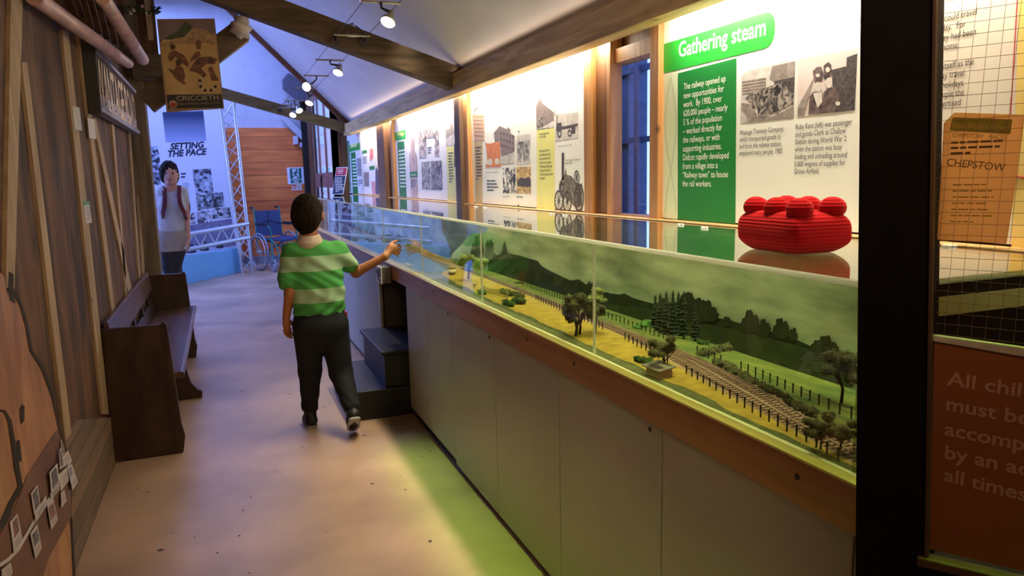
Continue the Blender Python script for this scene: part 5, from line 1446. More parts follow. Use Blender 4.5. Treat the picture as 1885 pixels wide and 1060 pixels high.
# ================================================================== near door with wired glass
a0 = 0.75
DF = Frame((a0, a0 / 1.049, 0), (0.46, -0.888, 0), (0, 0, 1))
m_doorp = mat('door_black_paint', (0.006, 0.004, 0.0035), rough=0.6, var=0.3, scale=20, spec=0.12)
d1 = thing('door_1', 'black framed door with wired glass beside the camera', 'door', tuple(DF.at(0.1, 0))); d1['kind'] = 'structure'
def dpoly(pts, n, t): 
    p = [DF.px(x, y, n - t) for x, y in pts]; 
    a = sum((DF.uv(*pts[i])[0] * DF.uv(*pts[(i + 1) % len(pts)])[1] - DF.uv(*pts[(i + 1) % len(pts)])[0] * DF.uv(*pts[i])[1]) for i in range(len(pts)))
    if a < 0: p = p[::-1]
    return MB().prism(p, DF.N * t)
link('stile', dpoly([(1584.5, -160), (1726, -160), (1703, 1160), (1572, 1160)], 0.0, 0.045), m_doorp, d1, bevel=0.003)
link('bottom_rail', dpoly([(1706, 1036), (2150, 1150), (2150, 1500), (1700, 1400)], 0.0, 0.045), m_doorp, d1, bevel=0.002)
link('glazing_bead', dpoly([(1690, 1020), (2150, 1128), (2150, 1146), (1690, 1037)], 0.008, 0.02), wood('bead_wood', (0.05, 0.024, 0.012), (0.10, 0.05, 0.025)), d1, bevel=0.002)
link('glazing_bead', dpoly([(1722, -160), (1727.5, -160), (1709.5, 1020), (1704, 1020)], 0.006, 0.012), wood('bead_wood', (), ()), d1)
gp4 = [(1724, -160), (2150, -240), (2150, 1140), (1706, 1030)]
link('glass_pane', dpoly(gp4, -0.018, 0.005), glass('wired_glass', (0.93, 0.89, 0.84), ior=1.18), d1)
b = MB(); mm = mat('mesh_wire', (0.26, 0.19, 0.13), rough=0.5, metal=0.5)
u0_, _ = DF.uv(1722, 300); zt0 = DF.uv(1722, -160)[1]; zb0 = DF.uv(1715, 640)[1]
for i in range(22):
    u = u0_ + 0.006 + i * 0.0143; b.tube([DF.at(u - 0.004, zb0, -0.020), DF.at(u + 0.010, zt0, -0.020)], 0.00028, 4)
for i in range(45):
    z = zb0 + i * 0.0136
    if z < zt0: b.tube([DF.at(u0_ - 0.004, z, -0.0205), DF.at(u0_ + 0.32, z, -0.0205)], 0.00028, 4)
link('wire_mesh', b, mm, d1)
# notice in a clear pocket on the glass
sn = thing('door_notice', 'orange notice in a plastic pocket on the door glass about children and adults', 'notice', tuple(DF.px(1800, 830)))
link('sheet', dpoly([(1716, 628), (2080, 690), (2080, 1105), (1707, 1016)], -0.010, 0.0015), mat('notice_orange', (0.22, 0.062, 0.013), rough=0.6, var=0.06, scale=5), sn)
m_nt = mat('notice_lettering', (0.40, 0.21, 0.15), var=0.03)
for s_, a_, e_, h_ in (('All children', (1739, 711), (1981, 751), 24), ('must be', (1738, 757.5), (1893, 787), 24), ('accompanied', (1735, 804), (1996, 857), 24), ('by an adult at', (1735.5, 847), (2010, 908), 24), ('all times', (1734, 889), (1887, 928), 24)):
    link('lettering', text_line(DF, a_, e_, h_, s_, -0.0096, bold=0.016), m_nt, sn)
b = MB(); pr_ = []
pk = dpoly([(1714, 617), (2080, 668), (2080, 694), (1714, 630)], -0.006, 0.005)
link('pocket_edge', pk, mat('pocket_edge_grey', (0.42, 0.36, 0.33), rough=0.25, var=0.25, scale=25), sn, bevel=0.0015)
# race poster behind the glass
rp = thing('race_poster', 'orange CHEPSTOW RACES poster behind the wired door glass', 'poster', tuple(DF.px(1800, 330)))
m_rp = mat('race_poster_orange', (0.60, 0.34, 0.15), var=0.06, rough=0.7)
nt_ = m_rp.node_tree; bt_ = nt_.nodes['Principled BSDF']
tl_ = nt_.nodes.new('ShaderNodeBsdfTranslucent'); tl_.inputs[0].default_value = (1.0, 0.72, 0.44, 1); ms_ = nt_.nodes.new('ShaderNodeMixShader'); ms_.inputs[0].default_value = 0.85
nt_.links.new(bt_.outputs[0], ms_.inputs[1]); nt_.links.new(tl_.outputs[0], ms_.inputs[2]); nt_.links.new(ms_.outputs[0], nt_.nodes['Material Output'].inputs[0])
link('sheet', dpoly([(1748, 205), (1879, 209), (1862, 345), (1846, 452), (1716, 444), (1728, 225)], -0.026, 0.0008), m_rp, rp)
link('title_band', dpoly([(1745, 214), (1857, 218), (1853, 246), (1740, 239)], -0.0252, 0.0004), mat('race_olive', (0.28, 0.25, 0.035)), rp)
m_rt = mat('race_lettering', (0.30, 0.20, 0.03)); m_rt2 = mat('race_lettering_dark', (0.13, 0.08, 0.03))
link('lettering', text_line(DF, (1743, 233), (1850, 239), 11, 'Great Western Railway', -0.0251), mat('race_title_ink', (0.52, 0.40, 0.10)), rp)
link('lettering', text_line(DF, (1744, 251), (1845, 256), 8, 'CHEPSTOW   RACES', -0.0256), m_rt, rp)
link('lettering', text_line(DF, (1733, 305), (1842, 316), 14, 'CHEPSTOW', -0.0256), m_rt2, rp)
link('small_print', greek(DF, (1742, 260), (1840, 264), (1738, 290), 3, -0.0256), m_rt2, rp)
link('small_print', greek(DF, (1745, 340), (1830, 342), (1735, 420), 7, -0.0256, h=0.2), m_rt, rp)

# ================================================================== cable lights
m_chrome = mat('cable_chrome', (0.45, 0.43, 0.40), rough=0.25, metal=0.9, var=0.1)
m_dkm = mat('lamp_dark_metal', (0.05, 0.045, 0.05), rough=0.4, metal=0.5)
m_head = mat('lamp_head_glass', (0.45, 0.45, 0.42), rough=0.2, metal=0.3)
m_lit = emit('lamp_face_lit', (0.97, 1.0, 0.84), 3.5)
XW0, XW1 = 0.745, 0.925
def wz(y): return 2.285 - 0.004 * (y - 4.9)
for i, x in enumerate((XW0, XW1)):
    b = MB().tube([(x, -0.5, wz(-0.5) + 0.0), (x, 4.86, wz(4.86)), (x, 9.48, wz(9.48))], 0.0022, 6)
    tag(link('lamp_cable', b, m_dkm, loc=(x, 4.9, 2.28)), ('left', 'right')[i] + ' of the two thin cables that carry the ceiling spot lamps', 'cable', 'light cables')
def bracket(label, y, yb):
    z = wz(y)
    t = thing('cable_bracket', label, 'bracket', (0.835, y, z))
    b = MB()
    b.tube([(XW0 - 0.02, y, z), (XW1 + 0.02, y, z)], 0.007, 8); b.tube([((XW0 + XW1) / 2 - 0.03, y, z), ((XW0 + XW1) / 2 + 0.03, y, z)], 0.011, 8)
    link('crossbar', b, m_chrome, t)
    for x in (XW0, XW1):
        b = MB(); b.tube([(x, yb, z - 0.03), (x, yb - 0.012, z - 0.03)], 0.030, 16); b.tube([(x, yb, z - 0.03), (x, y, z)], 0.006, 6)
        link('rose', b, m_dkm, t)
    b = MB()
    pts = [((XW0 + XW1) / 2, y, z + 0.01)] + [((XW0 + XW1) / 2 + 0.09 * q, y + 0.02, z + 0.07 - 0.06 * q * q) for q in (0.1, 0.4, 0.7, 1.0)]
    b.tube(pts, 0.004, 6); b.tube([(XW0 + 0.0, y, z), (XW0 + 0.04, y + 0.01, z + 0.05), ((XW0 + XW1) / 2 + 0.02, y + 0.02, z + 0.08)], 0.004, 6)
    link('feed_wire', b, m_dkm, t)
bracket('pair of cable roses and crossbar fixed to the near roof beam', 4.80, 4.865)
bracket('pair of cable roses and crossbar fixed to the far roof beam', 9.40, 9.46)
def lamp(label, y, hpx, aim, power=18.0, off=0.0):
    z = wz(y); c = Vector(((XW0 + XW1) / 2, y, z))
    t = thing('spot_lamp', label, 'lamp', tuple(c), 'cable spot lamps')
    b = MB(); b.tube([(XW0 - 0.015, y, z), (XW1 + 0.015, y, z)], 0.0065, 8)
    link('crossbar', b, m_chrome, t)
    hp = ony(hpx[0], hpx[1], y - 0.05)
    ax = Vector(aim).normalized()
    back_ = hp - ax * 0.065
    link('arm', MB().tube([c + Vector((off, 0, 0)), c + Vector((off, -0.01, -0.03)), back_], [0.008, 0.006, 0.009], 8), m_dkm, t)
    link('head', MB().tube([back_ - ax * 0.012, back_, back_ + ax * 0.02, hp - ax * 0.012, hp], [0.010, 0.015, 0.018, 0.038, 0.040], 20), m_head, t)
    link('lit_face', MB().tube([hp - ax * 0.002, hp + ax * 0.004, hp + ax * 0.008], [0.038, 0.035, 0.020], 20), m_lit, t)
    d = bpy.data.lights.new('spot', 'SPOT'); d.energy = power; d.color = (1.0, 0.82, 0.68); d.spot_size = math.radians(72); d.spot_blend = 0.5; d.shadow_soft_size = 0.03
    o = bpy.data.objects.new('spot', d); COL.objects.link(o); o.location = hp + ax * 0.02; o.rotation_euler = ax.to_track_quat('-Z', 'Y').to_euler()
lamp('spot lamp nearest the camera, hanging above the near roof beam', 3.90, (714, 41), (-0.42, -0.40, -0.82))
lamp('spot lamp first beyond the near roof beam, tilted towards the camera', 5.77, (622, 134), (-0.40, -0.40, -0.84))
lamp('spot lamp turned to face the left wall, second beyond the near roof beam', 6.61, (564, 160), (-0.55, -0.75, -0.30))
lamp('spot lamp third beyond the near roof beam, in front of the loudspeaker', 7.47, (569, 190), (-0.40, -0.42, -0.82))
lamp('spot lamp right of the pair in front of the far roof beam', 8.60, (551, 204), (0.25, -0.60, -0.75), 12)
lamp('spot lamp left of the pair in front of the far roof beam', 9.05, (539, 212), (-0.30, -0.60, -0.74), 12)

# loudspeaker under the far roof
sc_ = ony(541, 160, 13.2)
t = thing('loudspeaker', 'dark grey angular loudspeaker hung high on the far wall', 'loudspeaker', tuple(sc_))
pf = [ony(x, y, 13.0) for x, y in ((520, 147), (531, 134), (566, 158), (566, 185), (545, 184), (521, 165))]
link('cabinet', MB().prism(pf[::-1], (0.02, 0.36, 0.05)), mat('speaker_grey', (0.10, 0.10, 0.13), rough=0.6), t, bevel=0.01)
link('grille', MB().prism([p + (sc_ - p) * 0.12 + Vector((0, -0.012, 0)) for p in pf][::-1], (0, 0.012, 0)), mat('speaker_grille', (0.06, 0.06, 0.085), rough=0.8, scale=80, var=0.4), t)
link('bracket', MB().tube([sc_ + Vector((0, 0.1, 0)), sc_ + Vector((0.05, 0.3, 0.05))], 0.03, 8), m_dkm, t)

# ================================================================== far end display
m_alu = mat('truss_aluminium', (0.62, 0.64, 0.68), rough=0.32, metal=0.75, var=0.06)
YB = 13.05
BF = Frame((0, YB, 0), (1, 0, 0), (0, 0, 1), 0.6)
bn = thing('display_banner', 'tall white SETTING THE PACE banner with photographs behind the plinth', 'banner', tuple(BF.px(350, 400)))
link('board', poly(BF, [(262, 207), (403, 203), (447, 470), (262, 480)], 0.0, 0.02), mat('banner_white', (0.54, 0.56, 0.63), rough=0.4, var=0.02), bn)
for x_ in (285, 430):
    q_ = BF.px(x_, 465, -0.012); link('support_leg', MB().bar((q_.x, q_.y + 0.012, 0.0), (q_.x, q_.y + 0.012, q_.z), 0.04, 0.02, up=(0, 1, 0)), m_alu, bn)
# printed blue block, darker at the top
m_bl, nt_, bs_ = _new('banner_blue')
tc_ = nt_.nodes.new('ShaderNodeTexCoord'); sx_ = nt_.nodes.new('ShaderNodeSeparateXYZ'); mr_ = nt_.nodes.new('ShaderNodeMapRange'); rp_ = nt_.nodes.new('ShaderNodeValToRGB')
nt_.links.new(tc_.outputs['Object'], sx_.inputs[0]); nt_.links.new(sx_.outputs['Z'], mr_.inputs['Value'])
z_hi, z_lo = BF.px(340, 205).z - BF.px(350, 400).z, BF.px(345, 262).z - BF.px(350, 400).z
mr_.inputs['From Min'].default_value = z_lo; mr_.inputs['From Max'].default_value = z_hi
nt_.links.new(mr_.outputs[0], rp_.inputs['Fac']); nt_.links.new(rp_.outputs['Color'], bs_.inputs['Base Color'])
rp_.color_ramp.elements[0].color = (0.26, 0.31, 0.47, 1); rp_.color_ramp.elements[1].color = (0.008, 0.022, 0.075, 1); rp_.color_ramp.elements[1].position = 0.85
link('blue_block', poly(BF, [(299, 206.5), (374, 204), (380, 259), (305, 262)], 0.004), m_bl, bn)
m_nv = mat('banner_navy', (0.008, 0.010, 0.03))
link('heading_text', text_line(BF, (313.5, 275), (377, 271.5), 11, 'SETTING', 0.006, shear=0.28, bold=0.038), m_nv, bn)
link('heading_text', text_line(BF, (310, 288.5), (382, 284), 11, 'THE PACE', 0.006, shear=0.28, bold=0.038), m_nv, bn)
z7b = lambda x, y: (320 + x * 0.1792, 290 + y * 0.1792)
pm = [photo_mat('banner_photo_a', (0.015, 0.02, 0.035), (0.42, 0.46, 0.56), 20, 'vor', mid=0.55, width=0.3), photo_mat('banner_photo_b', (0.015, 0.018, 0.025), (0.35, 0.38, 0.44), 24, 'vor', mid=0.6, width=0.3), photo_mat('banner_photo_c', (0.02, 0.02, 0.03), (0.55, 0.55, 0.58), 22, 'vor', mid=0.5, width=0.3)]
for i, q in enumerate(([(190, 125), (377, 112), (410, 370), (228, 386)], [(228, 390), (505, 353), (520, 500), (240, 545)], [(233, 556), (375, 545), (388, 664), (243, 680)], [(392, 524), (572, 507), (590, 615), (398, 632)])):
    link('photograph', poly(BF, pp(z7b, *q), 0.004), pm[min(i, 2)], bn)
link('photograph', poly(BF, pp(z7b, (140, 580), (212, 562), (228, 675), (140, 690)), 0.004), pm[2], bn)
link('photograph', poly(BF, [(276, 270), (290, 268), (294, 292), (296, 340), (280, 340)], 0.004), pm[0], bn)
link('band_photograph', poly(BF, pp(z7b, (150, 695), (595, 625), (640, 905), (150, 960)), 0.003), photo_mat('banner_crowd', (0.02, 0.025, 0.05), (0.30, 0.28, 0.40), 60), bn)
b = MB()
for y in (320, 326): poly(BF, [(333, y - 1.3), (342 - (y - 320) * 0.2, y - 2), (342 - (y - 320) * 0.2, y + 0.8), (333, y + 1.4)], 0.006, mb=b)
link('small_heading', b, m_nv, bn)
link('body_text', greek(BF, (336, 337), (348, 337), (340, 392), 16, 0.005), mat('banner_grey_ink', (0.25, 0.26, 0.34)), bn)

def lattice(a0_, a1_, b0_, b1_, n, r, part):
    """two tubes and the zigzag between them, as separate meshes under the parent"""
    a0_, a1_, b0_, b1_ = map(Vector, (a0_, a1_, b0_, b1_))
    link('chord', MB().tube([a0_, a1_], r, 12), m_alu, part); link('chord', MB().tube([b0_, b1_], r, 12), m_alu, part)
    z = MB()
    for i in range(n):
        s, e = i / n, (i + 1) / n
        if i % 2 == 0: z.tube([a0_.lerp(a1_, s), b0_.lerp(b1_, e)], r * 0.38, 8)
        else: z.tube([b0_.lerp(b1_, s), a0_.lerp(a1_, e)], r * 0.38, 8)
    link('lacing', z, m_alu, part)
tr = thing('truss_post', 'tall aluminium lattice truss standing at the right edge of the banner', 'truss', tuple(ony(455, 493, 12.15)))
A0, A1, B0, B1 = ony(445, 492, 12.2), ony(405, 198, 12.2), ony(464, 495, 12.2), ony(430, 188, 12.2)
A0.z = B0.z = 0.0
lattice(A0, A1, B0, B1, 13, 0.026, tr)
z_ = MB(); off_ = Vector((0, 0.03, 0))
for i in range(13):
    s, e = i / 13, (i + 1) / 13
    z_.tube([B0.lerp(B1, s) + off_, A0.lerp(A1, e) + off_] if i % 2 == 0 else [A0.lerp(A1, s) + off_, B0.lerp(B1, e) + off_], 0.0095, 6)
link('lacing', z_, m_alu, tr)
zt_, zl_ = 0.70, 0.47
h0, h1 = onz(345, 431.5, zt_), onz(457, 411.5, zt_); l0, l1 = onz(345, 459, zl_), onz(459, 437, zl_)
h0.y = (h0.y + l0.y) / 2; h0 = ony(345, 431.5, h0.y); l0 = ony(345, 459, h0.y); h1 = ony(457, 411.5, 11.95); l1 = ony(459, 437, 11.95)
dv_ = (h0 - h1); h0 = h1 + dv_ * 1.6; l0 = l1 + (l0 - l1) * 1.6
hb = thing('truss_rail', 'horizontal aluminium lattice rail in front of the banner', 'truss', tuple(l1))
lattice(h1, h0, l1, l0, 14, 0.030, hb)
# plinth
q0, q1 = onz(300, 533, 0), onz(444, 500.5, 0)
zp = ony(442, 455, q1.y).z
dd = (q1 - q0).normalized(); nn = Vector((-dd.y, dd.x, 0))
ql = q0 - dd * 0.6
pth = thing('plinth', 'low pale blue plinth below the banner', 'plinth', tuple(q1))
link('base', MB().prism([ql, q1, q1 + nn * 0.75, ql + nn * 0.75], (0, 0, zp)), mat('plinth_blue', (0.20, 0.50, 0.76), rough=0.5, var=0.03), pth, bevel=0.005)
link('top', MB().prism([ql + nn * 0.03 + Vector((0, 0, zp)), q1 + nn * 0.03 - dd * 0.03 + Vector((0, 0, zp)), q1 + nn * 0.74 - dd * 0.03 + Vector((0, 0, zp)), ql + nn * 0.74 + Vector((0, 0, zp))], (0, 0, 0.006)), mat('plinth_top_grey', (0.22, 0.25, 0.30), var=0.3, scale=12), pth)
R3 = random.Random(8)
for i, (s, w_, h_, col) in enumerate(((0.06, 0.05, 0.08, 0), (0.22, 0.20, 0.10, 0), (0.44, 0.10, 0.05, 1), (0.58, 0.16, 0.12, 0), (0.76, 0.14, 0.07, 1), (0.90, 0.10, 0.10, 0))):
    c = q1 - dd * (0.12 + s) + nn * (0.22 + 0.18 * (i % 2)); c.z = zp + 0.006
    t = thing('model_engine', ('dark model locomotive on the blue plinth, number %s from its right end' % ('one', 'two', 'three', 'four', 'five', 'six')[i]), 'model train', tuple(c), 'models on the plinth')
    u2_, u3_ = dd * w_ / 2, nn * 0.04
    link('body', MB().prism([c - u2_ - u3_ + Vector((0, 0, 0.02)), c + u2_ - u3_ + Vector((0, 0, 0.02)), c + u2_ + u3_ + Vector((0, 0, 0.02)), c - u2_ + u3_ + Vector((0, 0, 0.02))], (0, 0, h_ * 0.7)), m_dkm if col == 0 else mat('model_grey', (0.15, 0.16, 0.2)), t, bevel=0.004)
    b = MB()
    for q in (-0.6, 0.0, 0.6): b.tube([c + u2_ * q - u3_ * 1.05 + Vector((0, 0, 0.015)), c + u2_ * q + u3_ * 1.05 + Vector((0, 0, 0.015))], 0.015, 8)
    link('wheels', b, m_black, t)
    if col == 0: link('chimney', MB().tube([c + u2_ * 0.6 + Vector((0, 0, 0.01 + h_ * 0.6)), c + u2_ * 0.6 + Vector((0, 0, h_ * 1.1))], 0.012, 8), m_black, t)

# exit sign and its neighbours on the orange boards
EF2 = Frame((0, 13.455, 0), (1, 0, 0), (0, 0, 1))
ex = thing('exit_sign', 'white Exit sign with a green running figure on the orange boards', 'sign', tuple(EF2.px(545, 330)))
m_eg = mat('exit_green', (0.0, 0.13, 0.085), var=0.03)
ze = lambda x, y: (510 + x * 0.1509, 220 + y * 0.1509)
link('plate', poly(EF2, pp(ze, (118, 586), (328, 580), (340, 780), (134, 788)), 0.0, 0.006), mat('exit_white', (0.72, 0.74, 0.78)), ex)
link('green_field', poly(EF2, pp(ze, (152, 598), (292, 594), (300, 724), (164, 730)), 0.003), m_eg, ex)
link('door_field', poly(EF2, pp(ze, (185, 604), (262, 602), (268, 718), (192, 722)), 0.005), mat('exit_white', ()), ex)
b = MB(); disc_px(EF2, ze(238, 622), 2.0, 2.0, 0.008, b)
for a_, c_, w_ in (((226, 636), (222, 668), 3.4), ((222, 668), (248, 690), 2.0), ((248, 690), (252, 716), 1.8), ((222, 668), (212, 690), 2.0), ((212, 690), (182, 696), 1.8), ((230, 640), (254, 654), 1.5), ((254, 654), (266, 644), 1.4), ((224, 640), (202, 648), 1.5), ((202, 648), (194, 668), 1.4)): line_px(EF2, ze(*a_), ze(*c_), w_, 0.008, b)
link('running_figure', b, m_eg, ex)
link('exit_field', poly(EF2, pp(ze, (164, 740), (300, 734), (304, 770), (168, 776)), 0.003), m_eg, ex)
link('exit_text', text_line(EF2, ze(205, 768), ze(266, 765), 4.0, 'Exit', 0.005, bold=0.02), m_wht, ex)
fn_ = thing('fire_notice', 'small red and white fire notice just below the Exit sign', 'notice', tuple(EF2.px(546, 343)))
link('plate', poly(EF2, pp(ze, (178, 790), (300, 786), (304, 860), (180, 866)), 0.002, 0.004), mat('notice_cream', (0.72, 0.66, 0.55)), fn_)
link('red_symbol', poly(EF2, pp(ze, (182, 795), (232, 793), (234, 848), (186, 850)), 0.004), mat('notice_red', (0.55, 0.06, 0.04)), fn_)
b = MB(); poly(EF2, pp(ze, (192, 806), (200, 806), (200, 842), (192, 842)), 0.0055, mb=b); poly(EF2, pp(ze, (212, 810), (222, 810), (222, 840), (212, 840)), 0.0055, mb=b)
link('symbol_print', b, m_wht, fn_)
link('writing', greek(EF2, ze(242, 800), ze(296, 800), ze(242, 856), 5, 0.004), mat('notice_brown_ink', (0.4, 0.25, 0.2)), fn_)
m_box = mat('alarm_box_white', (0.55, 0.56, 0.62), var=0.03)
b = MB().prism([EF2.px(*ze(*q), 0.005) for q in ((192, 206), (250, 202), (254, 304), (198, 310))][::-1], (0, -0.09, 0))
tag(link('alarm_box', b, m_box, bevel=0.008, loc=tuple(EF2.px(543, 258))), 'larger pale alarm box high on the orange boards', 'alarm box')
b = MB().prism([EF2.px(*ze(*q), 0.005) for q in ((270, 282), (316, 280), (320, 336), (274, 342))][::-1], (0, -0.06, 0))
tag(link('alarm_box', b, m_box, bevel=0.006, loc=tuple(EF2.px(555, 267))), 'smaller pale alarm box beside the dark corner post', 'alarm box')

# ---- wheelchair
WC = Vector((0.80, 12.45, 0)); wa = math.radians(24)
def wl(x, y, z): return Vector((WC.x + x * math.cos(wa) - y * math.sin(wa), WC.y + x * math.sin(wa) + y * math.cos(wa), z))
wdir = wl(1, 0, 0) - wl(0, 0, 0)
m_wfr = mat('wheelchair_green', (0.015, 0.16, 0.14), rough=0.3, metal=0.3, var=0.05)
m_navy = mat('wheelchair_navy', (0.030, 0.045, 0.14), rough=0.6, var=0.08)
m_tyre = mat('wheelchair_tyre', (0.22, 0.23, 0.28), rough=0.7)
m_pip = mat('wheelchair_piping', (0.008, 0.008, 0.016))
wc = thing('wheelchair', 'empty folding wheelchair with navy seat and green frame by the orange wall', 'wheelchair', tuple(WC))
for s in (-1, 1):
    c = wl(0.27 * s, 0.08, 0.30)
    w = link('wheel', MB().ring(c, wdir, 0.285, 0.016, 36, 8), m_tyre, wc)
    link('push_rim', MB().ring(c + wdir * 0.035 * s, wdir, 0.255, 0.007, 36, 6), m_alu, w)
    b = MB(); b.tube([c - wdir * 0.03, c + wdir * 0.03], 0.028, 12)
    ux, uy = (wl(0, 1, 0) - wl(0, 0, 0)), Vector((0, 0, 1))
    for i in range(14):
        a_ = 2 * math.pi * i / 14; b.tube([c, c + (ux * math.cos(a_) + uy * math.sin(a_)) * 0.28], 0.0022, 4)
    link('spokes', b, m_alu, w)
    c = wl(0.25 * s, -0.32, 0.10)
    w = link('castor', MB().ring(c, wdir, 0.082, 0.018, 24, 8), m_tyre, wc)
    b = MB(); b.tube([c - wdir * 0.02, c + wdir * 0.02], 0.02, 10)
    for i in range(6):
        a_ = 2 * math.pi * i / 6; b.tube([c, c + (ux * math.cos(a_) + uy * math.sin(a_)) * 0.075], 0.006, 5)
    link('castor_hub', b, m_alu, w)
    b = MB()
    b.tube([wl(0.22 * s, 0.24, 0.28), wl(0.22 * s, 0.24, 0.55), wl(0.22 * s, 0.27, 0.97), wl(0.22 * s, 0.31, 0.995)], 0.012, 8)
    b.tube([wl(0.22 * s, 0.24, 0.50), wl(0.22 * s, -0.24, 0.50)], 0.012, 8); b.tube([wl(0.22 * s, 0.24, 0.28), wl(0.22 * s, -0.24, 0.28)], 0.012, 8)
    b.tube([wl(0.22 * s, -0.24, 0.66), wl(0.22 * s, -0.24, 0.28), wl(0.25 * s, -0.30, 0.20)], 0.014, 8)
    b.tube([wl(0.23 * s, 0.24, 0.72), wl(0.23 * s, -0.18, 0.72), wl(0.23 * s, -0.24, 0.66)], 0.012, 8)
    b.tube([wl(0.22 * s, -0.24, 0.50), wl(0.20 * s, -0.36, 0.40), wl(0.18 * s, -0.44, 0.14)], 0.011, 8)
    b.tube([wl(0.24 * s, -0.30, 0.22), wl(0.25 * s, -0.32, 0.10)], 0.014, 8)
    link('side_frame', b, m_wfr, wc)
    link('armrest', MB().bar(wl(0.235 * s, 0.20, 0.735), wl(0.235 * s, -0.17, 0.735), 0.05, 0.03), m_pip, wc, bevel=0.008)
    link('push_handle', MB().tube([wl(0.22 * s, 0.29, 0.985), wl(0.22 * s, 0.40, 0.99)], 0.017, 10), m_pip, wc)
    link('footplate', MB().bar(wl(0.18 * s, -0.40, 0.12), wl(0.02 * s, -0.44, 0.12), 0.12, 0.012), m_pip, wc)
link('cross_brace', MB().tube([wl(-0.22, 0, 0.28), wl(0.22, 0, 0.50)], 0.011, 8).tube([wl(0.22, 0.02, 0.28), wl(-0.22, 0.02, 0.50)], 0.011, 8), m_wfr, wc)
b = MB()
sp = []
for j in range(6):
    for i in range(7):
        x = -0.215 + 0.43 * i / 6; y = 0.22 - 0.48 * j / 5
        sp.append(wl(x, y, 0.53 - 0.03 * (1 - (x / 0.215) ** 2)))
n_ = len(sp); sp += [p - Vector((0, 0, 0.045)) for p in sp]
fs = []
for j in range(5):
    for i in range(6):
        a_ = j * 7 + i; fs += [(a_, a_ + 7, a_ + 8, a_ + 1), (n_ + a_, n_ + a_ + 1, n_ + a_ + 8, n_ + a_ + 7)]
bd = [i for i in range(7)] + [7 * j + 6 for j in range(1, 6)] + [35 + i for i in range(5, -1, -1)] + [7 * j for j in range(4, 0, -1)]
fs += [(bd[i], bd[(i + 1) % len(bd)], n_ + bd[(i + 1) % len(bd)], n_ + bd[i]) for i in range(len(bd))]
link('seat', MB().add(sp, fs, 0, True), m_navy, wc, bevel=0.006)
bk = link('backrest', MB().hexa([wl(-0.21, 0.225, 0.53), wl(0.21, 0.225, 0.53), wl(0.21, 0.245, 0.53), wl(-0.21, 0.245, 0.53)], [wl(-0.21, 0.255, 0.94), wl(0.21, 0.255, 0.94), wl(0.21, 0.275, 0.94), wl(-0.21, 0.275, 0.94)]), m_navy, wc, bevel=0.004)
b = MB()
b.tube([wl(0, 0.222, 0.54), wl(0, 0.252, 0.94)], 0.005, 5); b.tube([wl(-0.21, 0.236, 0.72), wl(0, 0.236, 0.78), wl(0.21, 0.236, 0.72)], 0.005, 5)
link('piping', b, m_pip, bk)

# ================================================================== knitted brick
def knit(name, c, c2, f):
    m, nt, bs = _new(name)
    tc = nt.nodes.new('ShaderNodeTexCoord'); mp = nt.nodes.new('ShaderNodeMapping'); mp.inputs['Rotation'].default_value = (0, 0, 0)
    w = nt.nodes.new('ShaderNodeTexWave'); w.bands_direction = 'Z'; w.inputs['Scale'].default_value = f; w.inputs['Distortion'].default_value = 0.9; w.inputs['Detail'].default_value = 2; w.inputs['Detail Scale'].default_value = 3
    n = nt.nodes.new('ShaderNodeTexNoise'); n.inputs['Scale'].default_value = 260
    nt.links.new(tc.outputs['Object'], mp.inputs[0]); nt.links.new(mp.outputs[0], w.inputs['Vector']); nt.links.new(tc.outputs['Object'], n.inputs['Vector'])
    r = nt.nodes.new('ShaderNodeValToRGB'); r.color_ramp.elements[0].color = (*c, 1); r.color_ramp.elements[1].color = (*c2, 1)
    nt.links.new(w.outputs['Fac'], r.inputs['Fac']); nt.links.new(r.outputs['Color'], bs.inputs['Base Color'])
    a = nt.nodes.new('ShaderNodeMath'); a.operation = 'MULTIPLY_ADD'; a.inputs[1].default_value = 0.35
    nt.links.new(n.outputs['Fac'], a.inputs[0]); nt.links.new(w.outputs['Fac'], a.inputs[2])
    bp = nt.nodes.new('ShaderNodeBump'); bp.inputs['Strength'].default_value = 0.42; bp.inputs['Distance'].default_value = 0.004
    nt.links.new(a.outputs[0], bp.inputs['Height']); nt.links.new(bp.outputs[0], bs.inputs['Normal'])
    bs.inputs['Roughness'].default_value = 0.95; bs.inputs['Specular IOR Level'].default_value = 0.1
    bs.inputs['Sheen Weight'].default_value = 0.25; bs.inputs['Sheen Tint'].default_value = (1, 0.2, 0.2, 1)
    return m
m_knit = knit('red_wool', (0.33, 0.003, 0.005), (0.40, 0.005, 0.008), 40)
BC = Vector((1.250, 1.385, 1.2115)); ba = math.radians(-4)
LX, LY, HZ = 0.082, 0.116, 0.053
def bl(x, y, z): return Vector((BC.x + x * math.cos(ba) - y * math.sin(ba), BC.y + x * math.sin(ba) + y * math.cos(ba), BC.z + z))
bk_ = thing('knitted_brick', 'red knitted toy brick with six round studs resting on the glass case', 'knitted toy', tuple(BC))
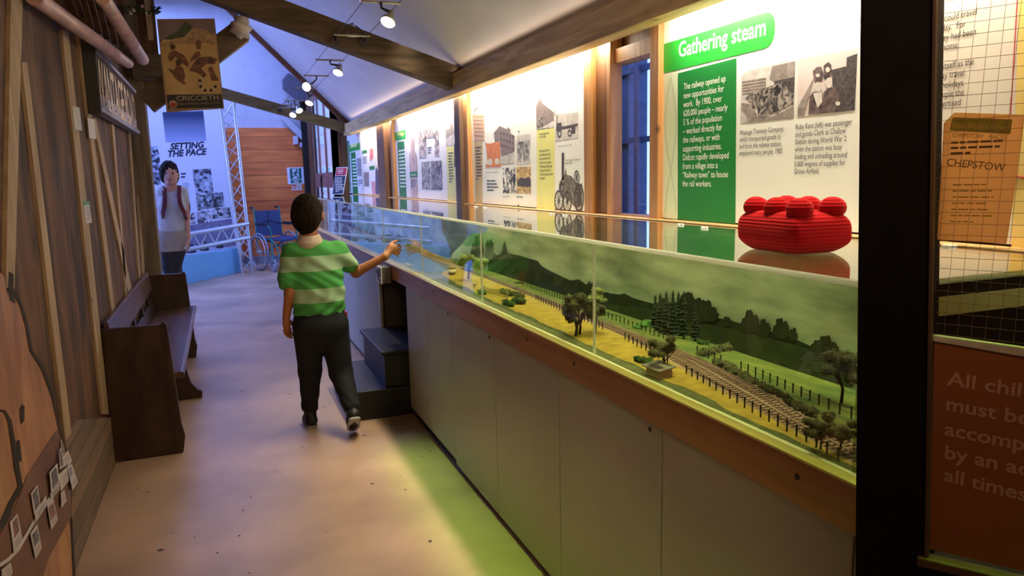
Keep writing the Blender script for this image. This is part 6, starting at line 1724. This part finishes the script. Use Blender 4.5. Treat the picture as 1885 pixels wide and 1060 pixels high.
# pillow-like box: superellipsoid, flattened where it rests
NU, NV = 64, 32
vs = []
def sg_(v, e): return math.copysign(abs(v) ** e, v)
for i in range(NV + 1):
    t_ = -math.pi / 2 + math.pi * i / NV
    for j in range(NU):
        p_ = 2 * math.pi * j / NU
        ct, st = sg_(math.cos(t_), 0.46), sg_(math.sin(t_), 0.62)
        x, y = LX * ct * sg_(math.cos(p_), 0.24), LY * ct * sg_(math.sin(p_), 0.24)
        z = HZ + HZ * st
        taper = 1.0 - 0.26 * max(0.0, (HZ * 0.75 - z) / (HZ * 0.75)) ** 1.5; x *= taper; y *= taper
        wob = 1 + 0.012 * math.sin(5 * p_ + 3 * t_)
        vs.append(bl(x * wob, y * wob, max(z - 0.009, 0.0)))
fs = [(i * NU + j, i * NU + (j + 1) % NU, (i + 1) * NU + (j + 1) % NU, (i + 1) * NU + j) for i in range(NV) for j in range(NU)]
link('body', MB().add(vs, fs, 0, True), m_knit, bk_)
for ix in (-1, 1):
    for iy in (-1, 0, 1):
        c = bl(ix * 0.044, iy * 0.080, 2 * HZ - 0.004)
        b = MB(); b.sphere((0, 0, 0), (0.030, 0.030, 0.0245), 24, 14)
        b.v = [tuple(c + Vector(p) * (1 + 0.03 * math.sin(7 * math.atan2(p[1], p[0])))) for p in b.v]
        link('stud', b, m_knit, bk_)
# ================================================================== people
def skin(name, c, rough=0.55):
    m = mat(name, c, rough=rough, var=0.10, scale=14)
    m.node_tree.nodes['Principled BSDF'].inputs['Subsurface Weight'].default_value = 0.08
    m.node_tree.nodes['Principled BSDF'].inputs['Subsurface Radius'].default_value = (0.02, 0.008, 0.004)
    return m
m_skin = skin('skin_tan', (0.42, 0.17, 0.075))
m_hair = mat('hair_dark_brown', (0.010, 0.006, 0.004), c2=(0.024, 0.013, 0.008), rough=0.85, spec=0.15, scale=90, stretch=(1, 1, 0.15), bump=0.5, bscale=160)
def rotz(a): c, s = math.cos(a), math.sin(a); return ((c, -s, 0), (s, c, 0), (0, 0, 1))

# ---- boy
boy = thing('person', 'boy in a green striped polo shirt walking and touching the glass case', 'person', (0.46, 4.15, 0))
hc = np.array((0.436, 4.19, 1.226)); ra = math.radians(-18)
HR = rotz(ra)
def hp_(x, y, z): return hc + np.array((x * math.cos(ra) - y * math.sin(ra), x * math.sin(ra) + y * math.cos(ra), z))
shL, shR = (0.340, 4.15, 1.022), (0.585, 4.155, 1.012)
elL, wrL = (0.312, 4.12, 0.80), (0.287, 4.155, 0.665)
elR, wrR = np.array(onx(655, 501, 0.700)), np.array(onx(709, 472, 0.865))
paR = np.array(onx(719, 459, 0.905))
B = Body((0.20, 3.86, -0.01), (1.02, 4.46, 1.36), 0.0046)
B.ell(hc, (0.075, 0.088, 0.096), 0.0, HR); B.ell(hp_(0, 0.022, -0.045), (0.056, 0.066, 0.065), 0.03, HR)
B.cone(hp_(0, 0.088, -0.005), hp_(0, 0.098, -0.028), 0.008, 0.012, 0.012)               # nose
B.ell(hp_(0, 0.07, -0.078), (0.028, 0.024, 0.02), 0.02)                                 # chin
for s in (-1, 1):
    B.ell(hp_(0.080 * s, -0.004, -0.016), (0.011, 0.018, 0.028), 0.008, HR)             # ears
    B.ell(hp_(0.03 * s, 0.086, 0.004), (0.014, 0.010, 0.008), 0.0, HR, cut=True)        # eye hollows
B.cone((0.437, 4.155, 1.03), (0.436, 4.175, 1.15), 0.046, 0.043, 0.03)
B.cone((0.42, 4.15, 1.0), (0.36, 4.15, 1.012), 0.05, 0.042, 0.04); B.cone((0.47, 4.15, 1.0), (0.56, 4.155, 1.005), 0.05, 0.042, 0.04)
B.ell((0.46, 4.15, 0.90), (0.115, 0.075, 0.15), 0.04); B.ell((0.464, 4.15, 0.68), (0.105, 0.075, 0.13), 0.05)
B.cone(shL, elL, 0.037, 0.030, 0.03); B.cone(elL, wrL, 0.030, 0.0205, 0.012)
B.cone(shR, elR, 0.037, 0.030, 0.03); B.cone(elR, wrR, 0.031, 0.0205, 0.012)
# left hand, relaxed
pL = np.array(wrL); B.ell(pL + (0.0, 0.004, -0.040), (0.022, 0.023, 0.034), 0.016)
for i, (dy, l) in enumerate(((0.024, 0.050), (0.008, 0.057), (-0.008, 0.053), (-0.024, 0.043))):
    k0 = pL + (0.72 * dy, 0.004 + 0.75 * dy, -0.066); k1 = k0 + (0.004, 0.004, -l * 0.55); k2 = k1 + (0.014, 0.001, -l * 0.42)
    B.cone(k0, k1, 0.0072, 0.0066, 0.004); B.cone(k1, k2, 0.0066, 0.0054, 0.003)
t0 = pL + (0.018, 0.020, -0.026); t1_ = t0 + (0.018, 0.012, -0.026); B.cone(t0, t1_, 0.010, 0.0078, 0.008); B.cone(t1_, t1_ + (0.004, 0.008, -0.020), 0.0078, 0.0064, 0.004)
# right hand on the glass: index finger out, thumb up
B.cone(wrR, paR, 0.0195, 0.024, 0.016); B.ell(paR + (0.008, 0.0, 0.006), (0.030, 0.020, 0.028), 0.012)
gx = XG - 0.004
ix = np.array(onx(740, 454.5, gx)); ti = np.array(onx(732, 443, 0.955))
k0 = paR + (0.028, 0.004, 0.016); B.cone(k0, k0 * 0.45 + ix * 0.55 + (0, 0, 0.010), 0.0085, 0.0075, 0.006); B.cone(k0 * 0.45 + ix * 0.55 + (0, 0, 0.010), ix - (0.006, 0, 0), 0.0075, 0.0058, 0.004)
for i, (dz, dy, e) in enumerate(((0.002, 0.002, 0.052), (-0.012, -0.001, 0.044), (-0.024, -0.004, 0.034))):
    q0_ = paR + (0.026 - 0.004 * i, dy, dz); q1_ = q0_ + (e * 0.62, 0.014, -0.003 - 0.002 * i); q2_ = q1_ + (e * 0.22, 0.012, -0.014)
    B.cone(q0_, q1_, 0.0080, 0.0072, 0.005); B.cone(q1_, q2_, 0.0072, 0.0058, 0.004)
th0 = paR + (-0.004, 0.0, 0.024); th1 = th0 * 0.5 + ti * 0.5 + (-0.004, 0, 0.004); B.cone(th0, th1, 0.0105, 0.0085, 0.010); B.cone(th1, ti, 0.0085, 0.0066, 0.005)
# legs under the trousers
hipL, hipR = (0.410, 4.15, 0.60), (0.522, 4.15, 0.60)
knL, anL = (0.408, 4.235, 0.335), (0.392, 4.265, 0.085)
knR, anR = (0.558, 4.13, 0.325), (0.590, 3.985, 0.150)
for a_, b_, c_ in ((hipL, knL, anL), (hipR, knR, anR)):
    B.cone(a_, b_, 0.060, 0.042, 0.03); B.cone(b_, c_, 0.042, 0.028, 0.02)
link('body', B.mesh(), m_skin, boy)

Hh = Body((0.32, 4.05, 1.08), (0.56, 4.34, 1.36), 0.0045)
Hh.ell(hc + (0, -0.004, 0.008), (0.085, 0.095, 0.100), 0.0, HR); Hh.ell(hp_(0, -0.045, -0.028), (0.076, 0.055, 0.080), 0.02, HR)
Hh.cone(hp_(0, -0.04, -0.075), hp_(0, -0.035, -0.085), 0.045, 0.038, 0.02)
Hh.ell(hp_(0, 0.085, -0.045), (0.075, 0.070, 0.085), 0.0, HR, cut=True)
for s in (-1, 1): Hh.ell(hp_(0.090 * s, 0.004, -0.024), (0.024, 0.024, 0.036), 0.0, HR, cut=True)
Hh.wrinkle(lambda X, Y, Z: 0.0016 * np.sin(X * 210 + Y * 60) * np.sin(Z * 40 + Y * 130))
link('hair', Hh.mesh(), m_hair, boy)
b = MB()
for s in (-1, 1): b.sphere(tuple(hp_(0.03 * s, 0.080, 0.003)), 0.0095, 10, 8)
link('eyes', b, mat('eye_dark', (0.05, 0.03, 0.02), rough=0.2), boy)

# polo shirt
zc = [ony(575, y, 4.06).z for y in (471, 501, 533, 559)]
def stripes(name, levels, cA, cB):
    m, nt, bs = _new(name)
    tc = nt.nodes.new('ShaderNodeTexCoord'); sx = nt.nodes.new('ShaderNodeSeparateXYZ'); nt.links.new(tc.outputs['Object'], sx.inputs[0])
    r = nt.nodes.new('ShaderNodeValToRGB'); r.color_ramp.interpolation = 'CONSTANT'
    lv = sorted(levels); el = r.color_ramp.elements
    el[0].position = 0; el[0].color = (*cA, 1)
    for i, l in enumerate(lv):
        e = el[1] if i == 0 else el.new(l)
        e.position = l; e.color = (*(cB if i % 2 == 0 else cA), 1)
    nt.links.new(sx.outputs['Z'], r.inputs['Fac']); nt.links.new(r.outputs['Color'], bs.inputs['Base Color'])
    n = nt.nodes.new('ShaderNodeTexNoise'); n.inputs['Scale'].default_value = 500; bp = nt.nodes.new('ShaderNodeBump'); bp.inputs['Strength'].default_value = 0.15; bp.inputs['Distance'].default_value = 0.003
    nt.links.new(tc.outputs['Object'], n.inputs['Vector']); nt.links.new(n.outputs['Fac'], bp.inputs['Height']); nt.links.new(bp.outputs[0], bs.inputs['Normal'])
    bs.inputs['Roughness'].default_value = 0.9
    MATS[name] = m
    return m
m_polo = stripes('polo_stripes', zc, (0.075, 0.38, 0.085), (0.40, 0.62, 0.40))
S = Body((0.22, 3.98, 0.62), (0.76, 4.34, 1.14), 0.0055)
S.cone((0.40, 4.15, 1.00), (0.35, 4.15, 1.005), 0.062, 0.056, 0.0); S.cone((0.47, 4.15, 1.00), (0.565, 4.155, 0.998), 0.062, 0.056, 0.04)
S.cone((0.437, 4.155, 1.00), (0.437, 4.16, 1.045), 0.060, 0.050, 0.04)
S.ell((0.462, 4.15, 0.90), (0.140, 0.098, 0.19), 0.05); S.ell((0.464, 4.145, 0.74), (0.142, 0.102, 0.20), 0.06)
slL = np.array((0.303, 4.135, 0.865)); S.cone(shL, slL, 0.054, 0.052, 0.03)
slR = np.array(elR) * 0.62 + np.array(shR) * 0.38; S.cone(shR, slR, 0.055, 0.050, 0.03)
S.plane((0.46, 4.15, 0.672), (-0.03, 0, -1))
S.plane(tuple(slL + (0, 0, -0.005)), (-0.35, 0, -1)) if False else None
S.wrinkle(lambda X, Y, Z: 0.0035 * np.sin(X * 75 + 9 * np.sin(Z * 14)) * np.clip((1.02 - Z) * 5, 0, 1) + 0.003 * np.sin(Z * 70 + X * 40))
S.cone((0.437, 4.165, 1.07), (0.437, 4.17, 1.16), 0.046, 0.046, 0, cut=True)
link('polo_shirt', S.mesh(), m_polo, boy)
Cc = Body((0.34, 4.06, 1.02), (0.54, 4.28, 1.15), 0.004)
Cc.cone((0.437, 4.153, 1.060), (0.436, 4.162, 1.112), 0.078, 0.054, 0.0)
Cc.plane((0.437, 4.16, 1.050), (0, 0.25, -1)); Cc.plane((0.437, 4.16, 1.112), (0, -0.15, 1))
Cc.cone((0.437, 4.168, 1.05), (0.437, 4.172, 1.16), 0.047, 0.046, 0, cut=True)
link('collar', Cc.mesh(), mat('collar_beige', (0.64, 0.53, 0.43), rough=0.9, var=0.05), boy)

T = Body((0.29, 3.90, 0.06), (0.68, 4.38, 0.72), 0.0055)
T.ell((0.465, 4.15, 0.65), (0.135, 0.100, 0.13), 0.0); T.ell((0.465, 4.11, 0.60), (0.128, 0.085, 0.09), 0.04)
T.cone((0.402, 4.15, 0.60), (0.402, 4.235, 0.335), 0.088, 0.064, 0.03); T.cone((0.402, 4.235, 0.335), (0.390, 4.265, 0.110), 0.064, 0.046, 0.02)
T.cone((0.532, 4.15, 0.60), (0.560, 4.13, 0.325), 0.088, 0.064, 0.03); T.cone((0.560, 4.13, 0.325), (0.588, 3.995, 0.170), 0.064, 0.047, 0.02)
T.plane((0.46, 4.15, 0.70), (0, 0, 1))
T.plane((0.39, 4.26, 0.092), (0, 0, -1))
T.wrinkle(lambda X, Y, Z: 0.0022 * np.sin(Z * 75 + X * 60 + Y * 45 + 3 * np.sin(X * 22)) * np.clip((0.35 - Z) * 5, 0.1, 1))
link('trousers', T.mesh(), mat('trousers_navy', (0.006, 0.007, 0.012), rough=0.85, var=0.25, scale=30), boy)
b = MB().box(0.600, 0.612, 4.12, 4.17, 0.60, 0.672)
link('red_tag', b, mat('pocket_red', (0.42, 0.01, 0.03)), boy, bevel=0.003)
def shoe(an, toe_dir, pitch, name='shoe'):
    """trainer round the ankle an, toe along toe_dir (xy), pitched nose-down"""
    d = Vector((toe_dir[0], toe_dir[1], 0)).normalized(); d = Vector((d.x * math.cos(pitch), d.y * math.cos(pitch), -math.sin(pitch)))
    side = d.cross(Vector((0, 0, 1))).normalized(); up = side.cross(d)
    a = Vector(an)
    K = Body(a - Vector((0.17, 0.2, 0.17)), a + Vector((0.17, 0.22, 0.10)), 0.0045)
    hl_, bl_, tl_ = a - d * 0.022 - up * 0.040, a + d * 0.055 - up * 0.050, a + d * 0.110 - up * 0.056
    K.cone(hl_, bl_, 0.036, 0.036, 0.0); K.cone(bl_, tl_, 0.036, 0.030, 0.02); K.cone(a + up * 0.01, a + d * 0.03 - up * 0.03, 0.036, 0.034, 0.02)
    sole_p = a - up * 0.077
    K.plane(tuple(sole_p), tuple(-up))
    s = link(name, K.mesh(), mat('shoe_black', (0.012, 0.012, 0.014), rough=0.5), boy)
    pts = []
    for (f, w) in ((-0.055, 0.018), (-0.045, 0.030), (0.0, 0.033), (0.06, 0.037), (0.10, 0.034), (0.132, 0.020), (0.138, 0.0)): pts.append((f, w))
    ol = [sole_p + d * f + side * w for f, w in pts] + [sole_p + d * f - side * w for f, w in pts[::-1][1:]]
    link('sole', MB().prism(ol, up * 0.014), mat('sole_grey', (0.34, 0.34, 0.36) if pitch < 0.2 else (0.34, 0.34, 0.36)), s, bevel=0.003)
shoe((0.391, 4.262, 0.077), (-0.05, 1), 0.0)
shoe((0.592, 3.985, 0.150), (0.05, 1), math.radians(38))

# ---- woman
YW = 8.0
def wp(x, y, dy=0.0): return np.array(ony(x, y, YW + dy))
m_skin2 = skin('skin_fair', (0.50, 0.26, 0.20))
wo = thing('person', 'woman in a grey T-shirt, shorts and dark leggings standing by the banner', 'person', (-0.44, YW, 0))
fz = lambda p: p
hcw = wp(313, 319); hcw[1] = YW - 0.03
neck = wp(314, 344)
sL, sR = wp(297, 353), wp(337, 352)
eL, wL = wp(291, 396, 0.02), wp(292, 436, -0.02)
eR, wR = wp(343, 398, 0.02), wp(346, 437, -0.02)
pel = wp(317, 437); 
kl, kr = wp(309, 490, -0.02), wp(323, 490, 0.02)
al, ar = np.array((-0.475, YW - 0.02, 0.085)), np.array((-0.395, YW + 0.02, 0.085))
hl_, hr_ = wp(308, 448), wp(328, 448)
q = Body((-0.75, 7.72, -0.01), (-0.12, 8.30, 1.70), 0.0062)
q.ell(hcw, (0.072, 0.090, 0.112), 0.0); q.ell(hcw + (0.0, -0.028, -0.055), (0.055, 0.062, 0.065), 0.03)
q.cone(hcw + (0, -0.090, 0.0), hcw + (0, -0.104, -0.032), 0.009, 0.014, 0.012); q.ell(hcw + (0, -0.078, -0.088), (0.026, 0.022, 0.020), 0.02)
for s in (-1, 1):
    q.ell(hcw + (0.076 * s, 0.004, -0.02), (0.010, 0.018, 0.028), 0.006)
    q.ell(hcw + (0.030 * s, -0.092, 0.0), (0.016, 0.010, 0.009), 0.0, cut=True)
q.cone(neck + (0, 0.01, -0.05), hcw + (0, 0.015, -0.06), 0.050, 0.046, 0.03)
q.cone(sL + (0.02, 0, -0.02), sR + (-0.02, 0, -0.02), 0.045, 0.045, 0.03); q.ell(wp(317, 372), (0.115, 0.080, 0.16), 0.05)
q.ell(wp(317, 410), (0.10, 0.075, 0.14), 0.06); q.ell(pel, (0.125, 0.090, 0.10), 0.05)
for a_, b_, c_ in ((sL, eL, wL), (sR, eR, wR)):
    q.cone(a_ + (0, 0, -0.015), b_, 0.042, 0.033, 0.03); q.cone(b_, c_, 0.033, 0.022, 0.015)
for a_, b_, c_ in ((hl_, kl, al), (hr_, kr, ar)):
    q.cone(a_, b_, 0.070, 0.050, 0.03); q.cone(b_, c_, 0.050, 0.032, 0.02)
for w_, s in ((wL, -1), (wR, 1)):
    q.ell(w_ + (0, 0, -0.045), (0.016, 0.030, 0.040), 0.016)
    for i, (dy, l) in enumerate(((-0.024, 0.055), (-0.008, 0.062), (0.008, 0.058), (0.022, 0.046))):
        k0 = w_ + (0, dy, -0.078); k1 = k0 + (-0.004 * s, -0.004, -l * 0.5); k2 = k1 + (-0.020 * s, -0.006, -l * 0.36)
        q.cone(k0, k1, 0.0090, 0.0085, 0.004); q.cone(k1, k2, 0.0085, 0.0072, 0.003)
    t0 = w_ + (-0.006 * s, -0.026, -0.030); t1_ = t0 + (-0.014 * s, -0.024, -0.030); q.cone(t0, t1_, 0.012, 0.010, 0.008); q.cone(t1_, t1_ + (-0.010 * s, -0.004, -0.022), 0.010, 0.008, 0.004)
link('body', q.mesh(), m_skin2, wo)
b = MB()
for s in (-1, 1): b.sphere(tuple(hcw + (0.030 * s, -0.080, -0.001)), 0.0098, 10, 8)
link('eyes', b, mat('eye_dark', ()), wo)
b = MB().sphere(tuple(hcw + (0, -0.094, -0.062)), (0.022, 0.007, 0.007), 12, 6)
link('lips', b, mat('lips_pink', (0.36, 0.12, 0.11)), wo)
g = Body(hcw - np.array((0.16, 0.18, 0.22)), hcw + np.array((0.16, 0.18, 0.18)), 0.006)
g.ell(hcw + (-0.006, 0.014, 0.020), (0.084, 0.100, 0.104), 0.0); g.ell(hcw + (0, 0.03, -0.04), (0.076, 0.070, 0.080), 0.03); g.ell(hcw + (-0.058, -0.010, -0.02), (0.030, 0.056, 0.070), 0.03)
g.ell(hcw + (0.012, -0.11, -0.045), (0.066, 0.085, 0.092), 0.0, cut=True)
g.wrinkle(lambda X, Y, Z: 0.004 * np.sin(X * 130 + Y * 60 + 5 * np.sin(Z * 40)) * np.sin(Z * 60 + Y * 90))
link('hair', g.mesh(), mat('hair_black', (0.006, 0.004, 0.005), c2=(0.018, 0.012, 0.014), spec=0.2, rough=0.8, scale=80), wo)
s_ = Body((-0.72, 7.80, 0.85), (-0.14, 8.22, 1.50), 0.007)
s_.cone(sL + (0.015, 0, -0.02), sR + (-0.015, 0, -0.02), 0.052, 0.052, 0.0); s_.ell(wp(316, 374), (0.138, 0.105, 0.18), 0.05); s_.ell(wp(315, 412), (0.128, 0.102, 0.17), 0.06)
s_.cone(sL + (0.004, 0, -0.012), sL * 0.6 + eL * 0.4, 0.049, 0.046, 0.02); s_.cone(sR + (-0.004, 0, -0.012), sR * 0.6 + eR * 0.4, 0.049, 0.046, 0.02)
for p, dz in ((wp(316, 372, -0.09), 0.0),): s_.ell(p + (-0.055, 0.0, dz), (0.055, 0.045, 0.055), 0.03); s_.ell(p + (0.055, 0.0, dz), (0.055, 0.045, 0.055), 0.03)
zh = wp(316, 427)[2]
s_.plane((0, 0, zh), (0, 0, -1)); s_.cone(neck + (0, -0.05, 0.02), neck + (0, -0.03, 0.12), 0.070, 0.07, 0, cut=True)
s_.wrinkle(lambda X, Y, Z: 0.004 * np.sin(Z * 60 + X * 35) * np.sin(X * 28 + 1))
link('t_shirt', s_.mesh(), mat('t_shirt_grey', (0.44, 0.46, 0.50), rough=0.9, var=0.10, scale=6), wo)
h_ = Body((-0.70, 7.80, 0.60), (-0.18, 8.22, 1.02), 0.0065)
h_.ell(pel + (0, 0, 0.0), (0.146, 0.108, 0.13), 0.0)
h_.cone(hl_ + (0, 0, 0), hl_ * 0.55 + kl * 0.45, 0.086, 0.090, 0.03); h_.cone(hr_, hr_ * 0.55 + kr * 0.45, 0.086, 0.088, 0.03)
h_.plane((0, 0, wp(317, 462)[2]), (0, 0, -1)); h_.plane((0, 0, zh + 0.03), (0, 0, 1))
link('shorts', h_.mesh(), mat('shorts_khaki', (0.30, 0.27, 0.23), rough=0.9, var=0.1), wo)
l_ = Body((-0.66, 7.82, 0.05), (-0.22, 8.20, 0.86), 0.0065)
for a_, b_, c_ in ((hl_, kl, al), (hr_, kr, ar)):
    l_.cone(a_ + (0, 0, -0.05), b_, 0.074, 0.055, 0.0 if a_ is hl_ else 0.02); l_.cone(b_, c_, 0.055, 0.037, 0.02)
l_.plane((0, 0, 0.075), (0, 0, -1))
link('leggings', l_.mesh(), mat('leggings_black', (0.012, 0.012, 0.018), rough=0.8), wo)
for a_ in (al, ar):
    f = Body(a_ - np.array((0.06, 0.20, 0.10)), a_ + np.array((0.06, 0.09, 0.06)), 0.006)
    f.cone(a_ + (0, 0.02, -0.045), a_ + (0, -0.13, -0.052), 0.042, 0.034, 0.0); f.cone(a_ + (0, 0.01, 0.02), a_ + (0, -0.02, -0.03), 0.042, 0.040, 0.02); f.plane(tuple(a_ + (0, 0, -0.083)), (0, 0, -1))
    link('shoe', f.mesh(), mat('shoe_black', ()), wo)
m_mar = mat('backpack_maroon', (0.10, 0.012, 0.022), rough=0.8)
bp = thing('backpack', 'maroon and black backpack worn by the woman', 'backpack', (-0.44, YW + 0.14, 1.15))
k_ = Body((-0.70, 8.05, 0.90), (-0.18, 8.36, 1.50), 0.008)
k_.ell((-0.44, YW + 0.235, 1.17), (0.15, 0.10, 0.22), 0.0)
link('bag', k_.mesh(), mat('backpack_black', (0.02, 0.018, 0.022), rough=0.8), bp)
for s, sh in ((-1, sL), (1, sR)):
    c0 = sh + np.array((-0.03 * s, 0.10, 0.01)); c1 = sh + np.array((-0.030 * s, -0.005, 0.052)); c2 = sh + np.array((-0.034 * s, -0.118, -0.05)); c3 = sh + np.array((-0.026 * s, -0.146, -0.13)); c4 = sh + np.array((0.004 * s, -0.10, -0.23)); c5 = sh + np.array((0.0, 0.08, -0.30))
    b = MB(); ctl = [Vector(c) for c in (c0, c0, c1, c2, c3, c4, c5, c5)]; pts = []
    for i in range(1, 6):
        for q_ in range(5):
            t = q_ / 5; p0, p1, p2, p3 = ctl[i - 1], ctl[i], ctl[i + 1], ctl[i + 2]
            pts.append(0.5 * ((2 * p1) + (p2 - p0) * t + (2 * p0 - 5 * p1 + 4 * p2 - p3) * t * t + (3 * p1 - p0 - 3 * p2 + p3) * t ** 3))
    pts.append(ctl[6])
    for i in range(len(pts) - 1): b.bar(pts[i], pts[i + 1], 0.036, 0.012, up=(0.25 * s, -1, 0.6) if i > 4 else (0, -0.3, 1))
    link('strap', b, m_mar, bp)
hv = wp(341, 452, -0.04)
b = MB().tube([hv + (0, 0, -0.035), hv + (0, 0, 0.035)], [0.022, 0.026], 14)
tag(link('cup', b, mat('cup_white', (0.6, 0.6, 0.64)), loc=tuple(hv)), 'small white cup held in the hand of the woman', 'cup')
